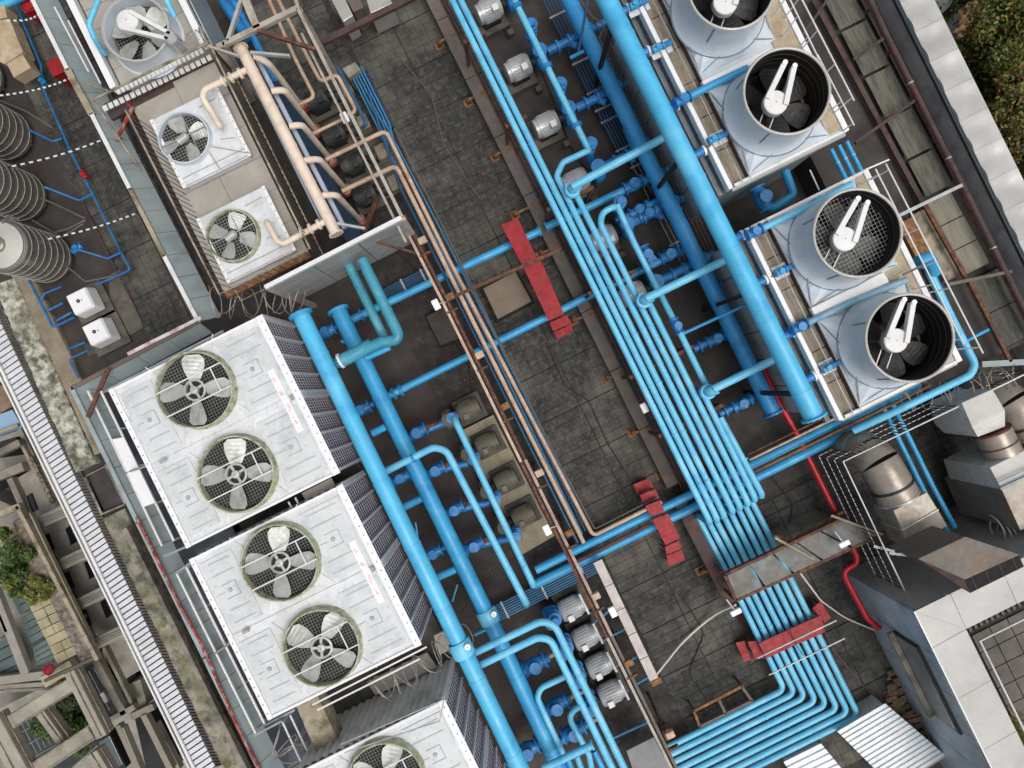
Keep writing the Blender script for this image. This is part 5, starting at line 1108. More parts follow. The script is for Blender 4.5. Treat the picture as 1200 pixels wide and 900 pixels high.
pipe('red_pipe', 'red fire pipe passing under the brightest main pipe end and down to the panel bridge', [(893, 430, .7), (911, 469, .7), (931, 504, .7), (952, 546, .7), (979, 600, .7), (996, 636, .8), (1004, 652, .8), (1004, 660, .8), (990, 668, .8), (990, 676, .8), (1016, 724, .8), (1030, 736, .7)], 7, m_redp, rings=.9, rmat=m_redp)
# ================================================================ red steps
RS = 'red step bridges over pipes'
def steps(label, quads, w=None):
    c = W(*quads[0][0][0], 0); t = thing('red_step_bridge', label, 'step bridge', c, RS)
    for q, z in quads:
        P = [W(x, y, z) for x, y in q]
        obj('tread', MB().prism([p[:2] for p in P], z-.025, z), m_red, t, bevel=.005)
        lg = MB()
        for p in P:
            cc = sum((v for v in P), Vector())/4; d = p.lerp(cc, .35); lg.box(d.x-.015, d.x+.015, d.y-.015, d.y+.015, 0, z-.026)
        obj('leg', lg, m_rust, t)
    return t
steps('long red step bridge over the two crossing pipes in the centre', [([(587, 263), (607, 256), (630, 304), (611, 310)], 1.0), ([(613, 313), (634, 305), (661, 368), (643, 376)], 1.0), ([(644, 378), (664, 369), (669, 379), (648, 388)], .72), ([(649, 389), (669, 380), (672, 388), (653, 398)], .42)])
steps('small red step bridge over the paired blue pipes', [([(742, 568), (761, 560), (766, 571), (747, 579)], .42), ([(750, 580), (768, 573), (773, 584), (753, 592)], .72), ([(756, 593), (773, 586), (779, 600), (763, 605)], 1.0), ([(764, 609), (783, 602), (797, 630), (780, 639)], 1.0), ([(779, 641), (796, 633), (799, 643), (781, 650)], .72), ([(781, 651), (799, 644), (803, 656), (783, 664)], .42)])
t = steps('wide faded red step bridge across the lower part of the pipe bundle', [([(862, 753), (873, 751), (880, 773), (872, 776)], .25), ([(876, 752), (887, 751), (896, 771), (885, 773)], .45), ([(889, 754), (925, 737.5), (932, 756), (898, 772)], .62), ([(925.5, 737), (962, 721), (967, 741), (932.5, 756)], .62), ([(952, 713), (962, 704), (974, 724), (967, 730)], .4)])
for i, (a, b_) in enumerate([((888, 771), (980, 727)), ((901, 791), (990, 748))]): obj('handrail', MB().tube(WP([(*a, 1.9), (*b_, 1.9)]), .016, 6), m_steel, t)
obj('handrail_tie', MB().bar(W(922, 738, 1.1), W(941, 768, 1.9), .015, .015), m_rust, t)
barobj('rusty_cross_bar', 'thin rusty bar crossing over the long red step bridge', 'cross bar', (522, 352, 1.75), (656, 293, 1.75), 4, .05, m_rust)
barobj('rusty_cross_bar', 'long oxide brown beam at the top, right of the tan frame', 'beam', (378, 50, 1.2), (490, -6, 1.2), 7, .1, m_purp)
for i, q in enumerate([[(385, -6), (402, -6), (414, 18), (402, 26)], [(404, -4), (418, -8), (426, 8), (414, 14)], [(428, -5), (452, -14), (460, 4), (434, 16)]]):
    solid('grey_cabinet', ['left', 'middle', 'right'][i]+' grey box behind the long oxide brown beam at the top edge', 'cabinet', q, 0.02, .9, m_sheetw if i != 1 else m_beam, 'grey boxes at the top edge', bevel=.02)
# roof hatches
def hatch(label, q, z, mat):
    t = thing('roof_hatch', label, 'roof hatch', (*W(*q[0], 0)[:2], 0)); P = [W(x, y, z) for x, y in q]; c = sum(P, Vector())/4
    obj('kerb', MB().prism([(c+(p-c)*1.12)[:2] for p in P], 0.014, z-.06), m_dark, t); obj('lid', MB().prism([p[:2] for p in P], z-.05, z), mat, t, bevel=.01)
hatch('brown roof hatch with a dark gap round it, under the rusty cross bar', [(566, 338), (604, 318), (623, 353), (583, 374)], .3, M('brown_hatch', (116, 102, 86), .7, var=.12, dirt=(92, 80, 66), da=.3))
hatch('dark roof hatch with black outline left of the conduit beam', [(499, 371), (521, 359), (537, 397), (516, 405)], .22, m_slab)
# panel bridge
pb = thing('panel_bridge', 'brown framed bridge of dull grey panels over the end of the pipe bundle', 'panel bridge', (*W(860, 700, 0)[:2], 0)); z = 1.2
TA, TB, BA, BB = (849, 673), (986, 608), (862, 703), (1032, 626)
for k in range(5):
    u0, u1 = k/5, (k+1)/5; L = lambda a, b_, u: (a[0]+(b_[0]-a[0])*u, a[1]+(b_[1]-a[1])*u)
    q = [L(TA, TB, u0+.008), L(TA, TB, u1-.008), L(BA, BB, u1-.008), L(BA, BB, u0+.008)]
    obj('grey_panel', MB().prism([W(x, y, z)[:2] for x, y in q], z-.03, z+.004*(k % 2)), M('dull_panel', (104, 104, 98), .6, var=.2, vs=3, dirt=((92, 78, 64), (126, 132, 134)), da=.45, ds=2, bump=.15), pb, bevel=.003)
for a, b_, w_, mt in ((TA, TB, 3.5, m_rust), (BA, BB, 3.5, m_rust), (TA, BA, 4, m_rust), (TB, BB, 3, m_beam)): obj('frame_beam', MB().bar(W(*a, z-.05), W(*b_, z-.05), m(w_, z), .12), mt, pb)
for x, y in (TA, TB, BA, BB): p = W(x, y, z); obj('post', MB().box(p.x-.03, p.x+.03, p.y-.03, p.y+.03, 0, z-.12), m_rust, pb)
pipe('white_pole', 'pale pole lying on the panel bridge', [(908, 630, 1.45), (953, 655, 1.3)], 3, m_tan, cat='pole')
pipe('white_pole', 'pale rail from the red pipe to the right tip of the panel bridge', [(974, 604, 1.35), (1034, 626, 1.35)], 3, m_tan, cat='pole')
pipe('orange_edge', 'orange rusty pipe rail just above the panel bridge', [(906, 628, .9), (928, 634, .9), (960, 614, .9), (988, 600, .9)], 3.5, m_rusto, fr=.15)
barobj('dark_plank', 'dark oxide plank at the end of the curb beside the lower pipe bundle', 'plank', (795, 585, .5), (857, 706, .5), 15, .06, m_purp)
# rusted frame on the floor
rf = thing('rusty_stand', 'rusty rectangular stand with three legs lying beside the lower bundle', 'frame', (*W(845, 830, 0)[:2], 0))
for a, b_ in (((813, 833), (869, 804)), ((820, 851), (881, 821)), ((813, 833), (820, 851)), ((869, 804), (881, 821)), ((842, 819), (850, 836))): obj('bar', MB().bar(W(*a, .5), W(*b_, .5), .06, .05), m_rusto if a == (813, 833) else m_beam, rf)
for x, y in ((813, 833), (869, 804), (820, 851), (881, 821)): p = W(x, y, .5); obj('leg', MB().box(p.x-.025, p.x+.025, p.y-.025, p.y+.025, 0, .475), m_rust, rf)
solid('metal_sheet', 'smooth grey sheet under the conduit beam at the bottom edge', 'panel', [(734, 880), (766, 864), (792, 914), (752, 932)], .95, 1.0, m_wallg)
solid('orange_block', 'small orange rusty block by the end of the lower bundle', 'block', [(776, 857), (783, 854), (789, 865), (781, 869)], .02, .3, m_rusto)
# ================================================================ cooling towers on the right
TZ = 3.2; RZ = 4.1
def tower(label, x0, x1, y0, y1, cells):
    t = thing('cooling_tower', label, 'cooling tower', ((x0+x1)/2, (y0+y1)/2, 0), 'cooling towers with round fan stacks')
    obj('body', MB().box(x0+.12, x1-.03, y0+.06, y1-.06, 0.02, TZ-.25), m_sheet, t)
    # cladding ribs and lower band on the long left side
    n = int((y1-y0)/.6)
    for k in range(n):
        a = y0+.06+(y1-y0-.12)*k/n; obj('side_panel', MB().box(x0+.06, x0+.117, a+.01, a+(y1-y0-.12)/n-.01, .25, TZ-.3), m_sheet, t, bevel=.006)
    obj('gutter', MB().box(x0-.1, x0+.0, y0, y1, TZ-.42, TZ-.3), m_wallg, t, bevel=.01)
    sx = x0+.02
    obj('edge_beam', MB().box(sx, sx+.09, y0, y1, TZ-.2, TZ), m_edge, t, bevel=.015)
    obj('edge_beam', MB().box(x1-.11, x1, y0, y1, TZ-.2, TZ+.01), m_edge, t, bevel=.015)
    obj('end_beam', MB().box(sx+.13, x1-.11, y0, y0+.06, TZ-.2, TZ), m_whitep, t, bevel=.01)
    obj('end_beam', MB().box(sx+.13, x1-.11, y1-.06, y1, TZ-.2, TZ), m_whitep, t, bevel=.01)
    obj('end_band', MB().tube([(x0+.1, y0-.01, TZ-.12), (x1-.06, y0-.01, TZ-.12)], .05, 10), m_steel, t)
    # brown distribution basin covers
    obj('edge_angle', MB().box(sx+.094, sx+.131, y0, y1, TZ-.2, TZ-.05), m_wallg, t); bx = sx+.135; bw = .29; n = int((y1-y0-.12)/.62)
    for k in range(n):
        a = y0+.06+(y1-y0-.12)*k/n; b_ = y0+.06+(y1-y0-.12)*(k+1)/n
        p = obj('basin_cover', MB().box(bx, bx+bw, a+.008, b_-.008, TZ-.13, TZ-.1), m_brown, t, bevel=.004)
        rb = MB()
        for q in range(2): rb.box(bx+.09+.1*q, bx+.1+.1*q, a+.02, b_-.02, TZ-.1, TZ-.088)
        obj('rib', rb, m_deckt, p)
    rl_ = MB()
    for dx in (.13, .3): rl_.tube([(bx+dx, y0, TZ+.06), (bx+dx, y1, TZ+.06)], .011, 6)
    obj('guide_rail', rl_, m_steel, t)
    dx0 = bx+bw+.005; dx1 = x1-.115
    obj('dark_seam', MB().box(dx0-.012, dx0+.006, y0+.06, y1-.06, TZ-.12, TZ+.02), m_purp, t)
    # tan hatches down the right side
    obj('deck', MB().box(dx0+.01, dx1, y0+.065, y1-.065, TZ-.12, TZ-.03), m_cyl, t)
    hw = .46
    n = int((y1-y0)/.5)
    for k in range(n):
        a = y0+.08+(y1-y0-.16)*k/n; b_ = y0+.08+(y1-y0-.16)*(k+1)/n
        obj('tan_hatch', MB().box(dx1-hw, dx1-.01, a+.01, b_-.01, TZ-.028, TZ-.008+.006*(k % 2)), m_deckt, t, bevel=.006)
    for i, c in enumerate(cells):
        cx_, cy = c['xy']; R = c.get('R', .76); Bx, By = min(1.02, cx_-dx0), .93
        st = thing  # stack parts are children of the tower
        # square to round collar
        vs = []; K = 40
        sq = []
        for k in range(K):
            a = 2*math.pi*k/K; ca_, sa_ = math.cos(a), math.sin(a); s_ = 1/max(abs(ca_), abs(sa_)); q = s_ if True else 1
            sq.append((cx_+min(max(ca_*s_*Bx, -Bx), Bx), cy+sa_*s_*By, TZ-.025)); vs.append((cx_+R*1.12*ca_, cy+R*1.12*sa_, TZ+.14))
        me = MB().add(sq+vs, [(k, (k+1) % K, K+(k+1) % K, K+k) for k in range(K)])
        obj('stack_collar', me, m_cyl, t)
        cr = MB()
        for k in range(8):
            a = math.pi/4*k+.4; p = Vector((cx_+R*1.1*math.cos(a), cy+R*1.1*math.sin(a), TZ+.15)); q = Vector((cx_+Bx*.95*(1 if math.cos(a) > 0 else -1), cy+By*.95*(1 if math.sin(a) > 0 else -1), TZ-.01))
            obj('collar_seam', MB().bar(p, q, .018, .012), M('seam_blue_grey', (120, 132, 146), .5), t)
        pass
        sk = MB().lathe((cx_, cy, 0), [(R*1.16, TZ+.12), (R*1.06, TZ+.2), (R*1.0, TZ+.42), (R*1.0, RZ-.06), (R*1.03, RZ-.05), (R*1.03, RZ)], 56)
        s1 = obj('fan_stack', sk, m_cyl, t)
        sm_ = MB()
        for k in range(4): a = math.pi/2*k+.75; sm_.box(cx_+R*1.005*math.cos(a)-.012, cx_+R*1.005*math.cos(a)+.012, cy+R*1.005*math.sin(a)-.012, cy+R*1.005*math.sin(a)+.012, TZ+.2, RZ-.05)
        sm_.tube([(cx_+R*1.165*math.cos(a), cy+R*1.165*math.sin(a), TZ+.12) for a in [k*math.pi/24 for k in range(48)]], .014, 5, closed=True)
        obj('stack_seam', sm_, M('seam_blue_grey'), s1)
        obj('stack_rim', MB().tube([(cx_+R*1.0*math.cos(a), cy+R*1.0*math.sin(a), RZ) for a in [k*math.pi/28 for k in range(56)]], .026, 8, closed=True), m_tanktop, s1)
        obj('stack_inner_wall', MB().lathe((cx_, cy, 0), [(R*.975, RZ-.01), (R*.95, TZ+.4), (R*.95, TZ-.018), (.01, TZ-.018)], 48), m_cylin, t)  # closed by a dark disc at deck level that imitates shaded depth
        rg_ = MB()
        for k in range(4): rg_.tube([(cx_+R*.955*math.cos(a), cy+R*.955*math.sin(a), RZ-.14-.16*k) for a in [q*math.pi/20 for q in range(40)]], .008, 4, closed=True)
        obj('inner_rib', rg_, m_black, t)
        hx, hy = c['hub']; hz = RZ-.12; hub = W(hx, hy, hz)
        obj('belt_cover', MB().lathe(hub, [(.215, -.12), (.215, 0), (.2, .015), (.01, .03)], 28), m_whitep, t)
        e1 = W(*c['arm'], hz); d = (e1-hub); d.normalize(); s2 = Vector((-d.y, d.x, 0))
        for s_ in (-1, 1):
            a = obj('cover_arm', MB().bar(hub+s2*s_*.17, e1+s2*s_*.09, .095, .12), m_whitep, t, bevel=.01)
            obj('arm_cap', MB().lathe(e1+s2*s_*.09+Vector((0, 0, .05)), [(.045, 0), (.045, .03)], 10, capt=True), m_lamp, a)
        sp = MB(); ex = W(hx-12, hy+40, RZ-.3)
        for s_ in (-1, 1): sp.bar(hub+s2*s_*.1-Vector((0, 0, .2)), hub-d*R*.62+s2*s_*.1-Vector((0, 0, .25)), .02, .03)
        obj('support_spokes', sp, m_steel, t)
        fh = obj('fan_hub', MB().lathe((cx_, cy, RZ-.62), [(.12, 0), (.12, .12), (.01, .13)], 16), m_black, t)
        for k in range(6): inst(BLG if c.get('grid') else BLD, 'fan_blade', (cx_, cy, RZ-.6), fh, (0, 0, c.get('rot', 0)+k*math.pi/3), (R/.72, R/.62, 1))
        if c.get('grid'): obj('wire_guard', wire_disc((cx_, cy, RZ-.36), R*.94, .07, .006), m_grid, t)
    return t
BLG = blade_mesh(4, .2, .64, .16, .36, M('grimy_fan_blade', (92, 94, 92), .5, var=.3, vs=5, dirt=(60, 60, 58), da=.5, ds=3, bump=.1))
BLD = blade_mesh(4, .2, .64, .16, .36, M('shade_dark_fan_blade', (19, 19, 18), .55, var=.3, vs=5, dirt=(30, 30, 28), da=.5, ds=3, bump=.1))  # near-black blades, the stack's inner shade put into their colour
def cc(x, y): p = W(x, y, RZ); return (p.x, p.y)
a = W(867, 271, TZ); b_ = W(1014, 198, TZ); c = W(1131, 422, TZ); d = W(987, 491, TZ)
t2x0, t2x1 = (a.x+d.x)/2, (b_.x+c.x)/2; t2y1, t2y0 = (a.y+b_.y)/2, (c.y+d.y)/2
T2 = tower('lower cooling tower with two round fan stacks, one fan under a wire guard', t2x0, t2x1, t2y0, t2y1, [dict(xy=cc(1005, 273), hub=(990, 280), arm=(1009, 236), grid=True, rot=.3, R=.765), dict(xy=cc(1066, 396), hub=(1050, 399), arm=(1063, 353), rot=.1, R=.765)])
e = W(853, 222, TZ); g = W(996, 153, TZ); t1y0 = (e.y+g.y)/2
T1 = tower('upper cooling tower with two dark round fan stacks, cut by the top edge', e.x, g.x, t1y0, t1y0+4.3, [dict(xy=cc(922, 107), hub=(909, 120), arm=(924, 77), rot=.2, R=.75), dict(xy=cc(857, -16), hub=(850, 3), arm=(866, -42), rot=.5, R=.75)])
for i, (T, q) in enumerate([(T1, [(800, 96), (880, 60), (886, 73), (806, 110)]), (T1, [(842, 240), (996, 168), (998, 172), (845, 244)])][:1]):
    obj('cross_duct', MB().prism([W(x, y, TZ+.1)[:2] for x, y in [(822, 95), (902, 56), (908, 68), (829, 107)]], TZ-.02, TZ+.1), m_edge, T, bevel=.02)
obj('cross_duct', MB().prism([W(x, y, TZ+.1)[:2] for x, y in [(950, 361), (1036, 318), (1043, 331), (957, 374)]], TZ-.02, TZ+.1), m_whitep, T2, bevel=.02)
dv = 'pipes feeding the tower basins'
for i, (pts, d_, lb, mt) in enumerate([([(800, 117), (836, 99), (876, 80)], 9, 'blue pipe lying between the two stacks of the upper tower', m_blue), ([(884, 272), (940, 246), (998, 216)], 8, 'pale blue pipe along the top edge of the lower tower', m_bluef), ([(937, 383), (1000, 353), (1062, 328)], 8, 'faded steel blue pipe between the two stacks of the lower tower', M('faded_steel_blue', (134, 168, 186), .4, var=.15, dirt=(80, 140, 170), da=.5, ds=2))]):
    o = pipe('tower_feed_pipe', lb, [(*p, TZ+.15) for p in pts], d_, mt, dv, rings=.8); valve(o, *pts[0], TZ+.15, (1, 0, 0), .075)
for i, (x, y) in enumerate([(744, 6), (771, 56), (836, 163), (915, 318), (970, 431)]):
    nm = ['at the top edge beside the upper tower', 'below the top one on the upper tower', 'lowest on the upper tower', 'between the two pipes of the lower tower', 'lowest on the lower tower'][i]
    z = TZ+.08; p = W(x, y, z); t = thing('basin_valve', 'bright blue valve over the brown basin covers, '+nm, 'valve', p, 'basin valves on the towers')
    obj('plate', MB().box(p.x-.12, p.x+.3, p.y-.13, p.y+.13, TZ-.085, TZ-.06), m_white, t)
    s_ = obj('stub', MB().tube([p-Vector((.1, 0, .03)), p+Vector((.28, 0, -.03))], .055, 10), m_blued, t); valve(t, x, y, z, (1, 0, 0), .05, m_blue)
for i, (x, y, tx, ty) in enumerate([(729, 14, 744, 7), (753, 63, 768, 57), (786, 127, 800, 118), (818, 180, 834, 165), (863, 279, 882, 271), (890, 331, 912, 320), (921, 393, 938, 383), (947, 444, 968, 432)]):
    nm = ['first', 'second', 'third', 'fourth', 'fifth', 'sixth', 'seventh', 'eighth'][i]
    A = W(x, y, 3.15); t = thing('brass_coupling', nm+' white capped branch from the brightest main pipe to the towers, counted from the top', 'branch', A, 'white capped branches to the towers')
    obj('blue_stub', MB().tube([A-Vector((.12, 0, 0)), A+Vector((.1, 0, 0))], .08, 12), m_blued, t)
    ring(t, A+Vector((.12, 0, 0)), (1, 0, 0), .1, .04, m_edge, 'white_flange')
    B = W(tx, ty, 3.2); obj('branch_pipe', MB().tube([A+Vector((.13, 0, 0)), A+Vector((.2, 0, .0)), B], .045, 10, fr=.1), M('bronze_pipe', (120, 96, 76), .45, metal=.4, var=.2, dirt=(70, 56, 50), da=.4, ds=4), t)
# small blue pipes between the two towers
for i in range(3): pipe('tower_blue_pipe', ['first', 'second', 'third'][i]+' from the left of the parallel short blue pipes between the two towers', [(974+9*i, 175-4.6*i, 2.2), (986+9*i, 199-4.6*i, 2.2), (994+9*i, 215-4.6*i, 1.9)], 5, m_blue, 'short blue pipes between the towers', rings=.4, rmat=m_bluef)
o = pipe('tower_blue_pipe', 'blue pipe elbow with a violet valve in the dark gap between the two towers', [(920, 200, 1.6), (930, 228, 1.6), (903, 246, 1.6), (890, 232, 1.4)], 10, m_blue, fr=.12); valve(o, 893, 233, 1.5, (0, 1, 0), .13)
barobj('white_pole', 'thin white pole in the dark gap between the two towers', 'pole', (949, 199, 2.4), (960, 223, 2.4), 1.6, .02, m_whitep)
obj('blue_elbow_end', MB().tube(WP([(1076, 308, 2.6), (1088, 303, 2.6), (1094, 318, 2.0)]), .14, 14, fr=.15), m_blue, None, 'short fat blue elbow at the right side of the lower tower', 'pipe')
o = pipe('corner_pipe', 'thin blue branch with a short handle crossing the lower right tower corner', [(1128, 402, 1.5), (1158, 386, 1.5)], 4, m_blue)
pipe('riser_pipe', 'blue pipe rising along the right side of the lower tower', [(1088, 318, 2.0), (1107, 356, 2.0), (1143, 428, 2.0), (1136, 440, 2.0), (1060, 477, 1.9), (1000, 505, 1.4)], 9, m_bluef, rings=.9, fr=.2)
for i, (x, y) in enumerate([(1040, 196), (1060, 318)]): pass
for i, (a, b_, z) in enumerate([((922, -8), (960, 70), 3.9), ((936, -8), (1001, 118), 3.9), ((958, 64), (1001, 147), 3.6), ((1026, 198), (1130, 404), 3.8), ((1038, 192), (1152, 414), 3.8)]):
    A, B = W(*a, z), W(*b_, z); t = obj('handrail', MB().tube([A, B], .015, 6), m_whitep, None, ['inner', 'outer', 'short lower', 'inner', 'outer'][i]+' thin white handrail along the right edge of the '+('upper' if i < 3 else 'lower')+' tower', 'handrail', 'thin handrails beside the towers')
    for k in range(4): p = A.lerp(B, (k+.1)/3.2); obj('post', MB().tube([(p.x, p.y, TZ-.6), (p.x, p.y, p.z)], .013, 6), m_whitep, t)
barobj('cross_bar', 'white crossbar joining the two handrails at the top corner of the lower tower', 'crossbar', (1014, 199, 3.8), (1042, 187, 3.8), 2, .02, m_whitep)
barobj('cross_bar', 'dark clamp bar over the right edge of the lower tower', 'bar', (1058, 322, 3.5), (1096, 304, 3.5), 2.5, .03, m_beam)
solid('rusty_duct_end', 'orange stained duct mouth beside the pale plank right of the lower tower', 'duct', [(1052, 262), (1070, 254), (1092, 298), (1076, 306)], .92, 1.1, m_rusto)
# dark drive trestle between the main pipes
# ================================================================ duct yard and lower right
def quad_solid(par, nm, b, t, mat, bevel=0): return obj(nm, MB().hexa(b, t), mat, par, bevel=bevel)
def gooseneck(label, c, d, z, dpx, L, hood, mat=m_duct):
    """round duct lying on the roof: bend at c, runs along d for L metres, ends in a tapered box"""
    C = W(*c, z); dv_ = Vector(d).normalized(); t = thing('vent_duct', label, 'vent duct', (C.x, C.y, 0), 'galvanised vent ducts'); R = m(dpx, z)/2
    pts = []
    for k in range(9):
        a = math.pi/2*k/8; pts.append(C-dv_*(.45*(1-math.sin(a)) if False else .45*math.cos(a))*1.0+Vector((0, 0, -.5+.5*math.sin(a))))
    segs = [pts[0:4], pts[3:7], pts[6:9]+[C+dv_*.1]]
    obj('riser', MB().tube([pts[0]-Vector((0, 0, z-.5)), pts[0]], R, 24), mat, t)
    for i, s_ in enumerate(segs): obj('elbow_segment', MB().tube(s_, R*(1+.01*(i % 2)), 24, cap=False), mat, t)
    n = 2
    for k in range(n):
        a = C+dv_*(.1+L*k/n); b_ = C+dv_*(.1+L*(k+1)/n-.01); obj('duct_section', MB().tube([a, b_], R*(1.0+.02*(k % 2)), 28), mat, t); ring(t, b_, dv_, R*1.06, .05, m_steel if k else m_black, 'band')
    E = C+dv_*(.1+L); s_ = Vector((-dv_.y, dv_.x, 0)); w1, h1, w2, h2, L2 = hood
    def sec(p, w, h, zc=0): return [p-s_*w-Vector((0, 0, h-zc)), p+s_*w-Vector((0, 0, h-zc)), p+s_*w+Vector((0, 0, h+zc)), p-s_*w+Vector((0, 0, h+zc))]
    obj('transition', MB().hexa(sec(E, R*.95, R*.95), sec(E+dv_*L2*.5, w1, h1)), mat, t, bevel=.01)
    obj('box_section', MB().hexa(sec(E+dv_*L2*.5+dv_*.006, w1, h1), sec(E+dv_*L2, w2, h2, -.05)), mat, t, bevel=.01)
    fl = MB()
    for u, w, h in ((.5, w1, h1),): p = E+dv_*L2*u; fl.bar(p-s_*w+Vector((0, 0, h+.01)), p+s_*w+Vector((0, 0, h+.01)), .03, .03); fl.bar(p-s_*(w+.01)-Vector((0, 0, h)), p-s_*(w+.01)+Vector((0, 0, h)), .03, .03)
    obj('duct_flange', fl, m_steel, t)
    return t
gooseneck('round galvanised duct with an elbow, standing inside the white railing by the twin blue pipes', (1036, 552), (.05, -1, 0), 1.7, 46, .55, (.42, .38, .46, .36, .85))
t = thing('vent_duct', 'large octagonal galvanised hood and rusted drum duct near the right edge', 'vent duct', (*W(1155, 500, 0)[:2], 0), 'galvanised vent ducts')
Z = 1.9
def ob(nm, q1_, q2_, zb, zt1, zt2, mat):   # q outline at two ends; generic tapered segment in plan
    a = [W(*q1_[0], zt1), W(*q1_[1], zt1)]; b_ = [W(*q2_[0], zt2), W(*q2_[1], zt2)]
    return obj(nm, MB().hexa([Vector((*a[0][:2], zb)), Vector((*a[1][:2], zb)), Vector((*b_[1][:2], zb)), Vector((*b_[0][:2], zb))], [a[0], a[1], b_[1], b_[0]]), mat, t, bevel=.01)
m_ductw = M('bright_galvanised', (206, 204, 198), .3, metal=.08, var=.08, dirt=(176, 168, 156), da=.3, ds=1.5, bump=.1, bs=8)
ob('hood_top', [(1127, 472), (1163, 456)], [(1139, 500), (1178, 481)], .9, 2.0, 2.15, m_ductw)
ob('hood_neck', [(1139, 500), (1178, 481)], [(1146, 512), (1178, 500)], .9, 2.15, 2.0, m_ductw)
A, B = W(1162, 505, 1.75), W(1178, 536, 1.75); obj('drum_section', MB().tube([A, B], .36, 28), m_duct, t); 
for p in (A, B, A.lerp(B, .5)): ring(t, p, B-A, .375, .03, m_rust, 'band')
ob('lower_transition', [(1160, 548), (1200, 528)], [(1174, 574), (1220, 552)], .6, 2.1, 2.25, m_ductw)
ob('large_duct', [(1174, 574), (1220, 552)], [(1196, 622), (1260, 590)], .4, 2.25, 2.25, m_duct)
fl = MB(); fl.bar(W(1172, 573, 2.28), W(1222, 550, 2.28), .05, .04); fl.bar(W(1169, 566, 2.28), W(1219, 543, 2.28), .03, .03); obj('duct_flange', fl, m_sheet, t)
gooseneck('tall galvanised duct elbow cut by the right edge', (1190, 480), (.1, -1, 0), 1.6, 42, .5, (.4, .36, .4, .36, .6))
for i, (a, b_, c_) in enumerate([((1036, 480), (1084, 578), (1112, 626)), ((1046, 474), (1093, 570), (1119, 618))]): pipe('twin_blue_pipe', ['left', 'right'][i]+' of the twin blue pipes crossing the white railing down to the rusty hood', [(*a, .9), (*b_, .9), (*c_, .9)], 6, m_blue, 'twin blue pipes in the duct yard', rings=.9)
railing('white topped guard railing with many thin dark balusters round the duct yard', [(1062, 696), (988, 541), (1128, 474), (1206, 436)], 1.9, .75, .11, m_whitep, m_purp, mid=((1.5, .009, m_whitep), (1.15, .009, m_whitep)), rr_=.018, limit=150)
m_hood = M('rusty_brown_hood', (104, 98, 90), .65, metal=.1, var=.18, dirt=((126, 98, 76), (92, 80, 70)), da=.4, ds=1, bump=.1)
t = thing('intake_hood', 'wide rusty brown intake hood with a black open mouth at lower right', 'intake hood', (*W(1130, 655, 0)[:2], 0))
zt, zm = 3.2, 2.95
P = [W(1076, 655, zt), W(1131, 629, zt), W(1195, 650, zt), W(1131, 679, zt)]; Q2 = [W(1200, 664, zm), W(1137, 695, zm)]
obj('top_sheet', MB().add([P[0], P[1], P[2], P[3]]+[p-Vector((0, 0, .03)) for p in P], [(0, 3, 2, 1), (4, 5, 6, 7), (0, 1, 5, 4), (1, 2, 6, 5), (2, 3, 7, 6), (3, 0, 4, 7)]), m_hood, t)
obj('mouth', MB().add([P[3]-Vector((0, 0, .035)), P[2]-Vector((0, 0, .035)), Q2[0], Q2[1]], [(0, 1, 2, 3)]), m_dark, t)
obj('side_sheet', MB().add([P[0]-Vector((0, 0, .035)), P[3]-Vector((0, 0, .035)), Q2[1], Vector((P[0].x, P[0].y, 2.3))], [(0, 1, 2, 3)]), m_purp, t)
obj('side_sheet', MB().add([P[0]-Vector((0, 0, .035)), P[1]-Vector((0, 0, .035)), Vector((P[1].x, P[1].y, 2.2)), Vector((P[0].x, P[0].y, 2.2))], [(0, 1, 2, 3)]), m_hood, t)
mb_ = MB()
for k in range(4): u = (k+.5)/4; mb_.bar((P[3]-Vector((0, 0, .03))).lerp(P[2]-Vector((0, 0, .03)), u), Q2[1].lerp(Q2[0], u), .015, .015)
obj('mouth_bars', mb_, m_purp, t)
c = W(1178, 628, 1.6); cl = []
for k in range(5*14+1):
    a = 2*math.pi*k/14; d = W(1206, 640, 1.6)-W(1164, 618, 1.6); cl.append(W(1164, 618, 1.6)+d*(k/70)+Vector((.05*math.cos(a), .26*math.cos(a), .26*math.sin(a))))
obj('steel_coil', MB().tube(cl, .02, 6), m_steel, None, 'coil of bright steel hoops behind the rusty intake hood', 'coil')
# white poles near the red pipe
for i, (a, b_) in enumerate([((1024, 640), (1048, 646)), ((1042, 648), (1072, 652))]): barobj('white_pole', ['left', 'right'][i]+' short pale pole between the railing corner and the intake hood', 'pole', (*a, 1.7), (*b_, 1.7), 3, .03, m_whitep)
# plant room with silver coping
ZR = 2.8
pr = thing('plant_room', 'lower right plant room with blue grey walls and wide silver coping round its roof', 'plant room', (*W(1130, 800, 0)[:2], 0))
o_ = W(1071, 717, ZR); i_ = W(1112, 732, ZR); wd = .78
X0, Y1 = o_.x, o_.y
obj('wall', MB().box(X0+.04, X0+9, Y1-9, Y1-.04, -1, 1.35), m_sheet, pr)
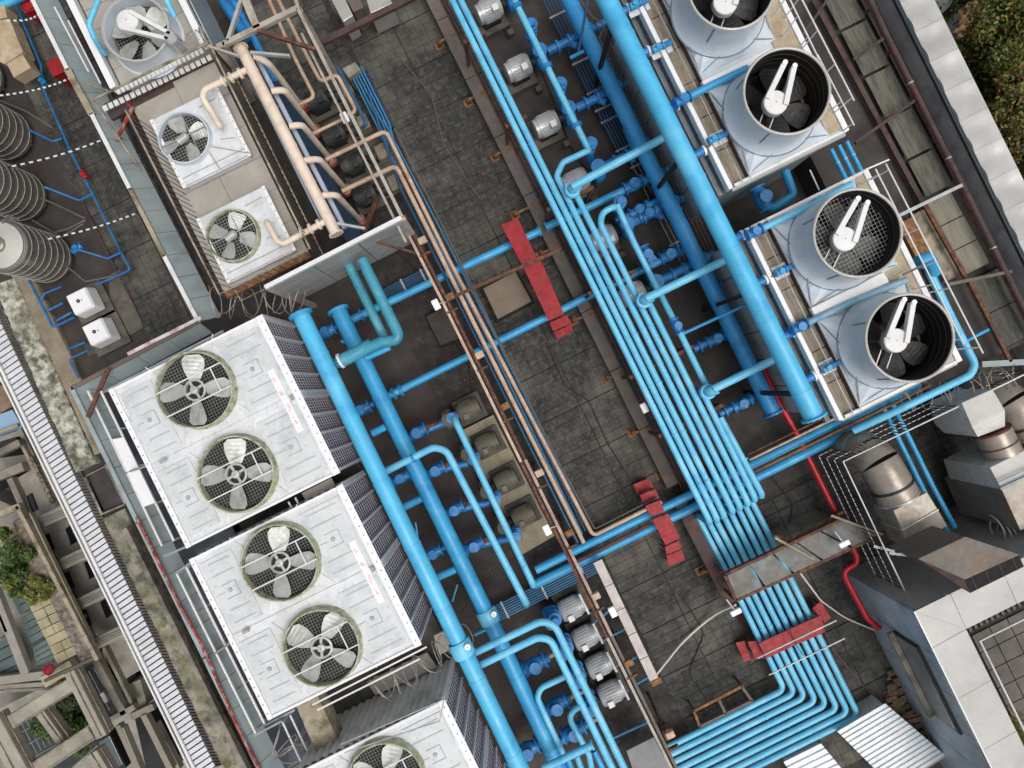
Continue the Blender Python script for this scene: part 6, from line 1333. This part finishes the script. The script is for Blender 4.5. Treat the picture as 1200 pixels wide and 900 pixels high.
# wall skins carry panel joints and a window
for k in range(8):
    y1 = Y1-.04-k*.95; obj('wall_panel', MB().box(X0+.02, X0+.075, y1-.94, y1-.01, 0, ZR-.1), M('blue_grey_cladding', (168, 178, 186), .5, metal=.05, var=.14, dirt=((120, 130, 138), (138, 144, 140)), da=.4, ds=.8, bump=.08), pr, bevel=.004)
for k in range(8):
    x1 = X0+.08+k*1.1; obj('wall_panel', MB().box(x1, x1+1.09, Y1-.075, Y1-.02, 0, ZR-.1), m_sheetw, pr, bevel=.004)
wy = W(1095, 800, 1.9).y
w_ = obj('window_frame', MB().box(X0-.03, X0+.018, wy-1.0, wy+1.0, 1.3, 2.2), m_black, pr, bevel=.01); obj('window_pane', MB().box(X0-.04, X0-.032, wy-.95, wy+.95, 1.38, 2.12), M('grey_window_film', (120, 118, 114), .3, var=.2, vs=2), w_)
obj('window_sill', MB().box(X0-.16, X0-.042, wy-1.0, wy+1.0, 1.28, 1.36), m_conc, w_)
# coping sheets: outer edge to inner edge, sloping gently inwards
def copes(p, q, inn, n, names='coping_panel'):
    for k in range(n):
        a = p.lerp(q, k/n+.0004); b_ = p.lerp(q, (k+1)/n-.0004); zz = Vector((0, 0, random.uniform(-.006, .006)))
        me = MB().add([a, b_, b_+inn+zz, a+inn-zz, a-Vector((0, 0, .1)), b_-Vector((0, 0, .1))], [(0, 1, 2, 3), (0, 4, 5, 1)]); obj(names, me, m_cope, pr)
cnr = Vector((X0, Y1, ZR)); ci = Vector((X0+wd, Y1-wd, ZR-.06))
obj('coping_corner', MB().add([cnr, ci, Vector((X0, ci.y, ZR))], [(0, 1, 2)]), m_cope, pr); obj('coping_corner', MB().add([cnr+Vector((.004, 0, 0)), ci+Vector((.004, 0, 0)), Vector((ci.x, Y1, ZR))], [(0, 2, 1)]), m_cope, pr)
copes(Vector((X0, Y1-wd-.006, ZR)), Vector((X0, Y1-8.5, ZR)), Vector((wd, 0, -.06)), 7)
copes(Vector((X0+wd+.006, Y1, ZR)), Vector((X0+8.5, Y1, ZR)), Vector((0, -wd, -.06)), 7)
obj('coping_edge', MB().box(X0-.008, X0+.012, Y1-8.5, Y1+.008, ZR+.002, ZR+.016), m_edge, pr)
# inner louvre fence hanging below the coping, tiled roof inside
IX, IY = ci.x, ci.y
for k in range(9):
    dz = .11*k; dd = .012*k
    obj('slat', MB().box(IX+dd, IX+dd+.02, IY-8, IY-dd, ZR-.2-dz, ZR-.14-dz), m_beam, pr); obj('slat', MB().box(IX+dd+.022, IX+8, IY-dd-.02, IY-dd, ZR-.2-dz, ZR-.14-dz), m_beam, pr)
fl2 = 1.36
me = MB().box(-.2, .2, -.2, .2, 0, .04).mesh('roof_tile', M('plant_roof_tile', (98, 92, 86), .8, var=.2, dirt=(70, 66, 62), da=.4, ds=1.5, bump=.4, cell=.42, cellv=.12))
fx, fy = W(1148, 751, 1.75).x, W(1148, 751, 1.75).y
for i in range(8):
    for j in range(14): inst(me, 'roof_tile', (fx+.26+i*.42, fy-.26-j*.42, fl2), pr)
obj('roof_gravel', MB().box(IX-.1, IX+8, IY-8, IY+.1, 1.34, fl2), m_mud, pr)
obj('white_kerb', MB().tube([(fx, fy-7, 1.75), (fx, fy, 1.75), (fx+6, fy, 1.75)], .03, 8), m_whitep, pr)
gr = MB()
for k in range(60): gr.box(IX+.15, fx-.05, fy+.3-k*.13, fy+.36-k*.13, fl2+.0, fl2+.06)
for k in range(40): gr.box(fx+.05+k*.13, fx+.11+k*.13, fy+.05, IY-.15, fl2, fl2+.06)
obj('roof_decking', gr, m_beam, pr, kind='stuff')
gr = MB(); rr = random.Random(4)
for k in range(420):
    x = IX+rr.uniform(.15, .5)+abs(rr.gauss(0, .15)); y = W(1180, 862, fl2).y+rr.gauss(0, .25); s_ = rr.uniform(.015, .04); gr.add([(x-s_, y, fl2+.06), (x, y-s_, fl2+.1), (x+s_, y, fl2+.14), (x, y+s_, fl2+.08)], [(0, 1, 2, 3)])
obj('creeping_plant', gr, m_leafs[2], None, 'patch of small weeds in the corner of the plant room roof at the right edge', 'weeds')
# white sheds
def shed(label, q, z, n, ribs=8):
    P = [W(x, y, z) for x, y in q]; t = thing('shed_roof', label, 'shed', (*P[0][:2], 0), 'white sheet roofed sheds')
    for k in range(n):
        u0, u1 = k/n, (k+1)/n; a0, a1, b0, b1 = P[0].lerp(P[3], u0+.004), P[0].lerp(P[3], u1-.004), P[1].lerp(P[2], u0+.004), P[1].lerp(P[2], u1-.004)
        e = MB(); R_ = 3
        for r_ in range(R_):
            c0, c1, c2 = a0.lerp(a1, r_/R_), a0.lerp(a1, (r_+.8)/R_), a0.lerp(a1, (r_+.9)/R_); d0, d1, d2 = b0.lerp(b1, r_/R_), b0.lerp(b1, (r_+.8)/R_), b0.lerp(b1, (r_+.9)/R_); h = Vector((0, 0, .035))
            c3, d3 = a0.lerp(a1, (r_+1)/R_), b0.lerp(b1, (r_+1)/R_)
            e.add([c0, c1, c2+h, c3, d0, d1, d2+h, d3], [(0, 1, 5, 4), (1, 2, 6, 5), (2, 3, 7, 6)])
        obj('roof_sheet', e, M('pale_roof_sheet', (214, 220, 222), .4, metal=.1, var=.08, dirt=(180, 186, 186), da=.3, ds=1.2, bump=.05), t)
    c = sum(P, Vector())/4; obj('shed_wall', MB().prism([(c+(p-c)*.93)[:2] for p in P], 0.02, z-.05), m_corr, t)
    obj('gutter', MB().tube([P[2]-Vector((0, 0, .05)), P[3]-Vector((0, 0, .05))], .03, 8), m_steel, t)
shed('white ribbed shed roof at the bottom beside the plant room', [(981, 857), (1037, 824), (1109, 886), (1048, 924)], .6, 5)
shed('small plain white shed roof at the bottom, left of the ribbed one', [(918, 893), (962, 871), (992, 908), (944, 930)], .5, 2)
rub = MB(); rr = random.Random(9)
for k in range(900):
    p = W(rr.uniform(1040, 1130), rr.uniform(780, 905), 0); 
    if p.x > X0: continue
    s_ = rr.uniform(.03, .12); rub.box(p.x-s_, p.x+s_, p.y-s_*.7, p.y+s_*.6, .01, rr.uniform(.03, .12))
obj('rubble', rub, M('mixed_rubble', (104, 92, 80), .9, var=.5, vs=6, dirt=((60, 52, 44), (150, 90, 60), (70, 84, 50)), da=.5, ds=4, bump=.4), None, kind='stuff')
for i, (a, b_, mt) in enumerate([((1086, 832), (1096, 868), m_sheet), ((1062, 846), (1110, 832), m_rust), ((1092, 868), (1130, 858), m_purp)]): barobj('scrap_bar', ['blue grey', 'rusty', 'dark'][i]+' scrap bar lying between the ribbed shed and the plant room wall', 'scrap bar', (*a, .4), (*b_, .4), 5, .05, mt)
# ================================================================ left edge of the roof
def ledge(name, label, a, b_, wpx, z0, z1, mat, n=60, k=5, amp=.02, cat=None, parent=None):
    A, B = W(*a, z1), W(*b_, z1); d = B-A; dn = d.normalized(); s_ = Vector((dn.y, -dn.x, 0))*-1; w = m(wpx, z1); rr = random.Random(int(a[0]+wpx*7)); vs = []
    for i in range(n+1):
        for j in range(k+1):
            e = 0 if 0 < j < k else rr.uniform(-.02, .02)
            vs.append(A+d*(i/n)+s_*(w*(j/k-.5)+e)+Vector((0, 0, rr.uniform(-amp, amp) if 0 < j < k else -.01)))
    fs = [(i*(k+1)+j, i*(k+1)+j+1, (i+1)*(k+1)+j+1, (i+1)*(k+1)+j) for i in range(n) for j in range(k)]
    mb = MB().add(vs, fs, True)
    c = MB().hexa([A-s_*w*.49+Vector((0, 0, z0-z1)), A+s_*w*.49+Vector((0, 0, z0-z1)), B+s_*w*.49+Vector((0, 0, z0-z1)), B-s_*w*.49+Vector((0, 0, z0-z1))], [A-s_*w*.49-Vector((0, 0, .04)), A+s_*w*.49-Vector((0, 0, .04)), B+s_*w*.49-Vector((0, 0, .04)), B-s_*w*.49-Vector((0, 0, .04))])
    o = obj(name, mb, mat, parent, label, cat); obj('ledge_body', c, mat, o); return o
ledge('mossy_ledge', 'mottled mossy concrete ledge, upper length beside the tan ribbed strip', (4, 330), (100, 548), 26, -1.5, .2, m_moss, cat='ledge', amp=.045)
ledge('mossy_ledge', 'paler stained concrete ledge, lower length between two curbs at the lower left', (133, 602), (290, 926), 28, -1.5, .1, M('stained_pale_ledge', (150, 146, 130), .9, var=.3, vs=3, dirt=((96, 94, 78), (120, 118, 74), (72, 70, 62)), da=.55, ds=1.6, bump=.5, bs=14), cat='ledge')
t = ledge('ribbed_strip', 'tan ribbed strip along the outside of the terrace and screen wall', (24, 318), (122, 528), 24, -1, .1, m_tan, cat='strip', amp=.01)
A, B = W(24, 318, .16), W(122, 528, .16); d = B-A; s_ = Vector((d.y, -d.x, 0)).normalized(); rb = MB(); n = 110
for k in range(n): p = A+d*(k/n); rb.bar(p-s_*.22, p+s_*.22, .018, .03)
obj('ribs', rb, M('red_brown_rib', (166, 154, 134), .8, var=.25, bump=.1), t, kind='stuff')
t = obj('kerb_line', MB().bar(W(148, 618, .3), W(302, 926, .3), .12, .2), m_conc, None, 'narrow pale kerb between the stained ledge and the dark gutter at lower left', 'kerb', bevel=.02)
obj('gutter_strip', MB().bar(W(158, 612, -.05), W(312, 918, -.05), .42, .06), m_concd, None, 'dull brown gutter strip outside the red rusted pipe', 'gutter')
# recessed box in the ledge
rb = thing('recessed_well', 'dark square recess with a rusty floor in the mossy ledge', 'recess', W(125, 575, -.8))
obj('well_floor', MB().prism([W(x, y, -.7)[:2] for x, y in [(104, 566), (130, 553), (143, 588), (118, 600)]], -.8, -.7), M('rusty_floor', (112, 96, 80), .85, var=.25, dirt=((80, 60, 48),), da=.5, ds=3, bump=.3), rb)
for a, b_ in (((98, 560), (122, 548)), ((98, 560), (118, 604)), ((118, 604), (146, 592)), ((122, 546), (146, 592))): obj('well_wall', MB().hexa(*[[W(*a, z)+Vector((0, 0, 0)), W(*b_, z), W(*b_, z)+Vector((.06, .03, 0)), W(*a, z)+Vector((.06, .03, 0))] for z in (-.7, .1)]), m_conc, rb)
# white slatted awning strip with double rail
t = thing('slatted_ledge', 'long white slatted ledge with dark joints and a double white rail down the lower left', 'slatted ledge', (*W(110, 660, 0)[:2], -.6)); z = -.3
A, B = W(-28, 372, z), W(232, 910, z); E = W(-14, 352, z)-W(-28, 372, z)
d = B-A; L = d.length; dn = d.normalized(); nrm = Vector((-dn.y, dn.x, 0)); wd = m(23, z); n = 88
if nrm.x < 0: nrm = -nrm
me = None
for k in range(n):
    p = A+d*((k+.5)/n)+nrm*wd/2; h = L/n/2-.016
    if me is None:
        me = MB().hexa([(-wd/2, -h-.035, -.03), (wd/2, -h+.035, -.03), (wd/2, h+.035, -.03), (-wd/2, h-.035, -.03)], [(-wd/2, -h-.035, 0), (wd/2, -h+.035, 0), (wd/2, h+.035, 0), (-wd/2, h-.035, 0)]).mesh('slat', M('pale_slat', (206, 208, 212), .5, var=.08, dirt=(170, 170, 168), da=.3, ds=1.5))
    inst(me, 'slat', p, t, (random.gauss(0, .01), 0, math.atan2(nrm.y, nrm.x)+random.gauss(0, .008)))
obj('under_tray', MB().bar(A+nrm*wd/2-Vector((0, 0, .1)), B+nrm*wd/2-Vector((0, 0, .1)), wd*.98, .1), m_black, t)
for o_, r in ((-.03, .04), (.07, .025)): obj('rail', MB().bar(A-nrm*o_*1.0+Vector((0, 0, .04)), B-nrm*o_+Vector((0, 0, .04)), r*1.6, .05), m_whitep, t)
obj('edge_gutter', MB().bar(A+nrm*(wd+.09)-Vector((0, 0, .05)), B+nrm*(wd+.09)-Vector((0, 0, .05)), .16, .06), m_concd, t)
hb = MB()
for k in range(150): p = A+d*((k+.5)/150)+nrm*(wd+.09); hb.bar(p-nrm*.06-dn*.03, p+nrm*.05+dn*.03, .014, .03)
obj('gutter_grille', hb, m_black, t, kind='stuff')
# ================================================================ neighbouring building far below (lower left)
nb_ = thing('neighbour_building', 'beige neighbouring building far below the slatted ledge, with terraces and small windows', 'building', (*W(60, 720, -12)[:2], -22))
def nbx(nm, q, z0, z1, mat, par=None, bevel=.02): return obj(nm, MB().prism([W(x, y, z1)[:2] for x, y in q], z0, z1), mat, par or nb_, bevel=bevel)
def nbar(nm, a, b_, wpx, h, z, mat, par=None): return obj(nm, MB().bar(W(*a, z), W(*b_, z), m(wpx, z), h*.5), mat, par or nb_, bevel=.02)
nbx('lower_slab', [(-60, 400), (60, 480), (330, 960), (-80, 960)], -13, -12.5, m_build)
# facade strip with slabs and window bays (between terrace wall and slatted ledge)
nbx('facade_strip', [(20, 560), (70, 530), (190, 770), (140, 800)], -12.4, -8.3, m_build)
for i, (a, b_) in enumerate([((30, 620), (92, 592)), ((58, 668), (118, 640)), ((84, 712), (142, 684)), ((108, 756), (162, 730))]):
    nbar('floor_slab', a, b_, 14, .5, -7.5, M('grey_beige_ledge', (150, 146, 136), .8, var=.12, dirt=(120, 114, 102), da=.35, ds=.6))
    o = nbar('louvre_strip', (a[0]+3, a[1]-8), (b_[0], b_[1]-8), 3, .3, -7.6, m_steel) if i == 0 else None
    for k in range(3): nbar('slab_line', (a[0]+2, a[1]-3.5+3*k), (b_[0]+1, b_[1]-3.5+3*k), .7, .04, -7.22, m_concd)
for i, (x, y) in enumerate([(55, 637), (82, 628), (79, 682), (104, 668), (99, 726), (123, 714), (36, 590), (126, 770)]):
    w = thing('facade_window', ['upper left', 'upper right', 'middle left', 'middle right', 'lower left', 'lower right', 'topmost single', 'lowest single'][i]+' dark slot window in the beige strip beside the slatted ledge', 'window', W(x, y, -8)) if False else None
    q = [(x-6, y-8), (x+1, y-12), (x+8, y+7), (x+1, y+11)]
    f_ = nbx('facade_window', q, -8.29, -8.24, m_black, bevel=0); nbx('window_pane', [(a+ (1 if a < x else -1), b_) for a, b_ in q], -8.235, -8.22, m_dglass, f_, 0)
    nbar('window_frame', (q[0][0], q[0][1]), (q[3][0], q[3][1]), 1.2, .06, -8.2, m_conc, f_)
# terrace with planter bed and yellow tiled edge
nbx('terrace_floor', [(-60, 560), (30, 600), (118, 772), (-40, 850)], -9, -8.2, M('terrace_screed', (134, 130, 122), .85, var=.15, dirt=(92, 88, 80), da=.4, ds=.5, bump=.2))
nbar('parapet', (22, 592), (116, 772), 5, .5, -6.2, m_tan); nbar('parapet', (36, 600), (108, 748), 2, .35, -6.3, m_tanb)
nbx('planter_bed', [(14, 612), (28, 604), (110, 770), (96, 780)], -6.9, -6.6, m_pebble)
m_st = m_stone; me = None
A, B = W(7, 622, -6.7), W(80, 772, -6.7); n = 15; dd = (B-A)/n; s_ = Vector((dd.y, -dd.x, 0)).normalized()
me = MB().box(-dd.length*.46, dd.length*.46, -.19, .19, -.3, 0).mesh('stone_tile', m_st)
for k in range(n):
    for q in (-1, 0): inst(me, 'stone_tile', A+dd*(k+.5)+s_*(.2+.4*q)+Vector((0, 0, random.uniform(-.02, .02))), nb_, (0, 0, math.atan2(dd.y, dd.x)))
A, B = W(50, 800, -6.7), W(84, 780, -6.7); n = 4; dd = (B-A)/n
for k in range(n): inst(me, 'stone_tile', A+dd*(k+.5), nb_, (0, 0, math.atan2(dd.y, dd.x)))
nbar('parapet', (54, 797), (116, 768), 4, .4, -6.2, m_concd); nbar('parapet', (-10, 606), (26, 592), 7, .5, -6.2, m_tan)
# glass roofs in the terrace
for i, q in enumerate([[(0, 640), (14, 632), (24, 666), (6, 676)], [(8, 684), (34, 672), (50, 706), (24, 720)], [(25, 724), (52, 710), (66, 738), (38, 754)], [(39, 758), (66, 742), (70, 770), (44, 782)], [(-10, 752), (8, 744), (26, 790), (0, 804)]]):
    nn = 4; P = [W(x, y, -7.2) for x, y in q]; f_ = nbx('glass_roof_frame', q, -7.6, -7.3, m_concd)
    for k in range(nn):
        a0, a1 = P[0].lerp(P[3], k/nn+.01), P[0].lerp(P[3], (k+1)/nn-.02); b0, b1 = P[1].lerp(P[2], k/nn+.01), P[1].lerp(P[2], (k+1)/nn-.02)
        obj('glass_pane', MB().hexa([a0, b0, b1, a1], [v+Vector((0, 0, .04)) for v in (a0, b0, b1, a1)]), m_glass, f_)
for a, b_ in (((-6, 690), (32, 788)), ((-30, 800), (84, 786)), ((0, 716), (10, 740))): nbar('roof_beam', a, b_, 10 if a[0] != 0 else 6, .5, -6.9, M('greyish_beam', (144, 138, 128), .85, var=.14, dirt=(98, 92, 84), da=.35, ds=.6))
obj('red_flowers', MB().lathe(W(60, 783, -6.6), [(.12, 0), (.2, .15), (.1, .25), (.02, .3)], 7), M('red_flower', (150, 30, 46), .7, var=.4, vs=8), None, 'small red flower pot on the terrace far below', 'flower pot')
def shrub(label, x, y, z, R, n, seed, mats):
    rr = random.Random(seed); c = W(x, y, z); t = thing('shrub', label, 'shrub', c); cl = [(rr.gauss(0, R*.45), rr.gauss(0, R*.45), rr.uniform(-.3, .5)*R) for _ in range(16)]
    obj('stem', MB().tube([c-Vector((0, 0, 1.2)), c], [.08, .04], 6), m_bark, t)
    for mt in mats:
        b = MB()
        for k in range(n//len(mats)):
            q = cl[rr.randrange(16)]; p = c+Vector(q)+Vector((rr.gauss(0, 1), rr.gauss(0, 1), rr.gauss(0, 1))).normalized()*R*.3*rr.random()**.5; u = Vector((rr.gauss(0, 1), rr.gauss(0, 1), rr.gauss(0, .5))).normalized()*rr.uniform(.04, .085); v = u.cross(Vector((rr.gauss(0, .4), rr.gauss(0, .4), 1)).normalized())*.6
            b.add([p-u, p-v, p+u, p+v], [(0, 1, 2, 3)])
        obj('leaves', b, mt, t)
shrub('bright green shrub hanging over the glass roof at the left edge', 14, 663, -6.4, .8, 5000, 1, [m_leafs[0], m_leafs[1]])
shrub('smaller yellow green shrub on the stone tiles below the bright one', 40, 694, -6.5, .55, 2600, 2, [m_leafs[0], m_leafs[2]])
shrub('dark green bushes inside the concrete frame opening', 86, 835, -10.5, 1.3, 9000, 3, [m_leafs[0], m_leafs[1]])
# pergola of heavy beams
pg = thing('concrete_pergola', 'heavy tan concrete pergola frame above dark courts at the bottom left', 'pergola', (*W(80, 840, -8)[:2], -12.4))
m_perg = M('pergola_render', (158, 152, 138), .85, var=.18, vs=1, dirt=((100, 94, 82), (160, 154, 140)), da=.5, ds=.6, bump=.2, bs=8)
for a, b_, w, z in (((14, 845), (88, 800), 17, -7.0), ((36, 905), (112, 855), 17, -7.03), ((52, 832), (78, 868), 11, -7.3), ((86, 784), (124, 860), 13, -6.9), ((-6, 838), (34, 912), 22, -6.8), ((-20, 806), (90, 798), 10, -7.5), ((112, 878), (140, 925), 14, -7.3)):
    o = obj('beam', MB().bar(W(*a, z), W(*b_, z), m(w, z), .5), m_perg, pg, bevel=.03)
    A, B = W(*a, z+.27), W(*b_, z+.27); dn = (B-A).normalized(); s_ = Vector((-dn.y, dn.x, 0))*m(w, z)/2*.93; ln = MB()
    for q in (-1, 1): ln.bar(A+s_*q, B+s_*q, .035, .04)
    obj('edge_line', ln, m_conc, o)
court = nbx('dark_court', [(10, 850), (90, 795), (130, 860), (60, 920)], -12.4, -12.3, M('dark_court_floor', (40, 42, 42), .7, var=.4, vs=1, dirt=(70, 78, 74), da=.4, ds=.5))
for k in range(9): nbar('court_grille', (20+5.4*k, 850-3.2*k), (38+5.4*k, 886-3.2*k), 1.2, .1, -10, m_wallg)
for k in range(3): nbar('court_grille', (18+12*k, 862+12*k), (54+12*k, 842+12*k), 1.2, .1, -9.9, m_wallg)
# lower terraces to the right of the pergola
m_bw = M('balcony_render', (142, 137, 124), .85, var=.18, vs=1, dirt=((86, 80, 70), (144, 138, 124)), da=.5, ds=.6, bump=.2, bs=8)
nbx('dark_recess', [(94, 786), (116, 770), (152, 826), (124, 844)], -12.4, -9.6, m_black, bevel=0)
nbx('air_conditioner', [(112, 816), (121, 811), (127, 822), (117, 827)], -9.5, -8.6, m_whitep)
for k in range(4): nbar('balcony_line', (98+6*k, 790-4*k), (122+7*k, 838-5*k), 1.4, .1, -9.2, m_wallg)
for a, b_, w, z in (((112, 768), (148, 836), 8, -8), ((122, 846), (160, 826), 6, -8), ((96, 786), (126, 842), 4, -7.9), ((124, 757), (158, 826), 4, -8.2)): nbar('balcony_wall', a, b_, w, .6, z, m_bw)
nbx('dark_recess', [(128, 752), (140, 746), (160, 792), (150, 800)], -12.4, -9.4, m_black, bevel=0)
nbx('balcony_block', [(150, 802), (164, 796), (172, 826), (160, 832)], -12.4, -8.6, m_bw)
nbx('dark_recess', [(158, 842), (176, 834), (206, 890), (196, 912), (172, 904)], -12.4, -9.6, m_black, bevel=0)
for a, b_, w, z in (((170, 836), (202, 900), 7, -8.3), ((140, 848), (166, 905), 6, -8.0), ((146, 850), (172, 912), 2, -7.7), ((184, 846), (212, 900), 4, -8.6), ((156, 838), (182, 826), 8, -8.4)): nbar('balcony_wall', a, b_, w, .6, z, m_bw)
nbx('glass_roof_frame', [(112, 868), (128, 858), (148, 900), (128, 910)], -9.4, -9.0, m_black); nbx('glass_pane', [(115, 870), (128, 862), (144, 896), (130, 904)], -8.98, -8.94, m_glass)
# rows of beams and roofs at the left edge above the terrace
for i, (a, b_, w, z, mt) in enumerate([((-10, 536), (26, 518), 8, -8, m_bw), ((-10, 562), (30, 546), 10, -8, m_bw), ((24, 500), (70, 592), 5, -8.4, m_bw), ((36, 540), (66, 600), 9, -8.8, m_bw), ((28, 520), (62, 590), 4, -8.2, m_tanb), ((14, 560), (34, 604), 7, -8.2, m_bw), ((-10, 510), (24, 498), 4, -8, m_tanb)]): nbar('terrace_wall', a, b_, w, .6, z, mt)
nbx('awning', [(-8, 488), (14, 480), (26, 500), (-8, 512)], -8.5, -8.0, m_blueroof)
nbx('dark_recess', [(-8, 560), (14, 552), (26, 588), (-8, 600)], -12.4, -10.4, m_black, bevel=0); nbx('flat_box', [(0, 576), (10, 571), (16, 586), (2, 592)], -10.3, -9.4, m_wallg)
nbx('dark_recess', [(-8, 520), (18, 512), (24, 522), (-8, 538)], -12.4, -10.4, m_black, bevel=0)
nbx('brown_roof', [(-10, 448), (4, 452), (14, 476), (-10, 490)], -9, -8, M('brown_roof', (128, 108, 84), .85, var=.3))
for k in range(9): nbar('gutter_stone', (36+2.9*k, 536+6*k), (39+2.9*k, 541+6*k), 5, .2, -8.1, m_pebble)
# ---------------------------------------------------------------- loose grit and small litter so floors are not bare
rr = random.Random(11); gb = MB()
cls = [(rr.uniform(-6.5, 6.4), rr.uniform(-9, 9), rr.uniform(.15, .7)) for _ in range(46)]
for k in range(1700):
    q = cls[rr.randrange(46)]; x = rr.gauss(q[0], q[2]); y = rr.gauss(q[1], q[2]*1.4); s_ = rr.uniform(.003, .013)
    gb.box(x-s_, x+s_, y-s_*rr.uniform(.5, 1.5), y+s_, .0, .016+s_)
obj('roof_grit', gb, M('pale_grit', (104, 98, 88), .9, var=.5, vs=9, bump=0), None, kind='stuff')
